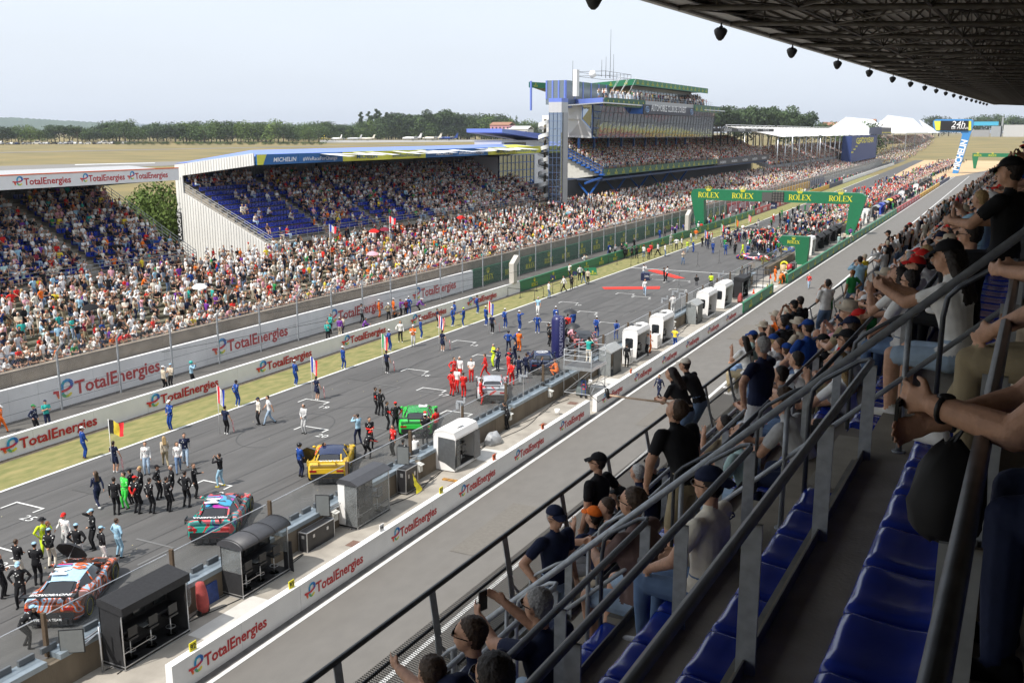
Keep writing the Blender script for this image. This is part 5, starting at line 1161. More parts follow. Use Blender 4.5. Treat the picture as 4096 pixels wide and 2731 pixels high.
# ---- standing poses
ST = {
 'idle': dict(), 'idle2': dict(hl=(-.1, .02, -.52), hr=(.16, .12, -.36), er=(.6, -.8, -.2), fl=(-.14, .06, 0), fr=(.12, -.04, 0), head=(.3, -.1)),
 'folded': dict(hl=(.2, .22, -.3), hr=(-.2, .24, -.27), el=(-.5, -.2, -1), er=(.5, -.2, -1), fl=(-.12, .05, 0)),
 'hips': dict(hl=(-.03, .04, -.42), hr=(.03, .04, -.42), el=(-1, -.3, 0), er=(1, -.3, 0), fl=(-.15, 0, 0), fr=(.15, 0, 0)),
 'behind': dict(hl=(.14, -.16, -.45), hr=(-.14, -.17, -.44), el=(-.8, -.8, 0), er=(.8, -.8, 0), fl=(-.13, 0, 0), fr=(.13, .03, 0)),
 'clasp': dict(hl=(.14, .2, -.42), hr=(-.14, .21, -.41), el=(-.8, -.4, 0), er=(.8, -.4, 0)),
 'walk': dict(hip=(0, 0, .90), lean=.06, fl=(-.07, .33, 0), fr=(.07, -.34, .05), hl=(-.05, -.22, -.48), hr=(.05, .24, -.46), kl=(0, 1, .1), kr=(0, 1, 0)),
 'walk2': dict(hip=(0, 0, .90), lean=.05, fl=(-.07, -.3, .05), fr=(.07, .32, 0), hl=(-.02, .22, -.40), hr=(.05, -.2, -.48), head=(.4, -.1)),
 'film': dict(hl=(.12, .3, .1), hr=(-.08, .28, .1), el=(-.8, 0, -1), er=(.8, 0, -1), head=(0, 0), fl=(-.15, .1, 0), fr=(.13, -.1, 0)),
 'phone': dict(hl=(.14, .26, -.18), hr=(-.12, .27, -.17), el=(-.5, -.3, -1), er=(.5, -.3, -1), head=(0, -.45)),
 'talk': dict(hl=(-.04, .3, -.22), hr=(.03, .03, -.54), el=(-.3, -.4, -1), head=(-.5, -.05), fl=(-.12, -.03, 0), fr=(.12, .08, 0)),
 'ear': dict(hr=(-.02, .08, .12), er=(1, .2, -.6), hl=(.12, .2, -.38), el=(-.7, -.4, -.4), head=(-.2, -.1)),
 'flag': dict(hl=(-.12, .28, -.3), el=(-.4, -.4, -1), hr=(.14, .12, -.5), er=(.5, -.6, 0), head=(0, 0)),
 'leanrail': dict(hip=(0, -.12, .9), lean=.62, hl=(.12, .3, -.28), hr=(-.12, .3, -.28), el=(-.6, 0, -1), er=(.6, 0, -1), fl=(-.1, -.16, 0), fr=(.1, -.1, 0), head=(0, -.1)),
 'bendcar': dict(hip=(0, -.1, .86), lean=.9, hl=(-.02, .34, -.36), hr=(.02, .36, -.33), el=(-.6, 0, -1), er=(.6, 0, -1), fl=(-.14, -.1, 0), fr=(.14, .12, 0), head=(0, -.4)),
 'crouch': dict(hip=(0, -.08, .42), lean=.45, hl=(.02, .38, -.28), hr=(-.02, .38, -.3), fl=(-.14, .12, 0), fr=(.14, -.1, 0), kl=(-.4, 1, .4), kr=(.4, 1, .3), head=(0, -.2)),
}
for k in list(ST):
    ST[k+'_f'] = dict(ST[k], fem=True, hair='tail' if k in ('idle', 'flag') else 'long')
ST['flagskirt'] = dict(ST['flag'], fem=True, hair='tail', skirt=True)
SHORT = dict(sky='light blue', lgrey='light grey', lime='fluorescent yellow', bgreen='bright green', denim='blue denim', ldenim='pale denim', mint='pale mint', taupe='brown', cream='cream')
def cn_(c): return SHORT.get(c, c)
POSEW = dict(idle='standing straight', idle2='standing', folded='arms folded', hips='hands on hips', behind='hands behind back', clasp='hands clasped in front', walk='walking', walk2='walking', film='holding up a camera', phone='looking at a phone', talk='gesturing', ear='hand at one ear', flag='holding a flag pole', flagskirt='holding a flag pole', leanrail='leaning forward', bendcar='bending over', crouch='crouching')
# ---- the grid and the service road: (pixel of the feet, pose, facing angle in degrees from +Y towards -X, outfit ...)
def F2(key): return POSEW[key.replace('_f', '')]
rl_ = random.Random(5)
def track_person(x, y, pose, face, top, bottom, hat=None, arms='=', place='', hair='dark', skin=0, shoe='black', extra=(), scale=.985, calf=None, z=0., kind='person'):
    p = gz(x, y, z); arms = top if arms == '=' else arms
    lb = '%s in %s%s %s, %s' % (kind, ('%s overalls' % cn_(top)) if top == bottom and arms == top else '%s top and %s %s' % (cn_(top), cn_(bottom), 'skirt' if 'skirt' in pose else 'trousers' if calf is None else 'shorts'), (' with %s %s' % (cn_(hat[1]), {'cap': 'cap', 'rcap': 'cap', 'helmet': 'helmet', 'hat': 'hat'}[hat[0]])) if hat else '', F2(pose), place)
    if pose == 'idle' and rl_.random() < .45: pose = rl_.choice(['idle2', 'clasp', 'talk', 'hips'])
    face += rl_.uniform(-14, 14); scale *= rl_.uniform(.96, 1.04)
    r, F = person(pose, ST[pose], p, R(face), scale, top, bottom, arms, calf, shoe, skin, hair, hat, extra, lb)
    if top == bottom or arms not in (None, '='): r.material_slots[2].material = suit(top)
    return r, F, p
C = 'cap'
O = (C, 'orange'); Wc = (C, 'white')
def TPp(lst, place, **kw):
    for q in lst:
        d = dict(kw); d.update(q[6] if len(q) > 6 else {}); track_person(q[0], q[1], q[2], q[3], q[4], q[5], place=d.pop('place', place), **d)
s1 = (0, 1900, .53); s3 = (1100, 1200, .5102); s4 = (1900, 950, .3507); s5 = (2500, 650, .5102); s6 = (3000, 750, .3189); s7 = (0, 1300, .3826)
def T(o, x, y): return (o[0]+x*o[2], o[1]+y*o[2])
def tp(o, x, y, pose, face, top, bottom, place, **kw): 
    px, py = T(o, x, y); return track_person(px, py, pose, face, top, bottom, place=place, **kw)
nc = 'behind the orange and blue car'
tp(s1, 20, 925, 'folded', -60, 'black', 'black', 'cut by the left frame edge'); tp(s1, 170, 1000, 'hips', -150, 'black', 'black', 'left of the orange and blue car tail', hat=(C, 'sky'))
tp(s1, 205, 1300, 'bendcar', -60, 'black', 'black', 'bent at the tail of the orange car', hat=(C, 'sky'))
tp(s1, 150, 800, 'folded', 20, 'black', 'cream', 'leftmost behind the orange and blue car', hair='brown'); tp(s1, 290, 830, 'clasp', 20, 'black', 'black', nc, hat=(C, 'sky'))
tp(s1, 395, 700, 'behind', 10, 'black', 'cream', 'close behind the orange and blue car', hat=(C, 'sky')); tp(s1, 345, 620, 'hips', -100, 'lime', 'lime', nc, hat=('hat', 'black'))
tp(s1, 385, 640, 'idle', -40, 'navy', 'navy', 'beside the fluorescent yellow marshal', arms=None, hair='ginger'); tp(s1, 510, 600, 'idle2', -170, 'white', 'lgrey', nc, hat=(C, 'red'), scale=1.05)
tp(s1, 600, 680, 'hips', 10, 'black', 'white', nc, hat=(C, 'sky')); tp(s1, 715, 560, 'ear', 170, 'black', 'black', 'farthest of the group behind the orange car', hat=(C, 'sky')); tp(s1, 785, 680, 'idle', -10, 'black', 'white', 'beside the racer in sky blue overalls', hat=(C, 'sky'))
tp(s1, 900, 620, 'hips', -20, 'sky', 'sky', nc, hair='brown')
tp(s1, 745, 245, 'walk2_f', 80, 'navy', 'navy', 'running left across the asphalt', shoe='white', hair='brown')
g2 = 'in the row of team members behind the green and red car'
for (x, y, ps, fc, tpc, bt, h, kw) in [(880, 300, 'idle', 30, 'black', 'black', None, {}), (955, 250, 'talk', 170, 'bgreen', 'bgreen', None, {}), (1035, 290, 'behind', 0, 'black', 'black', (C, 'red'), dict(arms='red')), (1075, 210, 'folded', 140, 'black', 'black', None, dict(hair='blond')), (1145, 290, 'behind', -20, 'black', 'black', None, dict(skin=2)),
        (1200, 180, 'idle2', -60, 'black', 'black', (C, 'black'), {}), (1270, 275, 'folded', 0, 'black', 'black', None, dict(arms='white')), (1310, 190, 'clasp', 150, 'black', 'black', None, dict(hair='grey')), (1410, 240, 'hips', 20, 'black', 'black', None, dict(skin=1)), (1475, 170, 'idle', -60, 'black', 'black', None, dict(hair='brown')), (1670, 85, 'film', 100, 'black', 'sky', None, dict(shoe='yellow')), (1000, 215, 'idle', 120, 'black', 'black', (C, 'black'), {})]:
    tp(s1, x, y, ps, fc, tpc, bt, g2, hat=h, **kw)
g3 = 'on the asphalt near the flag bearers'
tp(s7, 1540, 1560, 'idle_f', -150, 'white', 'ldenim', 'with a black shoulder bag, near the belgian flag', hair='brown', scale=.95)
tp(s7, 1735, 1480, 'walk_f', 60, 'beige', 'khaki', 'with a red handbag, walking left', hair='blond', scale=.95); tp(s7, 1870, 1540, 'walk2_f', -140, 'white', 'denim', 'beside the man in a navy vest', hair='brown', scale=.95); tp(s7, 1945, 1465, 'walk', -130, 'navy', 'ldenim', 'in a sleeveless vest over white sleeves', arms='white', shoe='brown')
bm = 'on the grass edge'
for o_, x, y, ps, fc, h in [(s7, 880, 1395, 'clasp', -20, (C, 'white')), (s7, 1790, 1095, 'clasp', 170, Wc), (s3, 160, 670, 'idle', -30, Wc), (s3, 535, 540, 'idle', -30, Wc), (s3, 897, 400, 'behind', -30, Wc), (s3, 1143, 300, 'idle', -40, Wc), (s3, 1390, 205, 'idle', -60, Wc), (s3, 1480, 205, 'talk', 100, (C, 'lime')), (s3, 1408, 160, 'idle2', 150, (C, 'navy')), (s3, 1585, 105, 'behind', -30, None), (s3, 1652, 200, 'clasp', -20, Wc), (s3, 1803, 220, 'behind', -20, Wc), (s3, 1915, 235, 'ear', -20, Wc), (s3, 2057, 260, 'hips', 0, Wc), (s3, 2205, 240, 'idle', 0, Wc)]:
    tp(o_, x, y, ps, fc, 'blue', 'blue', {880: 'nearest on the grass edge', 1790: 'near the first flag', 160: 'left of the french flag', 535: 'right of the french flag', 897: 'right of the italian flag', 1143: 'left of the striped flag', 1390: 'touching the yellow capped marshal', 1480: 'reaching to his colleague', 1408: 'between two marshals', 1585: 'by the low wall', 1652: 'beside the tricolour flag', 1803: 'left of three on the asphalt', 1915: 'middle of three on the asphalt', 2057: 'right of three on the asphalt', 2205: 'behind the inflatable pillar'}[x], hat=h, shoe='white' if o_ is s3 else 'brown')
p_, y_ = 800+270*.5527, 1100+950*.5527
track_person(p_, y_, 'behind', -20, 'blue', 'blue', place='dark haired, between the first two flags', skin=4, shoe='white')
track_person(800+430*.5527, 1100+1080*.5527, 'idle_f', 160, 'cream', 'black', hat=(C, 'navy'), place='leftmost of a pair walking near the number boxes', scale=.93)
track_person(800+505*.5527, 1100+1080*.5527, 'walk', 150, 'white', 'ldenim', place='walking beside the woman in cream', arms=None)
tp(s3, 235, 1045, 'clasp', 170, 'lgrey', 'lgrey', 'photographer beside grid box nineteen', hat=None, hair='grey', extra=[('phones', 'black')])
tp(s3, 200, 1385, 'idle', -10, 'blue', 'navy', 'official beside the yellow and navy car', hat=('helmet', 'black')); tp(s3, 655, 1130, 'film', 60, 'sky', 'navy', 'television camera operator left of the green car')
rb = 'in the red and black crew group left of the green car'
for x, y, ps, fc, h in [(790, 890, 'hips', -60, None), (828, 905, 'hips', 0, None), (880, 1015, 'clasp', -60, None), (950, 1035, 'hips', 60, (C, 'red')), (745, 1165, 'folded', -130, None)]: tp(s3, x, y, ps, fc, 'black', 'black', rb, hat=h, arms='red' if x != 828 else '=', hair='brown' if x == 828 else 'dark')
tp(s3, 720, 1245, 'bendcar', -10, 'black', 'black', 'bent beside the yellow car', hat=(C, 'red'), arms='red'); tp(s3, 930, 1215, 'idle', 160, 'red', 'black', 'close to the glass right of the yellow car', arms='black')
tp(s3, 345, 1330, 'bendcar', -40, 'red', 'black', 'at the open door of the yellow car', arms='red')
tp(s3, 1095, 1240, 'crouch', 40, 'white', 'lgrey', 'crouching behind the green car', arms=None, hair='grey'); tp(s3, 1180, 1130, 'folded', 30, 'black', 'black', 'at the tail of the green car', hat=Wc, arms=None); tp(s3, 1200, 1075, 'bendcar', 60, 'black', 'black', 'leaning over the green car tail', hat=(C, 'red'), arms='red'); tp(s3, 1262, 1080, 'idle', 80, 'red', 'black', 'right rear corner of the green car', arms='red')
tp(s3, 998, 1262, 'crouch', 10, 'black', 'black', 'crouching by the monitor arm', hat=(C, 'black'), arms='red')
rd = 'in the red team group left of the silver car'
for x, y, ps, fc, tpc, bt, h, ar, hr_ in [(1385, 750, 'hips', -30, 'red', 'red', (C, 'red'), '=', 'dark'), (1430, 725, 'idle', -170, 'white', 'red', None, None, 'dark'), (1405, 640, 'idle2', -120, 'red', 'red', None, '=', 'dark'), (1478, 765, 'clasp', 0, 'red', 'red', None, '=', 'brown'), (1450, 640, 'idle', 170, 'white', 'red', None, '=', 'lgrey'), (1540, 640, 'clasp', -150, 'white', 'red', None, None, 'dark'), (1650, 605, 'walk', 100, 'red', 'red', None, '=', 'brown'), (1615, 820, 'idle', -60, 'red', 'red', None, '=', 'dark'), (1830, 600, 'talk', -30, 'red', 'red', (C, 'red'), '=', 'dark'), (1855, 670, 'behind', 0, 'red', 'red', None, '=', 'dark')]:
    tp(s3, x, y, ps, fc, tpc, bt, rd if x < 1600 else {1650: 'walking towards the red group', 1615: 'at the left side of the silver car', 1830: 'right of the silver car, capped', 1855: 'right of the silver car'}[x], hat=h, arms=ar, hair=hr_)
nv = 'in the dark blue team beside the navy car'
for x, y, ps, fc, hr_ in [(1750, 555, 'ear', 170, 'dark'), (1845, 560, 'hips', 0, 'ginger'), (1880, 500, 'talk', -100, 'brown'), (1912, 625, 'hips', 0, 'dark'), (1970, 600, 'ear', 10, 'brown'), (2090, 640, 'behind', -60, 'dark')]: tp(s3, x, y, ps, fc, 'navy', 'navy', nv, hair=hr_)
tp(s3, 1715, 520, 'folded', 150, 'lime', 'lime', 'left of the navy team', hair='grey'); tp(s3, 1830, 405, 'hips', 0, 'blue', 'navy', 'official beside the orange overalls', hat=('helmet', 'black')); tp(s3, 1883, 375, 'bendcar', -60, 'blue', 'navy', 'official bending to the orange overalls'); tp(s3, 1912, 405, 'folded', 0, 'orange', 'orange', 'below the three blue marshals', hat=Wc)
tp(s3, 2205, 595, 'crouch', 60, 'orange', 'orange', 'kneeling behind the glass by the navy car', hair='ginger')
tp(s3, 1815, 1010, 'leanrail', 60, 'black', 'black', 'on the booth side leaning over the pit wall', arms='orange')
tp(s3, 1085, 365, 'phone', -150, 'orange', 'lgrey', 'on the grass in a sleeveless vest', hat=Wc, arms='white'); tp(s3, 985, 330, 'idle2_f', -150, 'white', 'black', 'on the grass near the low wall', shoe='white')
bk = 'around the orange striped car by the pillar'
for x, y, ps, fc, tpc, h in [(835, 1215, 'hips', -60, 'black', (C, 'black')), (858, 1245, 'behind', -30, 'black', (C, 'black')), (1035, 1180, 'bendcar', -60, 'black', None), (1055, 1110, 'idle', 0, 'red', None), (1075, 1225, 'bendcar', -70, 'pink', None), (1050, 1350, 'idle', -60, 'white', None), (1120, 1060, 'idle', 60, 'blue', None), (920, 1010, 'idle', 0, 'blue', Wc), (1010, 1120, 'idle2', 30, 'black', None), (1110, 1335, 'crouch', 20, 'grey', None)]: tp(s4, x, y, ps, fc, tpc, 'black' if tpc != 'blue' else 'blue', bk, hat=h)
tp(s4, 1385, 1135, 'behind', 10, 'blue', 'blue', 'right of the orange striped car', hat=Wc); tp(s4, 1610, 1165, 'behind', 40, 'blue', 'blue', 'behind the glass left of the white hut')
tp(s4, 720, 885, 'idle', -170, 'sky', 'white', 'alone on the asphalt above the pillar', arms=None, hair='lgrey', shoe='white'); tp(s4, 2255, 855, 'idle', 20, 'white', 'white', 'behind the glass by the white huts')
tp(s4, 1935, 660, 'walk_f', -160, 'white', 'ldenim', 'crossing the nearer red carpet', hair='ginger', shoe='white'); tp(s4, 1920, 470, 'film', -60, 'white', 'denim', 'camera operator beside the dark box'); tp(s4, 2153, 515, 'idle2', -60, 'black', 'black', 'left of a pair on the farther red carpet', shoe='white'); tp(s4, 2190, 500, 'talk', 80, 'white', 'black', 'right of a pair on the farther red carpet')
rp = 'inside the rope on the grass'
for x, y, ps, fc, tpc, bt, h in [(840, 690, 'talk', -60, 'white', 'denim', None), (1015, 620, 'walk', 140, 'white', 'black', None), (1100, 595, 'idle_f', -120, 'black', 'black', None), (1073, 465, 'ear', -60, 'white', 'navy', None), (1195, 490, 'idle', 60, 'white', 'black', None), (1240, 525, 'walk', 60, 'black', 'denim', None), (1285, 535, 'idle', 0, 'beige', 'black', None), (1245, 345, 'phone', 100, 'white', 'black', None), (1270, 340, 'idle', 60, 'beige', 'black', None),
        (1690, 240, 'hips', 0, 'black', 'black', None), (1722, 245, 'idle', 20, 'black', 'black', None), (1790, 245, 'behind', 0, 'black', 'black', (C, 'black')), (1842, 240, 'idle', 40, 'black', 'black', (C, 'black')), (1922, 230, 'idle', 0, 'white', 'denim', (C, 'red')), (1980, 245, 'behind', 20, 'red', 'black', None), (2003, 205, 'idle', 0, 'red', 'black', None), (2085, 205, 'walk', 80, 'white', 'black', None), (2165, 215, 'idle_f', -60, 'white', 'denim', None)]: tp(s4, x, y, ps, fc, tpc, bt, rp if x < 1600 else 'in the line along the green wall', hat=h)
v5 = 'near the start line'
for x, y, ps, fc, tpc, bt, h in [(452, 800, 'film', -140, 'beige', 'denim', None), (557, 1000, 'idle', 0, 'black', 'grey', None), (672, 985, 'idle', 0, 'lime', 'black', None), (487, 705, 'idle_f', -120, 'lime', 'ldenim', None), (533, 705, 'hips', -60, 'blue', 'blue', (C, 'lime')), (648, 678, 'flagskirt', 20, 'navy', 'navy', None), (687, 715, 'idle', 0, 'blue', 'blue', Wc), (788, 725, 'hips', 10, 'blue', 'blue', Wc), (862, 722, 'idle', 30, 'black', 'black', None), (922, 725, 'walk', 60, 'lime', 'lime', None), (958, 738, 'behind', 30, 'blue', 'blue', Wc), (993, 745, 'walk', -60, 'black', 'black', None), (1018, 690, 'idle', 0, 'black', 'black', None), (947, 600, 'idle', 170, 'white', 'navy', None), (985, 610, 'idle', 30, 'white', 'black', None), (1158, 640, 'hips', 160, 'black', 'black', None), (1120, 755, 'idle', -60, 'blue', 'blue', Wc), (1170, 750, 'bendcar', -60, 'blue', 'blue', None), (779, 628, 'flag', -20, 'navy', 'black', None), (882, 582, 'flagskirt', -20, 'navy', 'navy', None),
        (358, 655, 'idle2', 80, 'lgrey', 'lgrey', Wc), (402, 685, 'idle', 0, 'white', 'black', None), (442, 678, 'idle', -60, 'white', 'black', None), (515, 630, 'idle', -60, 'white', 'denim', None), (555, 605, 'idle', 0, 'orange', 'lgrey', Wc), (572, 545, 'idle', -20, 'white', 'black', None), (597, 550, 'idle', 10, 'red', 'khaki', None), (260, 725, 'walk', 100, 'white', 'black', None), (312, 732, 'idle_f', -80, 'white', 'navy', None)]: tp(s5, x, y, ps, fc, tpc, bt, v5, hat=h)
sr = 'on the service road behind the low wall'
for o_, x, y, ps, fc, tpc, bt, h in [(s7, 20, 1125, 'walk', -60, 'orange', 'orange', Wc), (s7, 375, 1140, 'idle2', -60, 'navy', 'black', (C, 'green')), (s7, 500, 1080, 'phone', -110, 'teal', 'navy', (C, 'navy')), (s7, 1720, 700, 'talk', -20, 'beige', 'black', Wc), (s7, 1795, 660, 'phone', -160, 'beige', 'black', (C, 'sky')), (s7, 2010, 640, 'film', -60, 'sky', 'black', ('helmet', 'teal')),
        (s3, 440, 265, 'idle', 170, 'teal', 'black', None), (s3, 415, 330, 'phone', -120, 'teal', 'black', None), (s3, 510, 290, 'idle', 20, 'purple', 'beige', (C, 'beige')), (s3, 538, 285, 'phone', 150, 'beige', 'navy', (C, 'navy')), (s3, 680, 180, 'film', -60, 'grey', 'black', (C, 'black')), (s3, 700, 240, 'crouch', -60, 'purple', 'black', None), (s3, 817, 135, 'idle2', -60, 'orange', 'orange', Wc), (s3, 930, 130, 'hips', -30, 'orange', 'orange', Wc), (s3, 890, 165, 'idle', -120, 'khaki', 'black', Wc), (s3, 985, 130, 'film', -60, 'purple', 'black', None), (s3, 1030, 130, 'phone', 60, 'maroon', 'black', Wc), (s3, 1050, 110, 'idle', 0, 'blue', 'blue', Wc), (s3, 1125, 110, 'bendcar', -60, 'purple', 'black', Wc), (s3, 930, 155, 'crouch', -60, 'brown', 'black', (C, 'navy')),
        (s5, 270, 600, 'idle', -30, 'blue', 'blue', None), (s5, 312, 585, 'idle', 170, 'black', 'black', None), (s5, 405, 560, 'idle', -60, 'purple', 'grey', Wc), (s5, 455, 555, 'idle', -60, 'blue', 'lgrey', None), (s5, 510, 545, 'film', -60, 'black', 'black', None), (s5, 365, 575, 'film', -60, 'purple', 'lgrey', Wc)]:
    tp(o_, x, y, ps, fc, tpc, bt, sr+{s7: ', left part', s3: ', middle part', s5: ', right part'}[o_], hat=h, arms=None if o_ is s7 and tpc == 'teal' else '=')
# pit lane and booth side
tp(s6, 735, 1268, 'walk2', -150, 'red', 'ldenim', 'walking alone in the pit lane, red sleeveless vest', arms='maroon', hair='lgrey', shoe='brown')
track_person(2100+1050*.5102, 1100+975*.5102, 'walk', 170, 'navy', 'navy', arms='navy', place='in a dark suit and white shirt walking the pit lane', shoe='brown', extra=[('shades', 'black')])
s2b = (2100, 1100, .5102)
tp(s2b, 795, 722, 'idle', -10, 'black', 'black', 'standing beside the first white box cabinet', extra=[('phones', 'black')]); tp(s2b, 1172, 575, 'hips', -20, 'yellow', 'blue', 'on the booth pavement by the second crested hut', arms='blue', hair='lgrey')
tp(s2b, 975, 610, 'idle2', -60, 'orange', 'orange', 'in the doorway of the first crested hut'); tp(s2b, 960, 630, 'idle', 150, 'lgrey', 'black', 'seated figure at the first crested hut door')
for x, y, tpc, h in [(308, 1185, 'orange', (C, 'orange')), (380, 1215, 'orange', Wc), (420, 1190, 'beige', Wc), (1245, 700, 'beige', Wc)]: tp(s6, x, y, 'idle' if x < 330 else 'bendcar', -40, tpc, 'orange' if x < 500 else 'white', 'by the opening in the green wall' if x < 500 else 'near the big arch foot', hat=h)
tp(s6, 1110, 740, 'idle', 60, 'mint', 'mint', 'in a straw hat by the big arch', hat=('hat', 'beige')); tp(s6, 1180, 690, 'idle', 0, 'beige', 'black', 'near the right foot of the arch'); tp(s6, 1255, 640, 'idle', 20, 'purple', 'black', 'under the white cabinet of the arch')
cm, F, p0 = track_person(*T(s2b, 497, 690), 'film', 20, 'teal', 'cream', arms='cream', place='camera operator on the scaffold deck', hat=(C, 'black'), z=2.1)
# ---- seated and standing spectators in the near stand
SIT = {
 'sit': dict(hip=(0, 0, .12), fl=(-.11, .42, -.42), fr=(.11, .44, -.42), kl=(-.1, .6, 1), kr=(.1, .6, 1), hl=(.02, .32, -.38), hr=(-.02, .32, -.38), el=(-.6, -.3, -.5), er=(.6, -.3, -.5)),
 'sitfold': dict(hip=(0, 0, .12), fl=(-.12, .46, -.42), fr=(.1, .42, -.42), kl=(-.1, .6, 1), kr=(.1, .6, 1), hl=(.2, .24, -.28), hr=(-.2, .26, -.26), el=(-.5, -.2, -1), er=(.5, -.2, -1), head=(.25, -.1)),
 'sitlean': dict(hip=(0, 0, .12), lean=.5, fl=(-.12, .4, -.42), fr=(.12, .44, -.42), kl=(-.3, .6, 1), kr=(.3, .6, 1), hl=(.1, .36, -.25), hr=(-.1, .36, -.25), el=(-.6, 0, -1), er=(.6, 0, -1), head=(0, -.15)),
 'sitphone': dict(hip=(0, 0, .12), lean=.1, fl=(-.12, .42, -.42), fr=(.12, .42, -.42), kl=(-.1, .6, 1), kr=(.1, .6, 1), hl=(.12, .36, .06), hr=(-.1, .36, .06), el=(-.5, 0, -1), er=(.5, 0, -1), head=(0, .05)),
 'sitchin': dict(hip=(0, 0, .12), lean=.35, fl=(-.12, .4, -.42), fr=(.12, .44, -.42), kl=(-.2, .6, 1), kr=(.2, .6, 1), hl=(.1, .3, .0), hr=(-.06, .34, -.3), el=(-.3, .3, -1), er=(.6, 0, -1), head=(.3, -.25)),
}
for k in list(SIT): SIT[k+'_f'] = dict(SIT[k], fem=True, hair='long')
for k in list(SIT):
    if not k.endswith('_f'): SIT[k+'_b'] = dict(SIT[k], hair='bald', fat=1.12)
SITW = dict(sit='sitting', sitfold='sitting with folded arms', sitlean='sitting and leaning forward', sitphone='sitting and holding up a phone', sitchin='sitting with chin in hand')
# ------------------------------------------------------------------ pit wall with its glass
pw = empty('pit_wall', (-25.2, 0, 0), label='stained concrete pit wall topped by a steel beam and clear screens', cat='wall')
b = MB()
for y in np.arange(8, 112, 8): b.box(-.22, y+.02, 0, .25, y+7.98, .98)
b.box(-.22, 120, 0, .25, 400, .98)
b.build('concrete_base', conc_dark, pw)
b = MB()
for y in np.arange(8, 110, 5.3):
    b.box(-.36, y+.08, .98, .27, y+4.9, 1.16)
b.build('steel_beam', mat('blue_grey_beam', (.27, .32, .36), .45, .3, var=.12, scale=3), pw)
b = MB()
for y in np.arange(8, 400, .8): b.box(-.3, y, 1.17, -.2, y+.55, 1.36)
b.build('panel_feet', mat('foot_grey', (.12, .13, .14), .5), pw, kind='stuff')
gl = MB()
for i, y in enumerate(np.arange(8, 390, 5.3)): gl.quad((-.28, y+.12, 1.17), (-.28, y+5.1, 1.17), (-.28, y+5.1, 2.35), (-.28, y+.12, 2.35))
gl.build('clear_panels', glass_cl, pw, kind='stuff')
b = MB()
for y in np.arange(8, 390, 5.3): b.tube([(-.28, y+.12, 2.36), (-.28, y+5.1, 2.36)], .02, 5)
b.build('top_tube', alu, pw)
pst_ = MB().box(-.37, -.05, .98, -.22, .05, 2.45).mesh('brown_post', [mat('brown_post', (.09, .06, .035), .7)])
for y in list(np.arange(8.05, 112, 5.3))+list(np.arange(119.4, 200, 10.6)):
    o = bpy.data.objects.new('brown_post', pst_); COL.objects.link(o); o.parent = pw; o.location = (0, y, 0)
# socket boxes on the wall
skb = MB(); skb.box(-.1, -.14, -.45, .1, .14, -.02); skb.prism([(-.14, -.18, 0), (.2, -.18, -.1), (.2, .18, -.1), (-.14, .18, 0)], (0, 0, .02)); sk_me = skb.mesh('socket_box', [mat('box_cream', (.62, .62, .58), .5)])
for i, y in enumerate([32.6, 39.6, 49.6, 55.4, 81.5, 98.5]):
    o = bpy.data.objects.new('socket_box', sk_me); COL.objects.link(o); o.location = (-24.83, y, .95); tag(o, 'small cream socket box with sloping lid fixed to the stained pit wall', 'socket box', 'socket boxes on the pit wall')

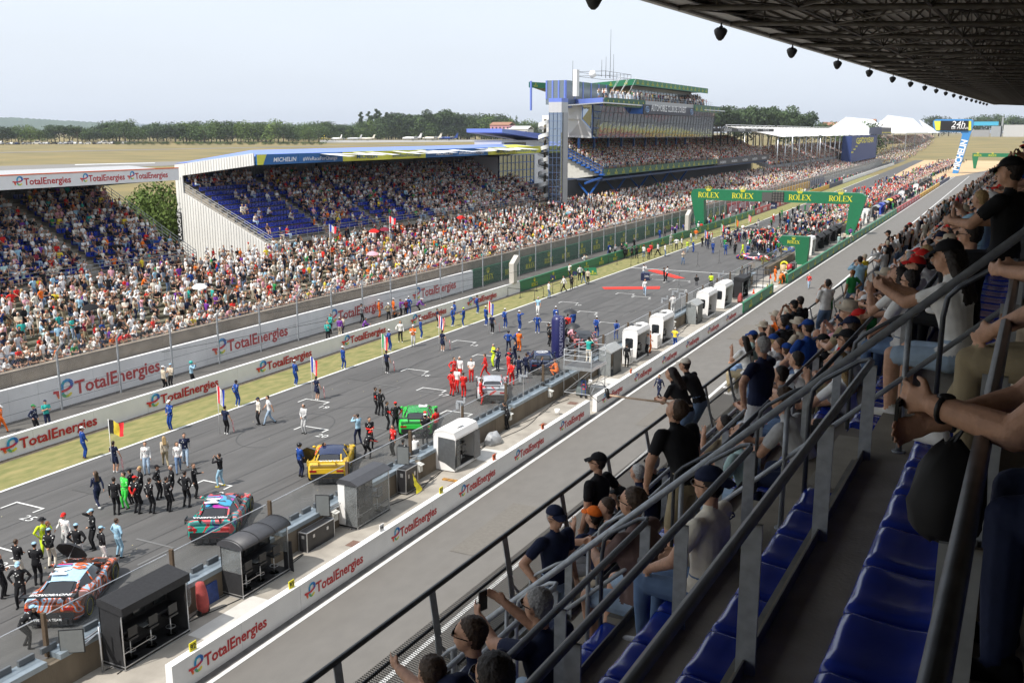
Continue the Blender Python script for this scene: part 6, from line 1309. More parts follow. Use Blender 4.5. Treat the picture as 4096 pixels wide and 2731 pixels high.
# ------------------------------------------------------------------ booths and huts
clearc = glassmat('clear_curtain', (.82, .84, .85), .1, .2); dkglass = mat('smoked_window', (.015, .017, .02), .08, var=.1)
scr = mat('screen_grey', (.16, .17, .17), .25, var=.05)
def stool(par, x, y, z=.12, h=.72):
    b = MB(); b.cyl((x, y, z), .19, .02, 12); b.tube([(x, y, z), (x, y, z+h)], .022, 6); b.tube([(x+.16*math.cos(q), y+.16*math.sin(q), z+.3) for q in np.linspace(0, 6.3, 13)], .012, 4)
    s = empty('stool', (0, 0, 0)); s.parent = par; b.build('chrome_base', alu, s); b = MB(); b.box(x-.19, y-.2, z+h, x+.19, y+.2, z+h+.07); b.box(x+.12, y-.19, z+h+.12, x+.17, y+.19, z+h+.45); b.build('seat_pad', black, s)
def booth(y, ln, kind, label, w=.98, h=2.3, x=-23.98, roofm=None, body=None):
    t = empty('timing_booth', (x, y, 0), label=label, cat='booth'); bm_ = body or blackf
    b = MB(); b.box(-w, 0, .03, 0, ln, .14); b.build('base_case', black, t)
    b = MB()
    for (p, q) in (((0, 0, .14), (0, ln, .14)), ((0, 0, .03), (0, ln, .03)), ((-w, 0, .14), (0, 0, .14)), ((-w, 0, .03), (0, 0, .03)), ((0, 0, .03), (0, 0, .14)), ((0, ln, .03), (0, ln, .14))): b.bar(p, q, .03, .03)
    b.build('metal_edges', alu, t)
    if kind == 'slant':
        b = MB(); b.prism([(-w-.02, -.05, h-.22), (.12, -.05, h-.36), (.12, -.05, h-.08), (-w+.12, -.05, h+.06), (-w-.02, -.05, h)], (0, ln+.1, 0)); b.build('roof', roofm or blackf, t)
        b = MB(); b.prism([(-w, 0, .14), (-.02, 0, .14), (-.14, 0, 1.35), (-.0, 0, h-.34), (-w, 0, h-.2)], (0, .03, 0)); b.build('end_curtain', bm_, t)
        b = MB(); b.prism([(-w, ln, .14), (-.02, ln, .14), (-.14, ln, 1.35), (-.0, ln, h-.34), (-w, ln, h-.2)], (0, -.03, 0)); b.build('far_curtain', bm_, t)
        b = MB(); b.prism([(-.15, ln+.03, .75), (.1, ln+.03, 1.1), (.12, ln+.03, 1.5), (.0, ln+.03, 1.9), (-.2, ln+.03, 1.95)], (0, .02, 0)); b.build('side_screen', clearc, t)
    elif kind == 'arch':
        rg = []; 
        for yy in (-.06, ln+.06): rg.append([(-w/2+(w/2+.12)*math.cos(a), yy, h-.28+.3*math.sin(a)) for a in np.linspace(0, math.pi, 11)])
        b = MB(); b.loft(rg, close=True, loop=True); b.build('curved_roof', roofm or mat('matt_grey_roof', (.05, .05, .055), .5), t)
        b = MB()
        for yy in np.linspace(0, ln, 4): b.tube([(-w/2+(w/2+.14)*math.cos(a), yy, h-.27+.31*math.sin(a)) for a in np.linspace(0, math.pi, 11)], .012, 4)
        b.build('roof_ribs', black, t)
        b = MB(); b.box(-w, 0, .8, -.02, .015, h-.3); b.build('clear_side', clearc, t); MB().box(-w, ln-.015, .8, -.02, ln, h-.3).build('clear_side', clearc, t)
        b = MB(); MB().box(-w, -.01, .14, -.02, .02, 1.0).build('lower_curtain', blackf, t); b.prism([(-.3, ln+.01, .1), (.18, ln+.01, .02), (.12, ln+.01, 1.3), (-.3, ln+.01, 1.2)], (0, .02, 0)); b.build('lower_curtain', blackf, t)
    elif kind == 'clear':
        b = MB(); rg = [[(-w-.05, yy, h-.2), (-w+.1, yy, h-.02), (-.3, yy, h-.02), (.12, yy, h-.2), (.12, yy, h-.24), (-w-.05, yy, h-.24)] for yy in (-.06, ln+.06)]; b.loft(rg, smooth=False); b.build('roof', roofm or mat('matt_grey_roof', (.05, .05, .055), .5), t)
        b = MB()
        n_ = 26; rg = [[(.03+.035*math.sin(i*1.9), ln*i/n_, zz) for i in range(n_+1)] for zz in (.12, h-.22)]; b.loft(rg, close=False, loop=False); b.build('clear_curtain', clearc, t)
        b = MB(); b.box(-w, -.02, .14, -w+.35, .02, h-.25); b.build('white_panel', white, t); b = MB(); b.box(-w+.36, -.015, .14, 0, .0, h-.25); b.build('clear_side', clearc, t)
    b = MB()
    for (xx, yy) in ((-w+.02, .02), (-.03, .02), (-w+.02, ln-.02), (-.03, ln-.02)): b.box(xx-.015, yy-.015, .14, xx+.015, yy+.015, h-.25)
    b.tube([(-.02, .03, .6), (-.02, ln*.45, .62)], .012, 4)
    b.build('frame', alu, t)
    MB().box(-w, 0, .14, -w+.04, ln, h-.25).build('back_panel', bm_, t)
    b = MB(); b.box(-w+.04, .05, .98, -w+.5, ln-.05, 1.02); b.build('desk', mat('desk_dark', (.05, .05, .055), .4), t)
    b = MB()
    for yy in np.linspace(.35, ln-.7, 3): b.box(-w+.09, yy, 1.15, -w+.12, yy+.5, 1.5)
    b.build('monitors', mat('monitor', (.025, .028, .032), .15), t)
    b = MB(); b.prism([(-.42, ln*.35, 1.03), (-.16, ln*.35, 1.03), (-.16, ln*.35+.34, 1.03), (-.42, ln*.35+.34, 1.03)], (0, 0, .015)); b.build('laptop', scr, t)
    for yy in np.linspace(.55, ln-.55, 3 if ln > 2.6 else 2): stool(t, -.32, yy)
    return t
def arm_screen(x, y, z0, z1, wd, label, tilt=0.):
    t = empty('screen_on_arm', (x, y, 0), R(tilt), label=label, cat='screen')
    b = MB(); b.box(-wd, -.04, z0, 0, .0, z1); b.build('casing', black, t); MB().box(-wd+.03, -.05, z0+.03, -.03, -.041, z1-.03).build('display', scr, t)
    b = MB(); b.bar((0, 0, z0+.25), (.1, .9, z0+.1), .06, .05); b.bar((0, .02, z0+.4), (.15, 1.0, z0+.2), .05, .04); b.build('arm', alu, t)
booth(20.25, 2.85, 'slant', 'nearest black timing booth with slanted roof and open front')
arm_screen(-24.55, 19.3, 1.05, 1.85, .75, 'dark screen on an aluminium arm left of the nearest black booth', 35)
MB().tube([(-24.6, 19.9, 0), (-24.6, 19.9, 1.6)], .035, 6).build('screen_post', alu, label='aluminium post beside the nearest black booth', cat='post')
booth(25.8, 2.7, 'arch', 'black timing booth with curved ribbed roof and clear side', h=2.25)
booth(33.1, 2.55, 'clear', 'black roofed booth hung with crumpled clear plastic curtains', h=2.25)
arm_screen(-24.5, 31.9, 1.0, 1.95, .62, 'tall grey screen on an arm left of the plastic curtained booth', 20)
arm_screen(-24.5, 38.2, 1.35, 2.25, .62, 'tall grey screen on an arm left of the nearest white hut', 15)
def fcase(x, y, wx, wy, h, label, wheels=False):
    t = empty('flight_case', (x, y, 0), label=label, cat='flight case'); z0 = .1 if wheels else 0
    MB().box(-wx, 0, z0, 0, wy, h).build('case_body', mat('case_black', (.02, .02, .022), .35, var=.2), t)
    b = MB(); c_ = [(i, j, k) for i in (-wx, 0) for j in (0, wy) for k in (z0, h)]
    for i, p in enumerate(c_):
        for q in c_[i+1:]:
            if sum(a != d for a, d in zip(p, q)) == 1: b.bar(p, q, .035, .035)
    b.build('metal_edges', alu, t); b = MB()
    for yy in (wy*.25, wy*.75): b.box(.0, yy-.06, h*.62, .014, yy+.06, h*.78)
    b.box(-wx*.6, -.014, h*.7, -wx*.3, 0, h*.85); b.build('latches', alu, t)
    if wheels:
        b = MB()
        for xx in (-wx+.06, -.06):
            for yy in (.08, wy-.08): b.cyl((xx-.02, yy, .05), .05, .04, 8, axis=(1, 0, 0))
        b.build('castors', rubber, t)
fcase(-24.45, 30.2, .42, 1.85, .85, 'long black flight case lying against the pit wall')
fcase(-24.35, 37.6, .5, 1.05, 1.25, 'upright black flight case on castors with a yellow flag against it', True)
yf = MB(); n_ = 10; rg = [[(-24.25+.28*i/n_+.02*math.sin(i*2.+j), 37.95+.2*j+.05*math.sin(i), .95-.9*i/n_) for j in (0, 1, 2)] for i in range(n_+1)]
rg = [[(x, 38.05+(y-38.05)*(.15+1.2*i/n_), z) for x, y, z in r_] for i, r_ in enumerate(rg)]; yf.loft(rg, close=False, loop=False)
t = empty('marshal_flag', (0, 0, 0), label='furled yellow flag leaning on the upright black case', cat='flag'); yf.build('cloth', yellow_m, t); MB().tube([(-24.28, 38.05, 1.0), (-23.9, 38.5, .02)], .012, 5).build('pole', mat('wood', (.3, .2, .1), .6), t)
def white_hut(y, label, ln=2.4, w=1.3, h=2.15, x=-23.78, crest=False, win='plain', slant=.14):
    t = empty('white_hut', (x, y, 0), label=label, cat='hut')
    b = MB(); P = [(-w+slant, .06), (-slant*.6, .06), (0, 1.5), (0, h-.35), (-.12, h-.06), (-w*.5, h+.06), (-w+.08, h-.06), (-w, h-.3), (-w, 1.1)]
    for yy in (0, ln-.05): b.prism([(px, yy, pz) for px, pz in P], (0, .05, 0))
    b.prism([(-w-.01, -.02, h-.3), (-w+.1, -.02, h-.04), (-w*.5, -.02, h+.08), (-.1, -.02, h-.04), (.02, -.02, h-.32), (.02, -.02, h-.42), (-.05, -.02, h-.42), (-.13, -.02, h-.1), (-w*.5, -.02, h+.0), (-w+.1, -.02, h-.1), (-w+.04, -.02, h-.3)], (0, ln+.04, 0))
    b.box(-w, .05, .1, -w+.05, ln-.05, h-.3); b.box(-w+slant, .05, .04, -slant*.6, ln-.05, .16)
    b.build('shell', white, t)
    if win == 'plain':
        MB().prism([(-w*.78, -.012, .95), (-w*.32, -.012, .95), (-w*.28, -.012, 1.2), (-w*.28, -.012, 1.72), (-w*.35, -.012, 1.8), (-w*.75, -.012, 1.8), (-w*.8, -.012, 1.7)], (0, .01, 0)).build('window', dkglass, t)
    if win == 'big':
        MB().prism([(-w*.8, -.012, .55), (-w*.5, -.012, .45), (-.02, -.012, .12), (-.02, -.012, 1.75), (-w*.78, -.012, 1.8)], (0, .01, 0)).build('window', mat('tinted_side', (.09, .095, .10), .15), t)
        b = MB(); rg = [[(.03+.02*math.sin(i*2.), .02+.42*i/8, zz) for i in range(9)] for zz in (.12, 1.75)]; b.loft(rg, close=False, loop=False); b.build('clear_curtain', clearc, t)
        b = MB(); b.prism([(.03, ln-.55, .2), (.1, ln+.05, .25), (.05, ln+.05, 1.65), (.03, ln-.5, 1.7)], (.02, 0, 0)); b.build('grey_flap', mat('flap_grey', (.14, .14, .14), .6), t)
        MB().prism([(-w*.65, .7, h+.02), (-w*.2, .7, h+.05), (-w*.15, 1.25, h+.1), (-w*.6, 1.25, h+.07)], (0, 0, .02)).build('roof_panel', white, t)
    if crest:
        def shield(M, s):
            P_ = [(-.5, .5), (0, .62), (.5, .5), (.42, -.2), (0, -.62), (-.42, -.2)]
            b = MB(); b.tube([M @ Vector((px*s, py*s, .005)) for px, py in P_+P_[:1]], .018, 4); b.prism([M @ Vector((px*s*.8, py*s*.8, .004)) for px, py in P_], M.to_3x3() @ Vector((0, 0, .004)))
            b.tube([M @ Vector((px*s, py*s, .012)) for px, py in ((-.2, -.1), (-.1, .2), (.1, .3), (.2, .15), (.05, 0), (.15, -.3))], .02, 4, m=1)
            b.build('crest', [black, white], t)
        shield(face_my(-w*.68, -.015, .62), .3); shield(oriented((-w*.5, ln*.5, h+.09), (0, 1, 0), (-1, 0, 0)), .8)
    b = MB(); b.box(-w+.06, .1, .9, -w+.55, ln-.1, .94); b.box(-w+.08, .3, 1.05, -w+.12, ln-.3, 1.6); b.box(-w+.1, .1, .17, -.15, ln-.1, .2); b.build('inside', black, t)
    MB().box(-w+.06, .06, h-.5, -.14, ln-.06, h-.42).build('ceiling_shade', mat('inside_grey', (.08, .08, .08), .6), t)
    stool(t, -.35, ln*.5, .17, .5)
    return t
white_hut(41.4, 'nearest white timing hut with tinted side and office chair, beside the upright case', win='big')
h_ = MATS['cloth_grey'] if 'cloth_grey' in MATS else mat('cover_grey', (.3, .31, .32), .6)
cvr = mat('silver_cover', (.33, .34, .35), .45, var=.15, scale=5, bump=.4, bscale=8)
def heap(x, y, rx, ry, h, m_, name, label, cat, seed):
    r_ = random.Random(seed); b = MB(); rg = []
    for k in range(8):
        q = k/7; f = math.cos(q*math.pi/2)**.6+.02; rg.append([(x+rx*f*math.cos(a)*(1+.12*math.sin(3*a+seed)), y+ry*f*math.sin(a)*(1+.1*math.sin(5*a)), .02+h*math.sin(q*math.pi/2)*(1+.1*math.sin(2*a+k))) for a in np.linspace(0, 2*math.pi, 22, endpoint=False)])
    b.loft(rg); return b.build(name, m_, label=label, cat=cat)
heap(-24.35, 46.6, .42, .62, .62, cvr, 'covered_equipment', 'low equipment heap under a crumpled silver sheet by the pit wall', 'covered equipment', 1)
tr = empty('covered_trolley', (-24.5, 24.3, 0), label='upright trolley under a faded red cover between the two nearest black booths', cat='trolley')
b = MB(); rg = []
for z, r_, dx in ((.12, .16, 0), (.3, .2, 0), (.6, .2, -.02), (.9, .18, -.05), (1.1, .15, -.08), (1.2, .14, -.1), (1.22, .05, -.1)): rg.append([(dx+r_*math.cos(a)*(1+.08*math.sin(3*a)), r_*1.15*math.sin(a), z) for a in np.linspace(0, 2*math.pi, 14, endpoint=False)])
b.loft(rg); b.build('red_cover', mat('faded_red_cloth', (.36, .06, .055), .8, var=.2, scale=6, bump=.4, bscale=12), tr)
for yy in (-.2, .2): MB().cyl((-.02, yy-.03, .12), .12, .06, 12, axis=(0, 1, 0)).build('wheel', rubber, tr)
MB().prism([(-24.88, 24.9, .0), (-24.88, 25.45, 0), (-24.95, 25.45, .75), (-24.95, 24.9, .75)], (.06, 0, 0)).build('tarp_bundle', mat('blue_tarp', (.02, .05, .2), .5, var=.2, scale=6, bump=.3), label='blue folded tarpaulin leaning on the wall left of the curved roof booth', cat='tarpaulin')
bk = empty('bucket', (-23.45, 53.4, 0), label='white bucket standing alone on the booth pavement', cat='bucket'); MB().tube([(0, 0, 0), (0, 0, .36)], [.13, .17], 14).build('pail', white, bk); MB().tube([(.17*math.cos(a), 0, .34-.14*math.sin(a)) for a in np.linspace(0, math.pi, 9)], .006, 4).build('handle', alu, bk)
ob = MB(); ob.box(-23.9, 40.2, .01, -22.6, 40.42, .07); ob.build('orange_kerb_ramp', mat('ramp_orange', (.62, .28, .03), .6, col2=(.08, .07, .05), scale=9), label='orange and grey ramp strip on the pavement before the nearest white hut', cat='ramp')
# scaffold tower
sf = empty('scaffold_tower', (-24.75, 57.4, 0), label='steel scaffold camera tower with platform beside the gap in the white wall', cat='scaffold tower')
b = MB(); X2, Y2 = 1.9, 2.5
for x, y in ((0, 0), (X2, 0), (0, Y2), (X2, Y2)): b.tube([(x, y, .02), (x, y, 3.25)], .026, 6); b.box(x-.08, y-.08, 0, x+.08, y+.08, .02)
for z in (.35, 2.5, 2.85, 3.2):
    for p, q in (((0, 0), (X2, 0)), ((X2, 0), (X2, Y2)), ((0, 0), (0, Y2)), ((0, Y2), (X2, Y2))): b.tube([(*p, z), (*q, z)], .022, 5)
for p, q in ((((0, 0, .35)), (X2, 0, 2.0)), ((X2, 0, .35), (X2, Y2, 2.0)), ((0, 0, 2.0), (0, Y2, .35)), ((X2, Y2, 2.), (0, Y2, .35)), ((0, 0, .4), (X2, Y2, .4))): b.tube([p, q], .02, 5)
b.build('tubes', galv, sf); b = MB(); b.box(-.05, -.05, 2.0, X2+.05, Y2+.05, 2.05); b.build('deck', mat('deck_dark_grey', (.10, .10, .10), .6), sf); b = MB(); b.box(-.06, -.07, 1.9, X2+.06, -.05, 2.12); b.box(X2+.05, -.06, 1.9, X2+.07, Y2+.06, 2.12); b.build('toe_board', alu, sf)
MB().box(X2-.12, -.1, 1.2, X2+.12, -.08, 1.42).build('number_plate', white, sf); text('S1', .15, black, sf, 'lettering', face_my(X2-.08, -.102, 1.24), bold=.02)
tvb = MB(); tvb.box(-.15, -.3, -.12, .15, .35, .14); tvb.tube([(0, .35, .02), (0, .62, .02)], .09, 10); tvb.tube([(0, 0, -.12), (0, 0, -.5)], .04, 6)
for a in (0, 2.1, 4.2): tvb.tube([(0, 0, -.5), (.35*math.cos(a), .35*math.sin(a), -1.35)], .02, 5)
tvb.ball((0, -.1, .3), .13, .2, .13)
o = tvb.build('television_camera', black, label='black television camera on a tripod on the scaffold deck', cat='camera'); o.location = (-23.75, 59.3, 3.42); o.rotation_euler = (0, 0, R(60))
heap(-23.9, 58.6, .4, .55, .95, mat('grey_green_cover', (.14, .17, .17), .6, var=.2, scale=5, bump=.4), 'covered_machine', 'grey green sheeted machine under the scaffold tower', 'covered machine', 3)
b = MB(); b.tube([(0, 0, .1), (0, 0, 1.15)], .02, 5); b.tube([(.25, 0, .1), (.25, 0, 1.15), (0, 0, 1.15)], .02, 5); b.tube([(.12+.16*math.cos(a), .05, .75+.16*math.sin(a)) for a in np.linspace(0, 6.28, 14)], .035, 5, m=1); b.cyl((-.05, -.02, .1), .1, .05, 10, m=2, axis=(0, 1, 0)); b.cyl((.3, -.02, .1), .1, .05, 10, m=2, axis=(0, 1, 0))
o = b.build('hose_trolley', [mat('trolley_blue', (.02, .05, .3), .4), red_m, rubber], label='blue hand trolley with a coiled red hose under the scaffold', cat='trolley'); o.location = (-23.6, 57.7, 0)
cn_b = MB(); cn_b.box(-.16, -.16, 0, .16, .16, .03); cn_b.tube([(0, 0, .03), (0, 0, .5)], [.12, .03], 12); con_me = cn_b.mesh('traffic_cone', [mat('cone_orange', (.8, .1, .02), .5)])
for i, (x, y) in enumerate(((-23.3, 105.2), (-24.1, 117.4))):
    o = bpy.data.objects.new('traffic_cone', con_me); COL.objects.link(o); o.location = (x, y, .01); tag(o, ['orange traffic cone by the grey gate panel', 'orange traffic cone farther off beyond the opening'][i], 'traffic cone')
# grey tents
gt = mat('grey_tent_cloth', (.22, .235, .235), .6, var=.1, scale=3, bump=.2)
def tent(y, label, ln=2.1, w=.95, h=1.95, x=-23.95):
    t = empty('grey_tent', (x, y, 0), label=label, cat='tent'); b = MB()
    b.prism([(-w, 0, .02), (-.02, 0, .02), (-.02, 0, h-.25), (-w, 0, h-.05)], (0, .03, 0)); b.box(-w, 0, .02, -w+.03, ln, h-.1); b.build('walls', gt, t)
    b = MB(); b.prism([(-w-.05, -.04, h-.05), (.05, -.04, h-.28), (.05, -.04, h-.22), (-w/2, -.04, h+.16)], (0, ln+.08, 0)); b.build('roof', mat('tent_roof', (.34, .35, .345), .55), t)
    b = MB(); b.box(-.03, .55, .02, .0, ln, h-.3); b.build('dark_opening_flap', mat('flap_dark', (.06, .065, .065), .5), t); MB().box(-w, 0, .005, .1, ln, .02).build('floor', black, t)
tent(63.9, 'grey fabric tent between scaffold tower and the first crested hut'); tent(85.4, 'grey fabric tent between the crested huts and the white huts beyond')
white_hut(68.9, 'first white hut with a lion shield crest, beside the grey tent', 2.9, 1.2, 2.5, -23.75, True); white_hut(75.0, 'second white hut with a lion shield crest', 2.9, 1.2, 2.5, -23.7, True)
white_hut(88.6, 'white hut directly beyond the second grey tent', 2.9, 1.2, 2.5, -23.7); white_hut(94.3, 'white hut at the end of the white lettered wall', 2.9, 1.2, 2.5, -23.6)
def cabinet(x, y, label):
    t = empty('white_cabinet', (x, y, 0), label=label, cat='cabinet'); b = MB(); b.box(-.55, 0, .1, 0, .8, 1.15); b.build('body', white, t); b = MB()
    for z in np.arange(.2, .6, .05): b.box(0, .1, z, .006, .7, z+.02)
    b.cyl((-.5, .05, .06), .06, .04, 8, axis=(0, 1, 0)); b.cyl((-.05, .05, .06), .06, .04, 8, axis=(0, 1, 0)); b.build('grille_and_wheels', scr, t)
cabinet(-23.9, 67.6, 'white wheeled cabinet left of the first crested hut'); cabinet(-23.8, 73.9, 'white wheeled cabinet between the two crested huts')
booth(100.6, 2.6, 'slant', 'black booth with slanted roof beside the grey gate frame', x=-23.4)
gt_ = empty('gate_frame', (-24.6, 104.2, 0), label='grey steel gate frame with panels at the opening', cat='gate'); b = MB()
for y in (0, 1.6, 3.2, 4.8):
    b.box(-.06, y, 0, .06, y+.1, 2.6)
for z in (.1, .9, 1.7, 2.5): b.box(-.04, 0, z, .04, 4.9, z+.1)
for x in (.7, 1.4, 2.1): b.box(x, 4.8, 0, x+.06, 4.9, 2.2)
for z in (.1, .8, 1.5, 2.1): b.box(0, 4.8, z, 2.2, 4.88, z+.08)
b.build('frame', galv_d, gt_); MB().box(.0, .1, .1, .02, 4.8, 1.7).build('panel', mat('gate_sheet', (.2, .22, .23), .5), gt_)
rc_ = heap(-23.3, 99.2, .25, .4, .85, MATS['faded_red_cloth'], 'covered_trolley', 'small trolley under a faded red cover near the end of the white wall', 'trolley', 5)
# far booths beyond the opening
seq = [(136.2, 'w'), (141.6, 'w'), (147, 'b'), (152, 'b'), (158, 'b'), (163.5, 'b'), (192, 'w'), (198, 'w'), (212, 'g'), (220, 'u'), (227, 'g'), (234, 'y'), (241, 'r'), (248, 'r'), (255, 'g'), (262, 'w'), (275, 'b'), (283, 'b'), (300, 'w'), (318, 'b'), (332, 'b'), (346, 'b')]
colr = dict(b=('black', blackf, blackf), g=('grey', cvr, blackf), u=('blue', mat('booth_blue', (.03, .06, .4), .5), MATS['booth_blue']), y=('yellow roofed', yellow_m, blackf), r=('red roofed', mat('booth_red', (.35, .05, .04), .5), blackf))
for i, (y, c) in enumerate(seq):
    xx = -23.8+bend(y)
    if c == 'w': white_hut(y, 'white hut %s' % {136.2: 'nearer one behind the small ROLEX tower', 141.6: 'farther one behind the small ROLEX tower', 192: 'first of two beyond the green arch', 198: 'second of two beyond the green arch', 262: 'far off beyond the coloured booths', 300: 'farthest, near the end of the wall'}[y], 2.6, 1.3, 2.6, xx)
    else:
        t = empty('team_booth', (xx, y, 0), label='%s team booth in the distant line along the pit wall, %s' % (colr[c][0], 'before the green arch' if y < 175 else 'beyond the green arch'), cat='booth', group='distant team booths'); b = MB(); rg = [[(-1.2, yy, .05), (-1.25, yy, 1.7), (-.9, yy, 2.3), (-.3, yy, 2.4), (.15, yy, 2.05), (.15, yy, 1.98), (-.3, yy, 2.3), (-.85, yy, 2.2), (-1.15, yy, 1.7), (-1.1, yy, .05)] for yy in (0, 4.2)]
        b.loft(rg, smooth=False); b.build('roof_shell', colr[c][1], t); b = MB(); b.prism([(-1.1, 0, .05), (-.1, 0, .05), (-.3, 0, 1.2), (.1, 0, 2.), (-.9, 0, 2.2)], (0, .05, 0)); b.box(-1.05, 4, .05, -.1, 4.1, 2.1); b.box(-1.05, .1, .9, -.6, 4, 1.); b.build('body', colr[c][2], t)
# tyre marshal corner, drum and case by the small tower
MB().tube([(-24.3+.42*math.cos(a), 126.3, .5+.42*math.sin(a)) for a in np.linspace(0, 6.28, 20)], .12, 8).build('yellow_ring', yellow_m, label='yellow rubber ring standing against the wall by the small ROLEX tower', cat='ring')
MB().tube([(-23.6, 122, 0), (-23.6, 122, 1.1)], .35, 16).build('sand_drum', mat('drum_tan', (.5, .36, .2), .6), label='tan round drum near the small ROLEX tower', cat='drum')
MB().tube([(-23.1, 123.4, 0), (-23.1, 123.4, 1.05)], .32, 16).build('red_drum', mat('drum_red', (.4, .02, .03), .4), label='dark red round drum near the small ROLEX tower', cat='drum')
fcase(-22.5, 124, .7, .9, 1.1, 'dark case beside the red drum')
# inflatable pillar
ip = empty('inflatable_pillar', (-29.85, 68.0, 0), label='tall navy inflatable pillar reading POLE POSITION on the track', cat='inflatable')
b = MB(); b.tube([(0, 0, 0), (0, 0, .1), (0, 0, 2.9), (0, 0, 3.15), (0, 0, 3.25)], [.5, .52, .52, .42, .18], 20); b.build('tube_body', mat('navy_vinyl', (.018, .02, .10), .35, var=.08), ip)
text('POLE POSITION', .42, mat('lilac_letter', (.55, .55, .75), .5), ip, 'lettering', oriented((.48, -.24, .25), (0, 0, 1), (-.42, -.9, 0)), bold=.02)
# umbrellas
def umbrella(x, y, z, m_, label, r=.62, tilt=(0, 0), pole=1.0, closed=False):
    t = empty('umbrella', (x, y, z), label=label, cat='umbrella'); t.rotation_euler = (tilt[0], tilt[1], 0); b = MB()
    rg = []
    for k in range(6):
        f = k/5; rg.append([(r*f*math.cos(a)*(1-.05*(i % 2)), r*f*math.sin(a)*(1-.05*(i % 2)), .28*(1-f*f)) for i, a in enumerate(np.linspace(0, 2*math.pi, 16, endpoint=False))])
    b.loft(rg[1:], close=False); b.add([(0, 0, .29)]+rg[1], [(0, i+1, (i+1) % 16+1) for i in range(16)]); b.build('canopy', m_, t); MB().tube([(0, 0, .38), (0, 0, -pole)], .012, 5).build('shaft', alu, t)
umb = mat('umbrella_black', (.02, .02, .022), .5)
q = gz(295, 2290); umbrella(q.x+.0, q.y, .9, umb, 'black umbrella on the ground side of the orange and blue car', .62, (R(-50), R(-20)), .8)
q = gz(2280, 1335); umbrella(q.x, q.y, 1.9, umb, 'black umbrella behind the inflatable pillar', .62, (.1, .1)); q = gz(2290, 1400); umbrella(q.x, q.y, 1.9, umb, 'black umbrella held over the orange striped car', .6, (.2, 0))
# flags and the closed parasols of the flag bearers
def flag(x, y, cols, label, h=2.9, vertical=True, big=False, droop=.55):
    t = empty('flag', (x, y, 0), label=label, cat='flag'); MB().tube([(0, 0, 0), (0, 0, h)], .017, 6).build('pole', white, t)
    n = len(cols); b = MB(); W_ = (.95 if big else .55); Hh = (.7 if big else 1.0)
    for i in range(n):
        if cols[0][0] == 'H': pass
        u0, u1 = i/n, (i+1)/n; rows_ = []
        for k in range(9):
            v = k/8; rr = []
            for j in range(4):
                u = u0+(u1-u0)*j/3
                rr.append((W_*u*(1-droop*.4)+.02*math.sin(v*5), .07*math.sin(u*9+v*3)*u, h-.06-Hh*v-W_*u*droop*(.8 if not big else .35)+.05*math.sin(u*7)))
            rows_.append(rr)
        b.loft(rows_, i, close=False, loop=False)
    b.build('cloth', [mat('flag_'+c, dict(CL, fblue=(.02, .05, .4), fgreen=(.0, .3, .08), fred=(.7, .02, .03))[c], .7) for c in cols], t).rotation_euler = (0, 0, R(15))
for (px, py, cols, lb, kw) in [((430*1+22), 1895, ['black', 'yellow', 'fred'], 'black, yellow and red flag streaming beside the grass edge', dict(big=True, droop=.3)), (880+0, 1735, ['fred', 'white', 'fblue'], 'small red, white and blue flag above the couple walking', {}), (1250, 1598, ['fblue', 'white', 'fred'], 'hanging blue, white and red flag of the bearer by box nineteen', {}), (1531, 1490, ['fgreen', 'white', 'fred'], 'hanging green, white and red flag', {}), (1757, 1402, ['fred', 'white', 'fblue', 'white', 'fred'], 'hanging striped red and white flag with blue', {}), (1955, 1335, ['fred', 'white', 'fblue'], 'hanging red, white and blue flag beside the blue marshals', {}),
        (2817, 995, ['fblue', 'white', 'fred'], 'hanging blue, white and red flag near the green arch', dict(h=2.8)), (2882, 968, ['fgreen', 'white', 'fred'], 'hanging green, white and red flag near the arch', {}), (2940, 945, ['black', 'yellow', 'fred'], 'black, yellow and red flag near the arch', {}), (2992, 925, ['fred', 'white', 'fred'], 'red and white flag before the arch', {})]:
    q = gz(px, py); flag(q.x, q.y, cols, lb, **kw)
for (px, py, ps, fc, bt) in [(462, 1890, 'flagskirt', 20, 'navy'), (905, 1737, 'flag', -10, 'black'), (1268, 1600, 'flagskirt', 0, 'navy'), (1547, 1493, 'flag', -10, 'black'), (1770, 1405, 'flagskirt', 0, 'navy'), (1750, 1310, 'flag', -60, 'black'), (1968, 1334, 'flag', -10, 'black')]:
    track_person(px, py, ps, fc, 'navy', bt, place='on the track edge', arms=None, calf='' if 'skirt' in ps else None, shoe='white', hair='dark', scale=.94 if 'skirt' in ps else .99, kind='flag bearer')
    q = gz(px+62*.5, py-4); b = MB(); b.tube([(q.x, q.y, .03), (q.x, q.y, .15), (q.x-.05, q.y, .62), (q.x-.06, q.y, .85)], [.01, .045, .05, .012], 8)
    b.build('parasol', mat('red_white_cloth', (.62, .05, .05), .6, col2=(.75, .72, .7), scale=14), label='closed red and white parasol of a flag bearer at the track edge', cat='parasol', group='closed parasols of the flag bearers')
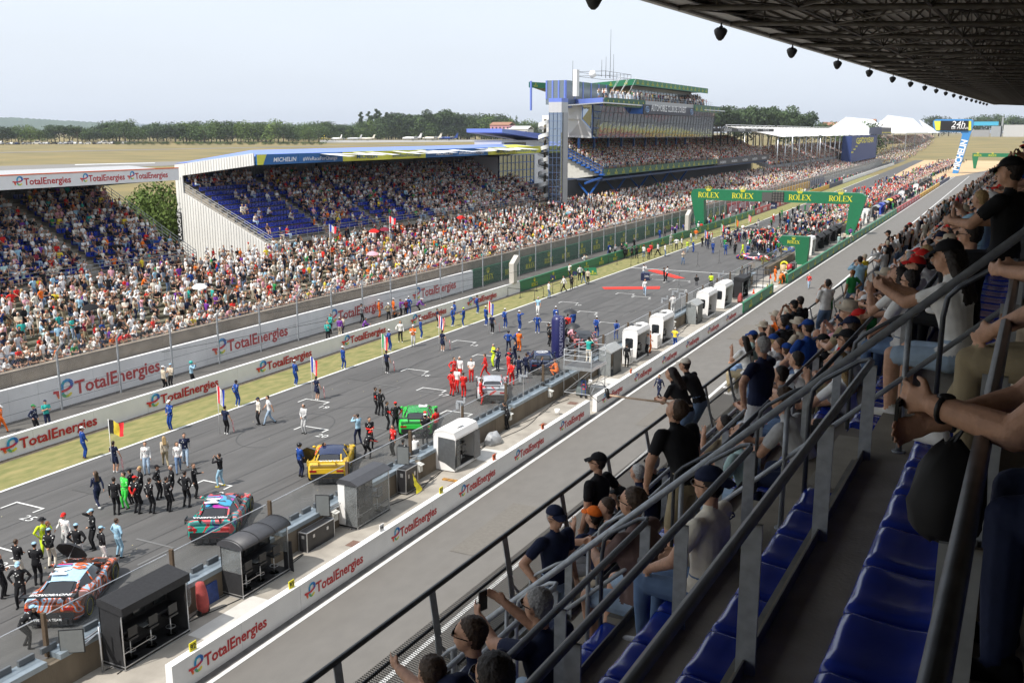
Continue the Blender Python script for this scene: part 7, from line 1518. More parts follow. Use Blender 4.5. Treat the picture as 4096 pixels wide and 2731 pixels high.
# rope barrier posts
rpm = MB(); rpm.cyl((0, 0, 0), .16, .03, 12); rpm.tube([(0, 0, .03), (0, 0, .98)], .025, 8); rp_me = rpm.mesh('rope_post', [black]); RP = []
for (x, y) in [(375, 675), (515, 690), (680, 715), (780, 680), (705, 615), (885, 640), (980, 610), (1162, 560), (1520, 300), (1620, 310), (1778, 322), (1860, 292), (1918, 272), (1977, 250), (2048, 225), (2113, 205), (2210, 175), (2250, 158)]:
    q = gz(1900+x*.3507, 950+y*.3507); o = bpy.data.objects.new('rope_post', rp_me); COL.objects.link(o); o.location = (q.x, q.y, .03); RP.append((q, o)); tag(o, 'black belt post standing on the grass in front of the green low wall', 'barrier post', 'black belt posts on the grass')
for i, (a, c) in enumerate([(0, 1), (1, 2), (2, 3), (3, 4), (5, 6), (6, 7), (8, 9), (9, 10), (10, 11), (11, 12), (12, 13), (13, 14), (14, 15), (15, 16), (16, 17)]):
    p, q = RP[a][0]+Vector((0, 0, .95)), RP[c][0]+Vector((0, 0, .95)); MB().bar(p, q, .01, .05).build('belt', black, RP[a][1]).location = -RP[a][1].location
# small things on the track
q = gz(2580, 1120); t = empty('podium_box', (q.x, q.y, 0), R(20), label='dark navy square box beside the farther red carpet', cat='box'); MB().box(-.5, -.5, .02, .5, .5, .85).build('box_body', navy, t); text('24h', .35, white_l, t, 'lettering', face_my(-.1, -.51, .4))
for i, (x, y) in enumerate([(2715, 1150), (2790, 1068), (2876, 1055)]):
    q = gz(x, y); b = MB(); b.tube([(0, 0, .3), (0, 0, 1.7 if i else 1.5)], .015, 5); b.ball((0, 0, 1.75 if i else 1.55), .05)
    for a in (0, 2.1, 4.2): b.tube([(0, 0, .4), (.3*math.cos(a), .3*math.sin(a), 0)], .012, 4)
    o = b.build('microphone_stand', black, label='thin black microphone stand %s' % ['beside the pair on the carpet', 'on the start line, left one', 'on the start line, right one'][i], cat='stand'); o.location = (q.x, q.y, .02)
af = empty('advert_board', (0, 0, 0), label='low green folding advert board with gold crowns on the grass', cat='sign'); q0, q1 = gz(1900+1205*.3507, 950+440*.3507), gz(1900+1395*.3507, 950+430*.3507)
d_ = (q1-q0).normalized(); nn = Vector((d_.y, -d_.x, 0)); MB().prism([q0, q1, q1-nn*.35+Vector((0, 0, .9)), q0-nn*.35+Vector((0, 0, .9))], -nn*.03).build('board', grn, af)
for u in (.25, .75): rolex_sign(af, oriented(q0.lerp(q1, u)+nn*.01+Vector((0, 0, .12))-nn*.02, d_, (-nn*.35+Vector((0, 0, .9)))), .24)
for (x, y, c) in ((885, 640, 'yellow'), (1135, 590, 'green')):
    q = gz(1900+x*.3507, 950+y*.3507); t = empty('paddle_sign', (q.x, q.y, 0), R(10), label='dark blue paddle sign with a %s dot on the grass' % c, cat='sign'); MB().tube([(0, 0, 0), (0, 0, 1.5)], .015, 5).build('pole', black, t); MB().box(-.25, -.01, 1.5, .25, .01, 2.).build('plate', navy, t); MB().cyl((0, -.012, 1.6), .06, .005, 10, axis=(0, -1, 0)).build('dot', mat('dot_'+c, CL[c], .5), t)
pc = empty('padded_post', (-46.35, 93.6, 0), label='beige padded crank shaped post on the end of the white low wall', cat='post'); b = MB(); b.prism([(-.3, -.45, 1.2), (-.3, .35, 1.2), (-.3, .35, 3.1), (-.3, 1.2, 3.7), (-.3, .7, 4.1), (-.3, -.5, 3.3)], (.55, 0, 0)); b.build('padding', mat('beige_pad', (.50, .47, .42), .7, var=.06), pc)
pc2 = empty('padded_post', (-46.35, 158, 0), label='beige padded crank shaped post before the green arch', cat='post'); b = MB(); b.prism([(-.3, -.6, 1.2), (-.3, .6, 1.2), (-.3, .6, 3.3), (-.3, 1.6, 4.), (-.3, .9, 4.5), (-.3, -.6, 3.7)], (.6, 0, 0)); b.build('padding', MATS['beige_pad'], pc2)
bs = empty('boom_microphone', (0, 0, 0), label='long wooden boom with a fluffy microphone sticking out from the walkway', cat='microphone')
p0_, p1_ = ts(-5.0, 16.2, 12.3), ts(-6.5, 16.0, 12.35); MB().tube([p0_, p1_], .02, 6).build('pole', mat('pale_wood', (.5, .36, .25), .5), bs); MB().tube([p1_+Vector((0, 0, -.05)), p1_+Vector((-.05, 0, .12))], .04, 8).build('head', black, bs); MB().tube([p1_+Vector((-.02, 0, .1)), p1_+Vector((-.15, .02, .22)), p1_+Vector((-.35, .02, .2)), p1_+Vector((-.4, 0, 0)), p1_+Vector((-.2, 0, -.15)), p1_], .006, 4).build('cable', black, bs)

for i, (x, y, h) in enumerate([(-25.1, 44.3, 2.9), (-25.1, 52.0, 2.6), (-25.1, 79.5, 3.2), (-25.1, 82.5, 3.4), (-25.1, 84.6, 2.9), (-25.1, 98, 3.)]):
    t = empty('antenna_mast', (x, y, 1.1), label='thin mast with small aerial boxes on the pit wall %s' % ('by the nearest white hut' if i == 0 else 'near the bucket' if i == 1 else 'among the white huts'), cat='mast', group='aerial masts on the pit wall'); MB().tube([(0, 0, 0), (0, 0, h-1.1)], .018, 5).build('pole', alu, t)
    b = MB(); b.box(-.25, -.06, h-1.15, .3, .06, h-1.08); b.box(.2, -.05, h-1.08, .3, .05, h-.85); b.box(-.28, -.05, h-1.5, -.1, .08, h-1.2); b.ball((0, .12, h-1.3), .09); b.build('aerials', [galv][0], t)
# ------------------------------------------------------------------ racing cars
def livery(name, cols, scale=2., dist=2.5, rough=.25, bands=5., spotted=False):
    if name in MATS: return MATS[name]
    m = bpy.data.materials.new(name); m.use_nodes = True; n = m.node_tree.nodes; l = m.node_tree.links.new; bs_ = n['Principled BSDF']; bs_.inputs['Roughness'].default_value = rough; bs_.inputs['Coat Weight'].default_value = .5; bs_.inputs['Coat Roughness'].default_value = .06
    tcn = n.new("ShaderNodeTexCoord"); ns = n.new("ShaderNodeTexNoise"); ns.inputs['Scale'].default_value = scale; ns.inputs['Detail'].default_value = 1.2; ns.inputs['Distortion'].default_value = dist; l(tcn.outputs['Object'], ns.inputs['Vector'])
    rp = n.new("ShaderNodeValToRGB"); rp.color_ramp.interpolation = 'CONSTANT'; e = rp.color_ramp.elements
    seq_ = cols; e[0].position = 0; e[0].color = (*seq_[0], 1); e[1].position = .36; e[1].color = (*seq_[1 % len(seq_)], 1)
    for i in range(2, len(seq_)): q = e.new(.36+.26*(i-1)/max(1, len(seq_)-1)); q.color = (*seq_[i], 1)
    l(ns.outputs['Fac'], rp.inputs[0]); l(rp.outputs[0], bs_.inputs['Base Color']); MATS[name] = m; return m
GL = mat('car_glass', (.012, .014, .017), .05, var=.1, spec=.8); CB = mat('carbon_black', (.018, .018, .02), .35)
def sec(y, w, zb, zs, zc):
    h = [(0, zb), (w*.9, zb), (w, zb+.1), (w*1.0, (zb+zs)/2+.05), (w*.985, zs-.07), (w*.92, zs), (w*.72, zc-.01), (w*.4, zc+.01), (0, zc+.015)]
    return [(x, y, z) for x, z in h]+[(-x, y, z) for x, z in reversed(h[1:-1])]
def gt_car(name, label, x, y, head, paint, roofp, wing_txt=None, num=None, door_open=False, hood=None, nose=None, wing_m=None, extra=None):
    t = empty(name, (x, y, 0), R(head), label=label, cat='racing car')
    S_ = [(-2.28, .8, .34, .74, .8), (-2.2, .9, .24, .84, .88), (-1.95, .98, .2, .9, .93), (-1.5, 1.01, .16, .93, .96), (-1.1, 1.0, .13, .88, .94), (-.6, .96, .11, .80, .9), (.0, .95, .1, .77, .88), (.6, .96, .1, .78, .87), (1.0, 1.0, .11, .84, .86), (1.4, 1.01, .12, .85, .82), (1.8, .99, .12, .77, .74), (2.1, .93, .12, .66, .66), (2.3, .8, .14, .54, .56), (2.38, .6, .18, .44, .46)]
    b = MB(); b.loft([sec(*s_) for s_ in S_]); b.build('body', paint, t)
    def cab(y, w0, w1, z0, z1): return [(w0, y, z0), (w1, y, z1-.05), (w1*.75, y, z1), (0, y, z1+.02), (-w1*.75, y, z1), (-w1, y, z1-.05), (-w0, y, z0)]
    b = MB(); b.loft([cab(-1.5, .6, .5, .9, .97), cab(-.95, .74, .55, .86, 1.13), (cab(-.5, .8, .6, .84, 1.22)), cab(.05, .82, .62, .84, 1.25), cab(.4, .82, .62, .84, 1.2), cab(1.15, .78, .66, .82, .87)], loop=False, close=False); b.build('cabin_glass', GL, t)
    b = MB(); rr_ = []
    for yy, w1, z1 in ((-.98, .55, 1.14), (-.5, .6, 1.235), (.05, .615, 1.265), (.36, .61, 1.225)): rr_.append([(w1*.98, yy, z1-.055), (w1*.76, yy, z1-.002), (0, yy, z1+.018), (-w1*.76, yy, z1-.002), (-w1*.98, yy, z1-.055)])
    b.loft(rr_, close=False, loop=False); b.build('roof', roofp, t)
    b = MB()
    for sx in (-1, 1):
        b.tube([(sx*.6, .38, 1.2), (sx*.7, 1.18, .86)], .03, 5); b.tube([(sx*.8, -.35, .88), (sx*.62, -.3, 1.2)], .03, 5); b.tube([(sx*.56, -.95, 1.12), (sx*.62, -1.5, .95)], .04, 5)
    b.build('pillars', paint, t)
    b = MB(); b.prism([(-.42, -1.0, 1.125), (.42, -1.0, 1.125), (.5, -1.75, .965), (-.5, -1.75, .965)], (0, 0, .012)); b.build('engine_cover', CB, t)
    b = MB()
    for sx in (-1, 1):
        for k in range(5): b.box(sx*.62-.09, -1.15-k*.09, .955, sx*.62+.09, -1.11-k*.09, .985)
        b.box(sx*.98-.02, -.9, .12, sx*.98+.04, .85, .2); b.prism([(sx*.74, 1.15, .875), (sx*.5, 1.15, .89), (sx*.42, 1.6, .81), (sx*.68, 1.6, .84)], (0, 0, .01))
    b.prism([(-.8, 2.3, .1), (.8, 2.3, .1), (.6, 2.46, .1), (-.6, 2.46, .1)], (0, 0, .03)); b.box(-.75, -2.36, .14, .75, -2.2, .34); b.box(-.82, -2.3, .36, .82, -2.285, .58)
    for k in range(5): b.box(-.6+k*.3, -2.42, .12, -.59+k*.3, -2.2, .34)
    for sx in (-1, 1): b.tube([(sx*.972, .72, .25), (sx*.975, .7, .72), (sx*.84, .62, .84)], .007, 4); b.tube([(sx*.978, -.45, .25), (sx*.985, -.5, .72), (sx*.86, -.45, .86)], .007, 4); b.prism([(sx*.3-.12, 1.35, .845), (sx*.3+.12, 1.35, .845), (sx*.3+.1, 1.75, .775), (sx*.3-.1, 1.75, .775)], (0, 0, .012))
    b.build('black_trim', CB, t)
    b = MB(); b.box(-.62, -2.29, .7, -.3, -2.27, .78); b.box(.3, -2.29, .7, .62, -2.27, .78); b = MB()
    for sx in (-1, 1): b.box(sx*.66-.2, -2.3, .66, sx*.66+.14, -2.26, .76)
    b.build('rear_light', mat('rear_lamp', (.35, .01, .01), .2), t)
    b = MB()
    for sx in (-1, 1): b.prism([(sx*.58, 2.18, .6), (sx*.84, 2.05, .64), (sx*.86, 1.85, .7), (sx*.62, 1.95, .7)], (0, 0, .02))
    b.build('headlight', mat('head_lamp', (.5, .52, .5), .1), t)
    wm_ = wing_m or CB; b = MB(); b.prism([(-.93, -2.42, 1.2), (-.93, -2.08, 1.17), (-.93, -2.08, 1.195), (-.93, -2.42, 1.235)], (1.86, 0, 0)); b.build('rear_wing', wm_, t)
    b = MB()
    for sx in (-1, 1): b.box(sx*.93-.012, -2.46, 1.02, sx*.93+.012, -2.04, 1.26); b.bar((sx*.42, -2.2, 1.16), (sx*.42, -1.9, .9), .03, .16)
    b.build('wing_supports', wm_, t)
    b = MB()
    for sx in (-1, 1): b.ball((sx*1.02, .78, .98), .1, .06, .07, 8, 6); b.bar((sx*.8, .8, .9), (sx*.98, .8, .97), .03, .02)
    b.build('wing_mirror', paint, t)
    for sx in (-1, 1):
        for yy in (-1.38, 1.4):
            w_ = empty('wheel', (sx*.88, yy, .34)); w_.parent = t; b = MB(); b.tube([(-.15, 0, 0), (-.13, 0, 0), (.13, 0, 0), (.15, 0, 0)], [.31, .34, .34, .31], 22); b.build('tyre', rubber, w_)
            b = MB(); b.cyl((sx*.151, 0, 0), .235, sx*.006, 20, axis=(1, 0, 0)); b.build('rim_dish', CB, w_)
            b = MB()
            for k in range(10): a = k*.628; b.bar((sx*.16, 0, 0), (sx*.165, .22*math.cos(a), .22*math.sin(a)), .02, .02)
            b.tube([(sx*.158, .23*math.cos(a), .23*math.sin(a)) for a in np.linspace(0, 6.283, 21)], .012, 4); b.tube([(sx*.153, .29*math.cos(a), .29*math.sin(a)) for a in np.linspace(0, 6.283, 25)], .006, 4, m=1); b.build('rim', [galv_d, yellow_m], w_)
            b = MB(); b.tube([(sx*(1.012-.88), .4*math.cos(a), .4*math.sin(a)) for a in np.linspace(-.25, math.pi+.25, 15)], .035, 5); b.build('arch_trim', CB, w_)
            b = MB(); b.cyl((sx*.115, 0, 0), .395, sx*.02, 22, axis=(1, 0, 0)); b.build('arch_well', CB, w_)
    if wing_txt: text(wing_txt, .27, white_l, t, 'wing_lettering', oriented((.78, -2.13, 1.212), (-1, 0, 0), (0, -1, .1)), bold=.02, squeeze=min(1.3, 1.5/(len(wing_txt)*.27*.62)))
    if num:
        M = oriented((-.38, .2, 1.285), (0, -1, 0), (1, 0, 0)); text(num[0], .7, num[1], t, 'roof_number', oriented((.05, .28, 1.288), (0, -1, 0), (1, 0, 0)), bold=.02, squeeze=.8)
    if door_open:
        b = MB(); b.prism([(-1.0, .55, .25), (-1.75, .2, .3), (-1.8, .0, .9), (-1.3, .2, 1.15), (-.95, .5, .9)], (-.05, -.06, 0)); b.build('open_door', CB, t)
    if hood: hood(t)
    return t
def ctr(x, y, a=30): return x-2.3*math.sin(R(a)), y+2.3*math.cos(R(a))
cs = [(-28.55, 21.15), (-28.6, 29.0), (-28.6, 37.1), (-28.6, 45.45), (-28.1, 53.9), (-28.3, 62.2), (-28.4, 70.5)]
org, pbl = (.72, .12, .015), (.38, .56, .70)
swirl = livery('orange_swirl', [pbl, org, (.10, .03, .015), org, pbl, org, (.12, .04, .02)], .85, 1.6)
def m_flash(t):
    MB().prism([(-.6, -.9, 1.135), (-.02, -.9, 1.155), (-.02, .1, 1.285), (-.6, .1, 1.27)], (0, 0, .006)).build('roof_flash', CB, t); text('M', .8, white_l, t, 'roof_letter', oriented((-.52, -.15, 1.292), (0, -1, 0), (1, 0, 0)), bold=.03)
    for k, c in enumerate(('sky', 'fblue', 'fred')): MB().prism([(-.58, .0+k*.07, 1.276), (-.05, .0+k*.07, 1.29), (-.05, .06+k*.07, 1.291), (-.58, .06+k*.07, 1.277)], (0, 0, .006)).build('roof_stripe', mat('flag_'+c, dict(CL, fblue=(.02, .05, .4), fred=(.7, .02, .03))[c], .5), t)
x, y = ctr(*cs[0]); c69 = gt_car('racing_car', 'orange and pale blue swirl painted racing car, nearest on the grid', x, y, 30, swirl, mat('pale_blue_paint', pbl, .2), 'INOV8ORDIE', ('69', mat('orange_letter', org, .4)), hood=m_flash)
text('WE ARE A TEAM', .13, white_l, c69, 'bumper_lettering', face_my(-.55, -2.37, .3), bold=.02)
x, y = ctr(*cs[1]); gt_car('racing_car', 'teal, red and purple racing car, second on the grid', x, y, 30, livery('teal_mix', [(.02, .35, .28), (.6, .04, .05), (.02, .35, .28), (.03, .05, .2), (.02, .30, .26), (.7, .1, .1)], .9, .6), livery('purple_mix', [(.3, .02, .35), (.03, .3, .5), (.01, .04, .08), (.4, .02, .3)], 1.2, .5), 'PERTAMINA', None, hood=m_flash)
dk_navy = mat('car_navy', (.012, .022, .07), .2)
x, y = ctr(*cs[2]); gt_car('racing_car', 'yellow and navy racing car with its left door open, third on the grid', x, y, 30, mat('car_yellow', (.66, .42, .02), .22, var=.04), dk_navy, 'NARVA', None, True, wing_m=MATS['car_yellow'])
x, y = ctr(*cs[3]); gt_car('racing_car', 'bright green racing car, fourth on the grid', x, y, 28, mat('car_green', (.03, .50, .06), .22, var=.06), mat('green_dots', (.01, .10, .03), .2, col2=(.02, .4, .05), scale=9), None, ('28', white_l), wing_m=CB)
x, y = ctr(*cs[4]); gt_car('racing_car', 'silver and red racing car, fifth on the grid', x, y, 28, livery('silver_red', [(.55, .56, .57), (.55, .56, .57), (.60, .05, .04), (.5, .51, .52)], .8, .3), mat('silver_paint', (.5, .51, .53), .2, .4), None, None, wing_m=MATS['silver_paint'])
def rings_(t):
    b = MB()
    for r_, cx in ((.22, -.2), (.22, .2), (.42, 0)): b.tube([(cx+r_*math.cos(a), -.3+r_*math.sin(a)*.8, 1.275-.02*abs(cx)) for a in np.linspace(0, 6.283, 24)], .018, 4)
    b.build('roof_emblem', white_l, t)
x, y = ctr(*cs[5]); nvc = gt_car('racing_car', 'dark blue racing car with white rings on the roof, by the glass', x, y, 28, dk_navy, dk_navy, None, None, hood=rings_)
text('27', .4, white_l, nvc, 'door_number', oriented((-.99, .35, .4), (0, -1, 0), (0, 0, 1)), bold=.02)
x, y = ctr(*cs[6]); gt_car('racing_car', 'orange and cyan striped racing car behind the inflatable pillar', x, y, 28, livery('orange_cyan', [(.75, .1, .02), (.75, .1, .02), (.02, .3, .5), (.75, .1, .02), (.02, .02, .02)], 2.6, 2.), CB)
def proto(label, x, y, head, paint, trim, copy=None):
    t = empty('prototype_car', (x, y, 0), R(head), label=label, cat='racing car')
    b = MB(); rg = []
    for yy, w, zs, zc in [(-2.5, .8, .55, .6), (-2.3, .95, .78, .62), (-1.7, 1.0, .86, .6), (-1.1, .98, .72, .55), (-.3, .93, .45, .5), (.5, .93, .42, .48), (1.1, .98, .66, .46), (1.6, 1.0, .74, .42), (2.1, .97, .6, .36), (2.45, .85, .35, .26)]:
        h = [(0, .08), (w, .1), (w, zs-.1), (w*.93, zs), (w*.62, zs-.02), (w*.5, zc), (0, zc+.03)]; rg.append([(px, yy, z) for px, z in h]+[(-px, yy, z) for px, z in reversed(h[1:-1])])
    b.loft(rg); b.build('body', paint, t)
    b = MB(); rg = []
    for yy, w, z in [(-1.9, .08, .85), (-1.2, .25, 1.0), (-.5, .42, 1.1), (.1, .5, 1.1), (.6, .5, .92), (1.1, .42, .55)]: rg.append([(w, yy, .45), (w*.8, yy, z-.08), (0, yy, z), (-w*.8, yy, z-.08), (-w, yy, .45)])
    b.loft(rg, loop=False, close=False); b.build('cockpit_canopy', GL, t); b = MB(); b.prism([(0, -2.45, .6), (0, -.6, 1.08), (0, -1.8, 1.15), (0, -2.45, 1.12)], (.02, 0, 0)); b.box(-.95, -2.6, 1.05, .95, -2.25, 1.08)
    for sx in (-.95, .95): b.box(sx-.01, -2.65, .75, sx+.01, -2.2, 1.12)
    b.build('fin_and_wing', trim, t); b = MB()
    for sx in (-1, 1):
        for yy in (-1.6, 1.55): MB().tube([(sx*.78, yy, .35), (sx*.8, yy, .35), (sx*1.01, yy, .35)], [.3, .35, .35], 16).build('wheel', rubber, t)
    b = MB()
    for sx in (-1, 1):
        for yy in (-1.6, 1.55): b.tube([(sx*1.015, yy+.28*math.cos(a), .35+.28*math.sin(a)) for a in np.linspace(0, 6.28, 14)], .02, 4)
    b.build('yellow_rings', yellow_m, t)
PC = [('red and white', 'red_white', [(.7, .03, .02), (.75, .75, .75), (.7, .03, .02), (.03, .05, .2)]), ('blue and yellow', 'blue_yellow', [(.02, .12, .5), (.78, .65, .02), (.02, .12, .5)]), ('red', 'all_red', [(.65, .03, .02), (.65, .03, .02), (.02, .02, .02)]), ('white and blue', 'wh_bl', [(.75, .75, .75), (.03, .1, .4), (.7, .7, .7)]), ('yellow, green and orange', 'ygo', [(.1, .6, .1), (.8, .4, .02), (.75, .65, .02)]), ('black', 'blk_c', [(.02, .02, .02), (.05, .05, .05)]), ('lime and white', 'lm_wh', [(.4, .75, .05), (.75, .75, .75), (.1, .4, .1)])]
q = gz(3105, 995)
far_cars = [(-29.9, 134, 0), (-28.8, 147, 1), (-28.8, 156, 5), (-28.7, 166, 2), (-28.6, 178, 0), (-28.6, 188, 3), (-28.6, 197, 4), (-28.5, 207, 5), (-28.4, 216, 2), (-28.4, 226, 6), (-28.2, 237, 4), (-28.2, 247, 3), (-28, 258, 0), (-28, 270, 1), (-27.8, 282, 2), (-27.8, 295, 2), (-27.6, 308, 3), (-27.5, 322, 0), (-27.4, 336, 2), (-27.2, 352, 6)]
OW = ['nearest', 'second', 'third', 'fourth', 'fifth', 'sixth']; cnt = {}
for i, (x, y, c) in enumerate(far_cars):
    cnt[c] = cnt.get(c, -1)+1
    nm, k, cl_ = PC[c]; proto('%s prototype %s' % (nm, ('standing sideways beyond the start line' if i == 0 else OW[cnt[c]]+' of its colour in the far line')), x+bend(y), y, 78 if i == 0 else 28, livery('proto_'+k, cl_, 1.4, .8), CB)
# ------------------------------------------------------------------ spectators of the near stand
rk = random.Random(11)
TOPS = ['white']*9+['black']*6+['navy']*3+['red']*3+['grey', 'lgrey', 'beige', 'cream', 'sky', 'pink', 'green', 'blue', 'orange', 'khaki', 'mint', 'maroon', 'taupe']
BOTS = ['denim', 'ldenim', 'black', 'khaki', 'beige', 'navy', 'grey']
ROWN = {-1: 'camera row', 0: 'row nearest the camera', 1: 'second row down', 2: 'third row down', 3: 'fourth row down', 4: 'front row', 5: 'front walkway'}
def seat_pos(k, t, up=0, ds=0): return ts(lip(k)+.64+ds, t, fz(k)+.42+up)
DONE = []
def hero(k, t, pose, top, bottom='denim', rz=70, calf=None, hair='dark', hat=None, arms=None, extra=(), note='', shoe='white', skin=0, vox=.0125, ds=0, scale=1., key=None, up=0, px=None, **kw):
    base = dict(SIT.get(pose) or ST[pose], **kw); stand = pose in ST
    scale *= 1.1
    p = ts(lip(k)+.4+ds, t, (fz(k) if k < 5 else WALK)+up) if stand else seat_pos(k, t, up, ds)
    key = key or (pose, str(sorted(kw.items()))+str(vox))
    if px:   # stand the figure so that its head is in the right line of sight, seat height kept
        _, F = body(key, base, vox); h_ = Matrix.Rotation(R(rz)-SA, 3, 'Z') @ (F.head[0]*scale); H3 = gz(px[0], px[1], p.z+h_.z); p = Vector((H3.x-h_.x, H3.y-h_.y, p.z)); t = st(p)[1]
    w_ = (F2(pose) if stand else SITW[pose.split('_')[0]])
    lb = 'spectator in %s top%s %s, %s, %s' % (cn_(top), ' and %s %s' % (cn_(hat[1]), 'cap' if hat[0] != 'hat' else 'hat') if hat else ' with %s hair' % ('grey' if hair in ('lgrey', 'grey') else hair), w_, note, ROWN[k])
    DONE.append((k, t))
    return person(key, base, p, R(rz)-SA, scale, top, bottom, arms, '' if calf == '' else calf, shoe, skin, hair, hat, extra, lb, None, vox)
SH = [('shades', 'black')]
hero(3, 4.8, 'sitlean', 'lgrey', 'black', 60, note='bottom edge', hair='brown', up=-.2, ds=-.1, px=(1725, 2690))
hero(3, 5.4, 'sitlean', 'navy', 'grey', 75, extra=SH, note='left hand stretched out', hl=(.0, .5, -.1), hr=(-.1, .3, -.35), lean=.35, hair='brown', head=(.5, -.1), px=(1880, 2540))
hero(2, 4, 'sit', 'black', 'black', 60, note='near the bottom edge', extra=SH, px=(1975, 2715))
ph, F = hero(3, 6, 'sitphone', 'navy', 'ldenim', 72, extra=SH, note='filming towards the track', hair='grey', lean=.25, hl=(.1, .5, .0), hr=(-.1, .46, .05), head=(.1, 0), px=(2150, 2420))
def held_phone(root, F, label, sz=(.08, .012, .16), dz=.04):
    (a, _, _), (b_, _, _) = F.hands[0], F.hands[1]; m_ = (a+b_)/2+Vector((0, .1, dz)); b = MB(); b.box(-sz[0]/2, -sz[1]/2, -sz[2]/2, sz[0]/2, sz[1]/2, sz[2]/2)
    t = empty('phone', root.matrix_basis @ m_, root.rotation_euler.z, label=label, cat='phone'); b.build('case', black, t); MB().box(-sz[0]/2+.005, -sz[1]/2-.001, -sz[2]/2+.006, sz[0]/2-.005, -sz[1]/2, sz[2]/2-.006).build('display', mat('phone_screen', (.03, .035, .04), .08), t)
bpy.context.view_layer.update(); held_phone(ph, F, 'black phone held up by the grey haired man in the front row')
hero(5, 10.2, 'idle2', 'navy', 'ldenim', -110, hat=(C, 'navy'), extra=SH, note='standing, facing the camera', hair='grey', ds=-.35, shoe='black', head=(-.2, -.1), px=(2222, 2070))
hero(5, 12, 'sit', 'black', 'grey', 110, note='holding out a beer cup', hair='brown', hl=(-.1, .5, -.1), up=.05, px=(2425, 2030))
hero(5, 13, 'sitchin', 'navy', 'beige', 60, hat=(C, 'orange'), note='beyond the beer drinker', up=-.05, px=(2372, 2065))
hero(5, 11.75, 'sitlean', 'black', 'black', 75, hat=(C, 'black'), note='behind the flat capped group', ds=.0, px=(2478, 1985))
hero(3, 8.2, 'sitlean', 'taupe', 'ldenim', 78, extra=SH, note='big man with folded arms and olive backpack', hl=(.14, .36, -.2), hr=(-.14, .34, -.2), lean=.3, calf='', fat=1.3, hair='brown', scale=1.1, px=(2530, 2010))
hero(5, 14.2, 'idle2', 'black', 'black', 80, hat=(C, 'black'), note='leaning on the front rail', ds=-.85, extra=SH, px=(2390, 1850))
hero(5, 12.6, 'sitlean', 'navy', 'black', 70, note='balding, with a camera', hair='lgrey', px=(2548, 1890))
hero(5, 13.3, 'sit', 'black', 'black', 70, note='upright beside the man with a camera', hair='grey', extra=SH, px=(2608, 1850))
hero(5, 14.2, 'sitlean', 'navy', 'denim', 60, note='small man', hat=(C, 'sky'), px=(2685, 1815))
bd, F = hero(3, 11.9, 'bendcar', 'black', 'khaki', 60, note='in brown shorts', calf='', hair='brown', lean=.42, hip=(0, -.05, .93), hl=(-.05, .12, -.5), hr=(.05, .16, -.48), head=(.2, -.6), fat=1.08, px=(2705, 1640))
hero(2, 7.0, 'sit', 'cream', 'denim', 80, hat=('rcap', 'navy'), extra=SH, note='with blue lettering on the back', up=0., px=(2835, 1940))
hero(4, 15.1, 'sitchin', 'khaki', 'black', 60, note='curly haired', px=(2895, 1695)); hero(3, 11.25, 'sitphone', 'mint', 'ldenim', 80, note='looking down at a phone', lean=.3, hl=(.14, .25, -.2), hr=(-.12, .25, -.2), head=(0, -.5), hair='brown', px=(2965, 1735))
hero(4, 16.1, 'sitlean', 'lgrey', 'denim', 70, note='broad back', fat=1.15, hair='brown', px=(2990, 1625)); hero(3, 13.9, 'ear', 'navy', 'lgrey', 70, note='tall, hand raised to his eyes', hair='grey', fat=1.12, hl=(-.15, .0, -.38), el=(-1, -.2, 0), hr=(.0, .16, .14), er=(.8, 0, -.8), ds=.1, px=(3049, 1385))
hero(3, 15.2, 'sitlean', 'grey', 'denim', 80, note='beside the tall navy man', fat=1.15, px=(3120, 1500)); hero(2, 12.2, 'sitchin_f', 'white', 'black', 80, note='long blond hair, bare legs', hair='blond', calf='', px=(3345, 1450))
hero(2, 13.4, 'sitlean', 'grey', 'black', 70, hat=(C, 'black'), note='broad man', fat=1.15, extra=SH, hair='brown', px=(3385, 1360)); hero(3, 16.7, 'sitlean', 'black', 'black', 60, hat=(C, 'black'), note='beyond the blond woman', px=(3290, 1370))
hero(2, 16.6, 'sitlean', 'white', 'black', 70, hat=(C, 'taupe'), extra=SH, note='rolled up sleeves', hl=(0, .5, -.1), hr=(-.05, .48, -.1), lean=.4, px=(3535, 1190)); hero(1, 14.9, 'sitchin_f', 'white', 'black', 70, note='long dark hair, looking down', head=(.1, -.55), px=(3590, 1105)); hero(1, 13.7, 'sit', 'white', 'denim', 60, extra=SH, note='bearded, white shirt', px=(3640, 1125))
hero(0, 11.2, 'sitphone_f', 'white', 'ldenim', 72, hat=(C, 'black'), note='in denim shorts, filming', calf='', hair='dark', lean=.2, hl=(.1, .48, -.05), hr=(-.1, .46, -.05), px=(3790, 1030)); hero(0, 12.5, 'sit', 'black', 'black', 70, extra=SH, note='with glasses', px=(3880, 940)); hero(0, 13.6, 'sitphone', 'sky', 'denim', 60, note='striped shirt, fair hair', hair='blond', px=(3920, 800))
hero(-1, 10.4, 'sit', 'black', 'black', 70, hat=(C, 'black'), note='profile under a big cap', ds=-.45, scale=.88, hl=(.05, .4, -.2), hr=(-.1, .4, -.22), px=(4040, 690)); 
hero(-1, 5.0, 'sit', 'grey', 'khaki', 75, note='only knees and white shoes in view', ds=-.2, fr=(.1, .62, -.4)); hero(-1, 6.2, 'sitlean', 'white', 'beige', 70, note='mostly hidden by posts', ds=0)
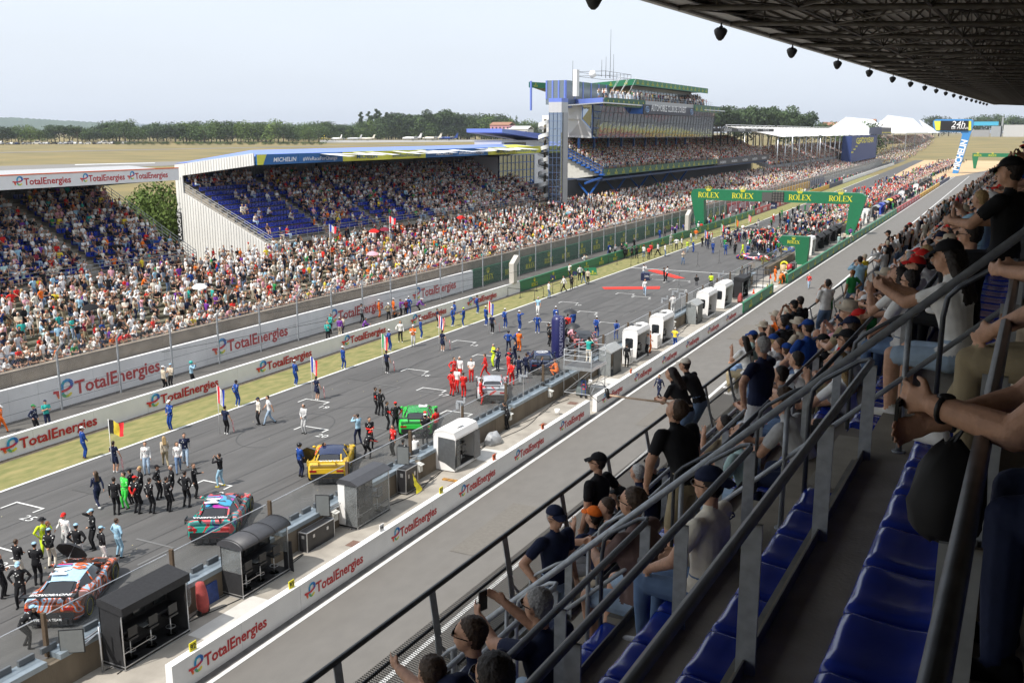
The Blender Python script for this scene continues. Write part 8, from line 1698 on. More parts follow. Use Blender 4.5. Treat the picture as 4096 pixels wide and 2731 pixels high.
hero(3, 17, 'sitlean', 'white', 'denim', 70, note='in the packed group beyond the tall navy man', px=(3185, 1440)); hero(4, 17, 'sitlean_f', 'pink', 'denim', 70, note='in the packed group beyond the tall navy man', px=(3030, 1520)); hero(2, 10.6, 'sitlean', 'lgrey', 'navy', 80, note='broad back nearer than the blond woman', px=(3130, 1600), hair='brown'); hero(3, 18, 'sit', 'blue', 'denim', 60, note='in a blue top beyond the blond woman', px=(3230, 1310), hat=(C, 'blue')); hero(4, 18, 'sitchin', 'black', 'black', 60, note='dark haired beyond the tall man', px=(3130, 1290)); hero(4, 19, 'sitlean', 'beige', 'denim', 70, note='in a straw hat beyond the tall man', px=(3190, 1300), hat=('hat', 'beige'))
for i, (x, y) in enumerate([(3100, 1268), (3126, 1289), (3187, 1222), (3151, 1250), (3052, 1312), (3079, 1330), (3010, 1345), (3046, 1350), (3141, 1324), (3177, 1337), (3092, 1363), (3205, 1330), (3115, 1380), (3146, 1400), (3227, 1401), (2975, 1365)]):
    hero(5 if y < 1340 or x < 3060 else 4, 20, rk.choice(['sit', 'sitlean', 'sitfold', 'sitchin_f', 'sitphone']), rk.choice(TOPS), rk.choice(BOTS), rk.uniform(50, 85), note='packed group near the boom microphone', px=(x, y), vox=.0165, hat=rk.choice([None, None, (C, 'black'), (C, 'blue'), ('hat', 'beige')]), hair=rk.choice(['dark', 'brown', 'dark', 'blond']))
# the neighbour whose arms reach into the picture
fg, F = person('foreground', dict(SIT['sit'], lean=.62, hip=(0, 0, .12), hl=(.14, .40, -.20), hr=(-.17, .40, -.27), el=(-.5, -.1, -1), er=(.55, -.2, -1), grip=True, head=(0, -.2)), ts(lip(-1)+.62, 3.05, fz(-1)+.42), R(88)-SA, 1.04, 'black', 'navy', None, None, 'black', 0, 'brown', None, (), 'nearest spectator at the right edge, bare forearms stretched out holding a phone', None, .0065)
bpy.context.view_layer.update()
(Wl, dl_, El), (Wr, dr_, Er) = F.hands
for W_, d_, nm, m_ in ((Wl, dl_, 'wrist_watch', black), (Wr, dr_, 'bracelet', blackf)):
    b = MB(); u = d_.orthogonal().normalized(); v = d_.cross(u); c_ = W_-d_*.035; b.tube([c_+(u*math.cos(a)+v*math.sin(a))*.036 for a in np.linspace(0, 2*math.pi, 17)], .009 if nm[0] == 'w' else .007, 6)
    if nm[0] == 'w': b.ball(c_+Vector((0, 0, .035)), .022, .026, .01, 8, 5)
    b.build(nm, m_, fg)
held_phone(fg, F, 'black phone in the hands of the nearest spectator at the right edge', (.07, .01, .12), -.03)
bg_ = empty('backpack', ts(-.15, 3.05, 15.98), R(20), label='black drawstring backpack hanging from the rail beside the nearest seats', cat='backpack'); b = MB()
b.loft([[(r_*.1*math.cos(a)*(1+.12*math.sin(3*a+z*20)), r_*.08*math.sin(a)*(1+.15*math.sin(4*a+z*30)), z*.5+.01*math.sin(5*a)) for a in np.linspace(0, 6.283, 16, endpoint=False)] for r_, z in ((.5, -.34), (1., -.28), (1.08, -.1), (.95, .08), (.6, .2), (.25, .26))]); b.build('bag', blackf, bg_); MB().tube([(0, 0, .12), (.04, 0, .2), (.06, 0, .2), (-.03, .02, .1)], .006, 5).build('cord', black, bg_)
og = empty('backpack', ts(lip(3)+.9, 7.6, fz(3)+.62), R(30), label='olive green backpack beside the big man in the brown shirt', cat='backpack'); b = MB(); b.loft([[(r_*.2*math.cos(a), r_*.15*math.sin(a), z) for a in np.linspace(0, 6.283, 16, endpoint=False)] for r_, z in ((.6, -.2), (1., -.16), (1.05, .05), (.9, .2), (.5, .3))]); b.build('bag', mat('olive_cloth', (.04, .06, .03), .8, bump=.3), og); MB().tube([(-.1, -.13, .22), (-.16, -.22, .05), (-.1, -.16, -.15)], .014, 5).build('strap', black, og)
cupm = empty('beer_cup', ts(-4.35, 10.75, 12.15), 0, label='clear plastic cup of amber beer held out by a spectator', cat='cup'); MB().tube([(0, 0, 0), (0, 0, .11)], [.032, .045], 12).build('beer', mat('amber_beer', (.32, .09, .01), .2), cupm)
ch = empty('folded_chair', ts(-5.0, 14.6, WALK), 0, label='dark folded camping chair leaning by the front rail', cat='chair'); b = MB()
for y in (0, .28, .56): b.tube([(0, y, .02), (-.12, y, .62), (-.05, y+.02, .66), (.05, y, .02)], .012, 5)
b.build('frame', black, ch); MB().box(-.09, .0, .1, -.06, .5, .6).build('cloth', mat('dark_teal', (.01, .03, .035), .7), ch)
text('ORIGINALS', .105, mat('shirt_blue', (.02, .03, .12), .7), None, 'shirt_lettering', Matrix())
o_ = bpy.data.objects['shirt_lettering']; creamp = [p_ for p_ in PEOPLE if 'blue lettering' in p_['label']][0]; o_.parent = creamp; o_.matrix_local = oriented((-.2, -.03, .53), (1, 0, 0), (0, .48, .88)); o_.name = 'lettering'
# cameramen and people standing on the walkway
for t, ps, tpc, h, nt_, fc in [(17.3, 'leanrail_f', 'black', None, 'leaning on the rail', 80), (18.1, 'leanrail', 'black', (C, 'cream'), 'leaning on the rail in a pale cap', 80), (25.2, 'film', 'black', (C, 'black'), 'operator with a black film camera', 60), (25.9, 'idle', 'black', None, 'beside the film camera operator', 60), (29.5, 'phone', 'white', None, 'reading a phone by the rail', 50), (35.5, 'film', 'sky', None, 'photographer in a green vest', 30), (47, 'leanrail', 'black', (C, 'black'), 'leaning over the rail on folded arms', 80), (48.6, 'idle', 'white', None, 'in the standing group by the rail', 60), (50, 'idle', 'red', (C, 'red'), 'in the standing group by the rail', 60)]:
    hero(5, t, ps, tpc, 'denim', fc, note=nt_, hat=h, ds=-.85 if 'lean' in ps else -.5, vox=.017, arms='sky' if ps == 'film' and tpc == 'sky' else None)
# everybody else, each on a seat
POS_ = ['sit', 'sitfold', 'sitlean', 'sitphone', 'sitchin', 'sit_f', 'sitlean_f', 'sitchin_f', 'sitphone_f', 'sit_b', 'sitlean_b']
rest_near = []
nind = 0
for k in range(4, -2, -1):
    t = 12.2 if k > 0 else 15.
    if k == 4: t = 16.6
    while t < 170:
        t += rk.uniform(.54, .66)
        if any(a-.15 < t < c+.15 for a, c in AISLES) or any(abs(t-tt_) < .58 and kk == k for kk, tt_ in DONE) or rk.random() < .05: continue
        lim = {4: 27, 3: 25.5, 2: 25.5, 1: 26, 0: 28, -1: 30}[k]
        ps = rk.choice(POS_); tc_ = rk.choice(TOPS); ht = rk.choice([None, None, None, (C, 'black'), (C, 'white'), (C, 'red'), ('hat', 'beige'), (C, 'navy')]); hr_ = rk.choice(['dark', 'dark', 'brown', 'brown', 'blond', 'grey'])
        rz = rk.uniform(40, 85); dsx = -.42 if k == -1 else 0
        if t < lim and nind < 78:
            nind += 1; hero(k, t, ps, tc_, rk.choice(BOTS), rz, hair=hr_, hat=ht, note='%s, %s' % ('with glasses' if rk.random() < .0 else 'on a blue seat', 'between the aisle steps' if t < 22.5 else 'after the second aisle'), vox=.0165, extra=SH if rk.random() < .3 else (), calf='' if rk.random() < .35 else None, skin=rk.choice([0, 1, 2, 2]), scale=rk.uniform(.94, 1.03), ds=dsx)
        else: rest_near.append((seat_pos(k, t, 0, dsx), R(rz)-SA, 'sit'))
t = 28.
while t < 170:
    t += rk.uniform(.5, 1.3) if t > 40 else rk.uniform(1.5, 4)
    rest_near.append((ts(lip(5)+.4-rk.uniform(.3, .8), t, WALK), R(rk.uniform(50, 90)), 'st'))
# ------------------------------------------------------------------ the far crowd: one mass of low detail figures
PAL = {c: np.array(v) for c, v in CL.items()}
def template(pose_key, pose, target):
    me, F = body(pose_key, pose); o = bpy.data.objects.new('tmp', me); COL.objects.link(o); m = o.modifiers.new('d', 'DECIMATE'); m.ratio = target/max(1, len(me.polygons)*2)
    n = bpy.data.meshes.new_from_object(o.evaluated_get(DG())); bpy.data.objects.remove(o); lab = label_faces(n, F); V_ = np.array([v.co[:] for v in n.vertices]); n.calc_loop_triangles()
    tri = np.array([t_.vertices[:] for t_ in n.loop_triangles]); tl = np.array([lab[t_.polygon_index] for t_ in n.loop_triangles]); bpy.data.meshes.remove(n); return V_, tri, tl
TPL = {}
for lod, tg in ((0, 260), (1, 90)):
    TPL[lod, 'st'] = [template(k, ST[k], tg) for k in ('idle', 'folded', 'hips', 'idle2', 'film', 'idle2_f', 'talk', 'clasp')]
    TPL[lod, 'sit'] = [template(k, SIT[k], tg) for k in ('sit', 'sitlean', 'sitfold', 'sitphone', 'sit_f', 'sitlean_f', 'sitchin')]
    TPL[lod, 'lean'] = [template('leanrail', ST['leanrail'], tg)]
CROWD = [(p, a, k, 0 if p.y < 75 else 1, 0) for p, a, k in rest_near]
for i in range(NS):
    X = -53.25-(i+.5)*.95; y = max(33, -X/1.5-1); z = terr_z(X)
    while y < 556:
        y += rk.uniform(.5, .86) if y < 300 else rk.uniform(.8, 1.2)
        if rk.random() < (.10 if y > 90 else .22): continue
        xx = X+rk.uniform(-.3, .3)+bend(y, -50); st_ = rk.random() < (.5 if i > 2 else .25)
        CROWD.append((Vector((xx, y, z+(0 if st_ else .36))), R(rk.gauss(-75, 28)), 'st' if st_ else 'sit', 0 if y < 120 else 1, 0))
y = 34.
while y < 300: y += rk.uniform(.5, .75); CROWD.append((Vector((-53.5+bend(y, -50), y, 1.98)), R(rk.gauss(-85, 15)), 'lean', 0 if y < 120 else 1, 0))
for (x, y, z, f) in ST_SEATS:
    if y > -x/1.52 and rk.random() < f: CROWD.append((Vector((x, y+rk.uniform(-.08, .08), z+.42)), R(rk.gauss(-82, 15)), 'sit', 0 if y < 110 else 1, 0))
for i in range(150): y = rk.uniform(169, 200) if i < 60 else rk.uniform(190, 238); CROWD.append((Vector((-65.6-rk.random()*1.6, y, ZD+.02)), R(rk.gauss(-80, 20)), 'st', 1, 0))
for i in range(70): y = rk.uniform(228, 236); CROWD.append((Vector((-67-rk.random()*2, y, ZD+.3+rk.random())), R(-80), 'st', 1, 0))
for i in range(1500): y = rk.uniform(556, 980); x = -54-rk.random()*26-(y-556)*.02; CROWD.append((Vector((x, y, terr_s(x, y)+rk.random()*1.5)), R(rk.gauss(-80, 20)), 'st', 1, 0))
# team members far down the grid, thicker round the cars
for i in range(3400):
    y = 140+500*(rk.random()**1.15); u = rk.random()
    if y < 176 and (rk.random() < .7): continue
    x = -28.5-abs(rk.gauss(0, 3.6)) if u < .8 else rk.uniform(-41, -26.5)
    if x < -41.3: continue
    CROWD.append((Vector((x+bend(y), y, .03)), rk.uniform(0, 6.28), 'st', 1, 2 if 225 < y < 330 and rk.random() < .35 else 1))
for i in range(75): CROWD.append((Vector((rk.uniform(-41, -30), rk.uniform(144, 164), .03)), rk.uniform(0, 6.28), 'st', 0, 1))
for i in range(120): y = rk.uniform(180, 420); CROWD.append((Vector((-23-rk.random()*1.2+bend(y), y, .03)), rk.uniform(0, 6.28), 'st', 1, 1))
for i in range(90): y = rk.uniform(120, 420); CROWD.append((Vector((-47-rk.random()*2.2+bend(y, -50), y, .03)), rk.uniform(0, 6.28), 'st', 1, 1))
tops_c = ['white']*24+['black']*12+['navy']*5+['red']*4+['pink']*2+['cream']*3+['grey', 'grey', 'lgrey', 'lgrey', 'beige', 'beige', 'cream', 'cream', 'sky', 'sky', 'pink', 'green', 'blue', 'teal', 'orange', 'khaki', 'mint', 'maroon', 'brown', 'yellow', 'purple']
hats_c = ['white']*5+['black']*3+['red', 'navy', 'beige', 'grey']
vv, ff, cc, off = [], [], [], 0
for p, a, kind, lod, mode in CROWD:
    V_, tri, tl = rk.choice(TPL[lod, kind]); c, s = math.cos(a), math.sin(a); sc_ = rk.uniform(.9, 1.02)
    W = V_*sc_; vv.append(np.stack([W[:, 0]*c-W[:, 1]*s+p.x, W[:, 0]*s+W[:, 1]*c+p.y, W[:, 2]+p.z], 1)); ff.append(tri+off); off += len(V_)
    if mode: tp_ = rk.choice(['black', 'black', 'navy', 'navy', 'white', 'grey', 'blue', 'lgrey', 'green', 'black', 'red'] if mode == 1 else ['red']); bt_ = tp_ if rk.random() < .6 else 'black'
    else: tp_ = rk.choice(tops_c); bt_ = rk.choice(BOTS)
    sk_ = np.array(SK[rk.choice([0, 1, 2, 2, 0, 3])]); ht_ = PAL[rk.choice(hats_c)] if rk.random() < .5 else np.array(rk.choice(list(HR.values())))
    la_ = PAL[tp_] if (mode or rk.random() < .15) else sk_; cf_ = PAL[bt_] if rk.random() < .5 or mode else sk_
    cc.append(np.array([sk_, ht_, PAL[tp_], la_, PAL[bt_], cf_, PAL[rk.choice(['white', 'black'])]])[tl])
vv, ff, cc = np.concatenate(vv), np.concatenate(ff), np.concatenate(cc)
cm_ = bpy.data.meshes.new('spectator_crowd'); cm_.vertices.add(len(vv)); cm_.vertices.foreach_set('co', vv.ravel()); cm_.loops.add(ff.size); cm_.loops.foreach_set('vertex_index', ff.ravel().astype(np.int32)); cm_.polygons.add(len(ff)); cm_.polygons.foreach_set('loop_start', np.arange(0, ff.size, 3, dtype=np.int32)); cm_.update(calc_edges=True)
at_ = cm_.color_attributes.new('cloth', 'FLOAT_COLOR', 'CORNER'); c4 = np.ones((ff.size, 4), np.float32); c4[:, :3] = np.repeat(cc, 3, axis=0); at_.data.foreach_set('color', c4.ravel()); cm_.polygons.foreach_set('use_smooth', [True]*len(ff))
m = bpy.data.materials.new('crowd_cloth'); m.use_nodes = True; a_ = m.node_tree.nodes.new('ShaderNodeAttribute'); a_.attribute_name = 'cloth'; m.node_tree.links.new(a_.outputs['Color'], m.node_tree.nodes['Principled BSDF'].inputs['Base Color']); m.node_tree.nodes['Principled BSDF'].inputs['Roughness'].default_value = .8; m.node_tree.nodes['Principled BSDF'].inputs['Specular IOR Level'].default_value = .2; cm_.materials.append(m)
o = bpy.data.objects.new('spectator_crowd', cm_); COL.objects.link(o); tag(o, 'dense crowd of spectators on the terrace, in the stands and far down the grid', 'crowd', None, 'stuff')
print('CROWD', len(CROWD), 'faces', len(ff), 'people', len(PEOPLE))
for i, (px, py, c, lb) in enumerate([(797, 1135, 'white', 'white umbrella open in the terrace crowd'), (1497, 956, 'red', 'red umbrella at the edge of the terrace crowd'), (1541, 993, 'maroon', 'faded red umbrella in the terrace crowd'), (1492, 1093, 'pink', 'pink umbrella in the terrace crowd near the fence'), (1845, 912, 'red', 'small red umbrella far along the terrace crowd'), (360, 1215, 'black', 'black umbrella low in the terrace crowd at the left')]):
    v = gx(px, py, -57.5 if py > 1050 else -63); umbrella(v.x, v.y, terr_z(v.x)+2.0, cloth(c), lb, .62, (.15, .1), .9)
for px, py, cols, lb in [(1325, 1110, ['fblue', 'white', 'fred'], 'blue, white and red flag waving above the terrace crowd'), (1558, 920, ['fred', 'white', 'fred'], 'red flag with white band hung at the stand railing')]:
    v = gx(px, py, -60.); flag(v.x, v.y, cols, lb, h=4.6-0, big=True, droop=.6); bpy.context.view_layer.update(); bpy.data.objects[[o_.name for o_ in COL.objects if o_.get('label') == lb][0]].location.z = terr_z(v.x)

# ------------------------------------------------------------------ trees, airfield and distance
def leafmat(name, a, c):
    m = mat(name, a, .85, col2=c, scale=.35, detail=3, spec=.2); n = m.node_tree.nodes; oi = n.new('ShaderNodeObjectInfo'); mx = n.new('ShaderNodeMix'); mx.data_type = 'RGBA'; mx.blend_type = 'MULTIPLY'; mx.inputs[0].default_value = 1
    rr = n.new('ShaderNodeMapRange'); rr.inputs[3].default_value = .65; rr.inputs[4].default_value = 1.35; cb_ = n.new('ShaderNodeCombineColor'); l = m.node_tree.links.new; l(oi.outputs['Random'], rr.inputs[0])
    for q in range(3): l(rr.outputs[0], cb_.inputs[q])
    src = n['Principled BSDF'].inputs['Base Color'].links[0].from_socket; l(src, mx.inputs[6]); l(cb_.outputs[0], mx.inputs[7]); l(mx.outputs[2], n['Principled BSDF'].inputs['Base Color']); return m
lf = [leafmat('leaf_mid', (.125, .185, .055), (.055, .09, .03)), leafmat('leaf_dark', (.075, .115, .045), (.04, .062, .028)), leafmat('leaf_bright', (.17, .235, .055), (.075, .12, .03))]
bark = mat('bark', (.09, .065, .045), .9, var=.3)
def crown(kind, n, sz, seed):
    g = np.random.default_rng(seed); b = MB()
    if kind == 'round': L_ = [(g.uniform(-.3, .3), g.uniform(-.3, .3), g.uniform(.16, .82), g.uniform(.18, .3)) for _ in range(17)]
    elif kind == 'poplar': L_ = [(g.uniform(-.05, .05), g.uniform(-.05, .05), z, .1*(1-abs(z-.5))) for z in np.linspace(.15, .93, 11)]
    elif kind == 'pine': L_ = [(g.uniform(-.34, .34), g.uniform(-.34, .34), g.uniform(.62, .9), g.uniform(.12, .2)) for _ in range(12)]
    elif kind == 'cone': L_ = [(0, 0, z, .26*(1.02-z)) for z in np.linspace(.12, .96, 12)]
    else: L_ = [(g.uniform(-.4, .4), g.uniform(-.3, .3), g.uniform(.15, .5), g.uniform(.15, .28)) for _ in range(10)]
    wts = np.array([l_[3]**2 for l_ in L_]); wts /= wts.sum()
    for i in g.choice(len(L_), n, p=wts):
        x, y, z, r = L_[i]; d = g.normal(size=3); d /= np.linalg.norm(d); q = r*(.55+.5*g.random()); P = np.array([x, y, z])+d*q*np.array([1, 1, .8]); u = g.normal(size=3); u /= np.linalg.norm(u); nrm_ = d*.7+u*.6; a = np.cross(nrm_, g.normal(size=3)); a /= np.linalg.norm(a); c = np.cross(nrm_, a); c /= np.linalg.norm(c); s_ = sz*g.uniform(.6, 1.4)
        b.add([P-a*s_, P-c*s_*.6, P+a*s_, P+c*s_*.7], [(0, 1, 2, 3)])
    return b, L_
TR = {}
def tree_mesh(kind, m_i, seed, n=1500, sz=.028):
    b, L_ = crown(kind, n, sz, seed); cme = b.mesh('crown', [lf[m_i]]); t_ = MB(); t_.tube([(0, 0, 0), (.01, 0, .3), (0, .01, .6)], [.022, .016, .008], 6)
    for x, y, z, r in L_[:7]: t_.tube([(0, 0, max(.12, z*.55)), (x*.7, y*.7, z)], [.01, .004], 4)
    return cme, t_.mesh('trunk', [bark])
KINDS = [tree_mesh('round', 0, 1), tree_mesh('round', 2, 2), tree_mesh('round', 1, 3), tree_mesh('poplar', 1, 4), tree_mesh('pine', 1, 5, 1800), tree_mesh('cone', 1, 6, 1200), tree_mesh('shrub', 0, 7, 1200)]
KN = ['mid green round tree', 'light green round tree', 'dark green round tree', 'slim tall poplar tree', 'dark flat topped pine tree', 'dark conical fir tree', 'low spreading shrub']
KC = ['round_tree', 'round_tree', 'round_tree', 'poplar_tree', 'pine_tree', 'fir_tree', 'shrub']
def plant(kind, px, base, top, where, wf=1., dist=None):
    p = hit(px, base) if dist is None else dist
    if dist is None:
        d = Vector((p.x, p.y, 0)); f = min(1, 950/d.length) if px < 2300 else min(1, 700/d.length) if px < 3700 else 1500/d.length; p = Vector((p.x*f, p.y*f, 0)); p.z = terr_s(p.x, p.y)
    zt = gyy(px, top, p.y).z; h = max(4., zt-p.z); t = empty(KC[kind], p, rk.uniform(0, 6.28), label='%s %s' % (KN[kind], where), cat='tree' if kind < 6 else 'shrub', group='%ss %s' % (KN[kind].split(' ', 0)[0], where))
    for nm, me in zip(('crown', 'trunk'), KINDS[kind]): o = bpy.data.objects.new(nm, me); COL.objects.link(o); o.parent = t; o.scale = (h*wf, h*wf, h)
wl_ = 'in the tree line beyond the airfield at the left'
x = -20
while x < 1260:
    x += rk.uniform(11, 22); top = 503 if x < 420 else 486 if x < 1150 else 492
    if 560 < x < 590: continue
    plant(rk.choice([0, 0, 1, 2, 2, 4 if x < 330 else 0]), x, 572-rk.uniform(0, 8), top+rk.uniform(-16, 18), wl_, rk.uniform(1.1, 1.5))
wm = 'in the wood behind the parked aircraft'
for x in np.arange(1190, 2140, 12):
    x += rk.uniform(-8, 8); tp0 = np.interp(x, [1190, 1300, 1400, 1450, 1560, 1700, 1980, 2060, 2140], [480, 468, 490, 470, 450, 440, 438, 470, 470])
    plant(rk.choice([0, 2, 2, 4, 4] if 1550 < x < 2000 else [0, 1, 2]), x, 556, tp0+rk.uniform(0, 24), wm, rk.uniform(.9, 1.25))
    if rk.random() < .7: plant(rk.choice([0, 1]), x+9, 558, rk.uniform(495, 515), wm, 1.2)
for x, t_ in ((1443, 445), (1476, 443), (1488, 460), (1509, 433), (1522, 440), (1545, 447)): plant(3, x, 552, t_, wm, .9)
for x, t_ in ((2022, 450), (2042, 453), (2066, 452), (2100, 470)): plant(5, x, 545, t_, wm, .8)
wr = 'behind the far stands at the right'
for x in np.arange(2850, 3230, 16): plant(4 if rk.random() < .7 else 2, x+rk.uniform(-6, 6), 512, 424+rk.uniform(0, 16)+(12 if x > 3120 else 0), wr, rk.uniform(.8, 1.1))
for x, b0, t_, k in ((3280, 505, 472, 2), (3380, 497, 463, 5), (3395, 500, 472, 0), (3448, 505, 469, 0), (3465, 505, 472, 2), (3735, 478, 452, 2), (3760, 478, 455, 2), (3800, 480, 466, 0), (3870, 500, 462, 2), (3910, 500, 455, 2), (3950, 500, 446, 2), (3990, 500, 448, 2), (4030, 500, 446, 0), (4060, 500, 455, 2), (4090, 500, 460, 2)): plant(k, x, b0, t_, wr, 1.1)
sh_ = 'along the airfield fence'
for x in np.arange(480, 1300, 32): plant(6, x+rk.uniform(-8, 8), 580, 565, sh_, 1.6)
# two big trees between the stands
for i, (px, bs_, tp_, X) in enumerate([(548, 930, 730, -84), (690, 905, 722, -88)]):
    p = gx(px, bs_, X); z0 = terr_s(p.x, p.y); b, L_ = crown('round', 9000, .019, 31+i); zt = gx(px, tp_, X).z; h = zt-z0; t = empty('broadleaf_tree', (p.x, p.y, z0), 1.+i, label=['large green tree in the gap between the two covered grandstands', 'smaller green tree close to the white end wall'][i], cat='tree')
    o = b.build('crown', lf[2], t); o.scale = (h*.78, h*.78, h); tb_ = MB(); tb_.tube([(0, 0, -.1), (.01, 0, .22), (0, .01, .5)], [.028, .02, .01], 8)
    for x, y, z, r in L_: tb_.tube([(0, 0, max(.14, z*.5)), (x*.45, y*.45, z*.75), (x*.9, y*.9, z)], [.012, .008, .004], 5)
    o = tb_.build('trunk', bark, t); o.scale = (h*.78, h*.78, h)
# hills
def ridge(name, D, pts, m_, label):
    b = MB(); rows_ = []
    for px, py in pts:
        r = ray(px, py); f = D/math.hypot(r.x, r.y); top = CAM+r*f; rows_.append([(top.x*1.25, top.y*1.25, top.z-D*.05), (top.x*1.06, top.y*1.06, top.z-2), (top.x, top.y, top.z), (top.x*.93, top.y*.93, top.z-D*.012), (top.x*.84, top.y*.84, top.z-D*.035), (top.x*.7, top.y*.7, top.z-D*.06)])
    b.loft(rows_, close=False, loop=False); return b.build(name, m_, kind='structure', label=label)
rp_ = [(x, y+rk.uniform(-2.2, 2.2)) for x, y in zip(np.linspace(-300, 640, 120), np.interp(np.linspace(-300, 640, 120), [-300, 0, 60, 200, 330, 430, 500, 640], [466, 470, 472, 479, 487, 494, 506, 530]))]
ridge('wooded_hill', 3600, rp_, mat('hill_wood', (.085, .125, .085), .95, col2=(.055, .085, .07), scale=.012, detail=9), 'long wooded hill rising at the left horizon')
rp_ = [(x, y+rk.uniform(-1, 1)) for x, y in zip(np.linspace(300, 1900, 160), np.interp(np.linspace(300, 1900, 160), [300, 500, 700, 1300, 1900], [488, 496, 497, 499, 505]))]
ridge('distant_hill', 5600, rp_, mat('far_hill', (.12, .16, .17), .95, col2=(.10, .14, .155), scale=.006, detail=6), 'faint blue distant hill line on the horizon')  # the blue of distance haze is put into the hill's colour
# runway, taxiway and apron
def patch(name, px, m_, label, dz=.12):
    n_ = 14; top = px[:2]; bot = px[2:]; vs = []
    for i in range(n_+1):
        q = i/n_; a = hit(top[0][0]+(top[1][0]-top[0][0])*q, top[0][1]+(top[1][1]-top[0][1])*q); c = hit(bot[0][0]+(bot[1][0]-bot[0][0])*q, bot[0][1]+(bot[1][1]-bot[0][1])*q)
        vs += [(a.x, a.y, a.z+dz), (c.x, c.y, c.z+dz)]
    MB().add(vs, [(2*i, 2*i+1, 2*i+3, 2*i+2) for i in range(n_)]).build(name, m_, kind='structure', label=label)
rwm = mat('runway_asphalt', (.20, .19, .175), .9)
patch('runway', [(-400, 676), (1500, 626), (-400, 697), (1500, 640)], rwm, 'grey airfield runway behind the left stands'); patch('runway_line', [(300, 660), (620, 653), (300, 663), (620, 655.5)], wl, 'white marking on the runway', .2)
patch('taxiway', [(-400, 618), (1700, 577), (-400, 621), (1700, 579)], rwm, 'thin pale taxiway across the airfield'); patch('apron', [(1280, 562), (2100, 560), (1280, 572), (2100, 567)], mat('apron_concrete', (.32, .31, .29), .9), 'concrete apron where aircraft are parked')
def car_lo():
    b = MB(); b.prism([(-.85, -2.1, .3), (-.85, 2.1, .3), (-.85, 2.15, .75), (-.85, 1.2, .9), (-.85, .6, 1.42), (-.85, -1.3, 1.45), (-.85, -2.1, .95)], (1.7, 0, 0)); b.prism([(-.87, .95, .92), (-.87, .5, 1.35), (-.87, -1.2, 1.38), (-.87, -1.8, .95)], (1.74, 0, 0), 1)
    for yy in (-1.3, 1.35): b.tube([(-.9, yy, .32), (.9, yy, .32)], .32, 10, 1)
    return b
cl_ = car_lo()
for i in range(24):
    px = 5+i*23+rk.uniform(-6, 6); p = hit(px, 583-rk.uniform(0, 4)); f = 800/Vector((p.x, p.y)).length; p = Vector((p.x*f, p.y*f, terr_s(p.x*f, p.y*f))); c = rk.choice(['white', 'white', 'lgrey', 'black', 'grey', 'navy'])
    o = cl_.build('parked_car', [mat('car_'+c, CL[c], .3), black], label='%s car parked in the row at the airfield edge at the left' % cn_(c), cat='car', group='cars parked at the airfield edge'); o.location = p; o.rotation_euler = (0, 0, rk.uniform(0, 3)); o.scale = (1.1,)*3 if i % 6 else (1.2, 1.3, 1.7)
def plane(px, py, jet, c, label, rz):
    p = hit(px, py); f = min(1, 900/Vector((p.x, p.y)).length); p = Vector((p.x*f, p.y*f, 0)); p.z = terr_s(p.x, p.y); s_ = 1.35 if jet else 1.1; t = empty('parked_aircraft', p, R(rz), label=label, cat='aircraft'); m_ = mat('air_'+c, CL[c], .3)
    b = MB(); b.tube([(0, 6, 1.6), (0, 5.4, 1.6), (0, 3, 1.75), (0, -3, 1.75), (0, -7, 2.1)], [.1, .5, .8, .75, .2], 12); b.build('fuselage', m_, t); b = MB(); b.prism([(-7.5, -1.8, 1.5), (0, 1.2, 1.3), (7.5, -1.8, 1.5), (7.5, -2.6, 1.5), (0, -1.2, 1.3), (-7.5, -2.6, 1.5)], (0, 0, .15)); b.build('wings', m_, t)
    b = MB(); b.prism([(0, -4.8, 2.2), (0, -6.6, 2.2), (0, -7.6, 4.9), (0, -6.5, 4.9)], (.15, 0, 0)); b.prism([(-2.6, -7.6, 4.8 if jet else 2.2), (0, -6.3, 4.8 if jet else 2.2), (2.6, -7.6, 4.8 if jet else 2.2)], (0, 0, .12)); b.build('tail', m_, t)
    if jet: b = MB(); b.tube([(-1.3, -2, 2.3), (-1.3, -4.6, 2.3)], .45, 10); b.tube([(1.3, -2, 2.3), (1.3, -4.6, 2.3)], .45, 10); b.build('engines', scr, t)
    b = MB()
    for q in ((0, 4, 0), (-1.6, -1, 0), (1.6, -1, 0)): b.tube([q, (q[0], q[1], 1.3)], .12, 5)
    b.build('landing_gear', black, t); t.scale = (s_,)*3
for a in [(1285, 564, 0, 'yellow', 'small yellow propeller aircraft, leftmost on the apron', 60), (1345, 561, 0, 'white', 'white and red propeller aircraft with long wings', 75), (1415, 560, 0, 'lgrey', 'small grey aircraft beside the long winged one', 100), (1465, 560, 0, 'cream', 'small white aircraft pointing right', 110), (1645, 562, 1, 'white', 'white business jet with dark tail, left of three', 110), (1725, 562, 1, 'cream', 'all white business jet, middle of three', 110), (1790, 562, 1, 'blue', 'dark blue business jet, right of three', 110)]: plane(*a)
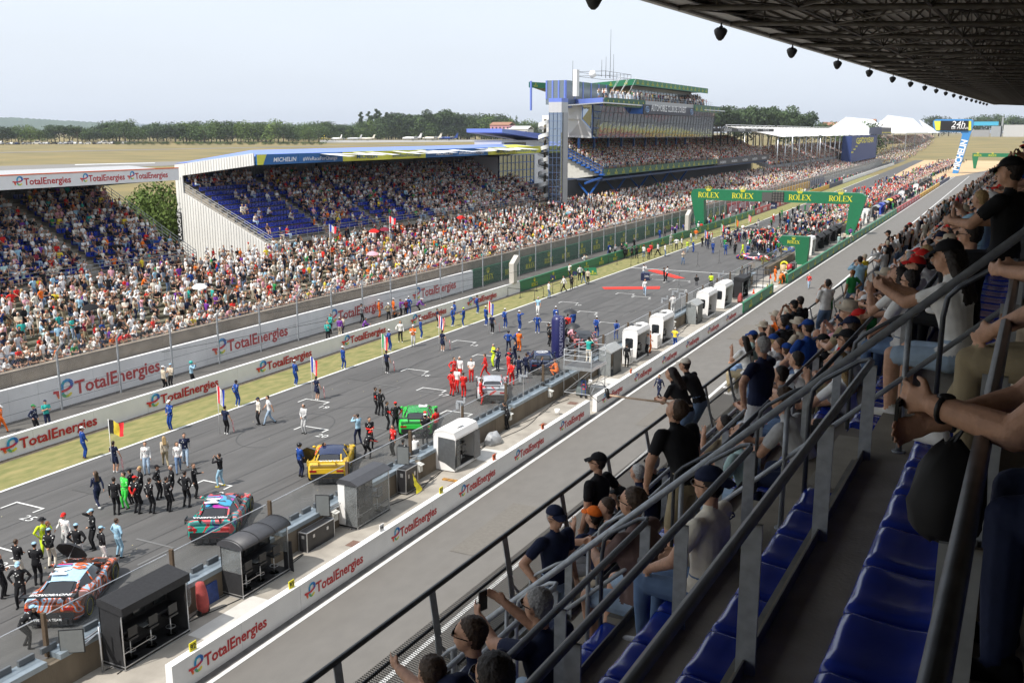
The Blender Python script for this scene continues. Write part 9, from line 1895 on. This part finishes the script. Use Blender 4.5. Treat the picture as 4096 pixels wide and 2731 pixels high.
# sheds and houses at the right
for i, (x0, x1, y0, y1, lb, c) in enumerate([(3098, 3235, 491, 505, 'long pale shed with a rusty roof beyond the canopies', 'cream'), (3015, 3065, 497, 506, 'low white shed beyond the canopies', 'white'), (3290, 3345, 490, 505, 'low grey house among the trees', 'grey'), (3400, 3440, 482, 497, 'small house with reddish roof on the skyline', 'beige'), (3465, 3500, 478, 492, 'second small house on the skyline left of the tents', 'cream'), (1960, 2035, 490, 502, 'pinkish flat block behind the wood', 'pink'), (2010, 2110, 506, 520, 'curved white hall roof beyond the wood', 'white')]):
    Y = 900 if x0 > 2500 else 760; a, c_ = gyy(x0, y1, Y), gyy(x1, y0, Y); t = empty('distant_house', (a.x, Y, a.z-6), label=lb, cat='house'); w_ = c_.x-a.x; h_ = c_.z-a.z+6
    MB().box(0, 0, 0, w_, 12, h_*.72).build('walls', mat('wall_'+c, tuple(v*.7 for v in CL[c]), .8), t); b = MB(); b.prism([(-.5, -.5, h_*.72), (w_+.5, -.5, h_*.72), (w_+.5, 6, h_), (-.5, 6, h_)], (0, 0, .3)); b.prism([(-.5, 12.5, h_*.72), (w_+.5, 12.5, h_*.72), (w_+.5, 6, h_), (-.5, 6, h_)], (0, 0, .3)); b.build('roof', mat('roof_rust' if c != 'white' else 'roof_pale', (.30, .15, .09) if c != 'white' else (.7, .7, .7), .8), t)
    for q in np.arange(.1, .95, .2): MB().box(w_*q, -.05, h_*.3, w_*(q+.08), 0, h_*.55).build('window', mat('window_dark', (.03, .04, .05), .1), t)
# ------------------------------------------------------------------ labels: keep them short and give every look-alike its place in the picture
def shorten(s):
    w_ = s.replace(' ,', ',').split()
    for a in ('standing straight', 'on a blue seat,', 'behind the'):
        if len(w_) <= 15: break
        s = s.replace(a, '' if a[0] != 'b' else 'by the'); w_ = s.replace(' ,', ',').split()
    s = s.replace('and leaning forward', 'leaning').replace('and holding up a phone', 'holding a phone') if len(w_) > 15 else s
    w_ = s.replace(' ,', ',').split(); return ' '.join(w_[:16]).rstrip(',')
bpy.context.view_layer.update()
by = {}
for o in COL.objects:
    if o.get('category') in ('person',):
        o['label'] = shorten(o['label'].replace('person in', 'person in')); by.setdefault(o['label'], []).append(o)
ORD = ['leftmost', 'second from left', 'third from left', 'fourth from left', 'fifth from left', 'sixth from left', 'seventh from left', 'eighth from left']
for lb, os_ in by.items():
    if len(os_) > 1:
        def sx(o): v = o.matrix_world.translation-CAM; return v.dot(RGT)/max(.1, v.dot(FWD))
        os_.sort(key=sx)
        for i, o in enumerate(os_): o['label'] = ' '.join((('%s: ' % (ORD[i] if i < 8 else 'one')) + lb).split()[:16]).rstrip(',')
# ------------------------------------------------------------------ summer haze
hz = MB().box(-7200, -300, -1.2, 3200, 7400, 130).build('haze', None, kind='stuff', label='thin summer haze over the whole circuit')
m = bpy.data.materials.new('haze_air'); m.use_nodes = True; n = m.node_tree.nodes; n.clear(); o_ = n.new('ShaderNodeOutputMaterial'); v_ = n.new('ShaderNodeVolumePrincipled'); v_.inputs['Density'].default_value = .0001; v_.inputs['Color'].default_value = (.86, .91, 1, 1); v_.inputs['Anisotropy'].default_value = .3
m.node_tree.links.new(v_.outputs[0], o_.inputs['Volume']); hz.data.materials.clear(); hz.data.materials.append(m)
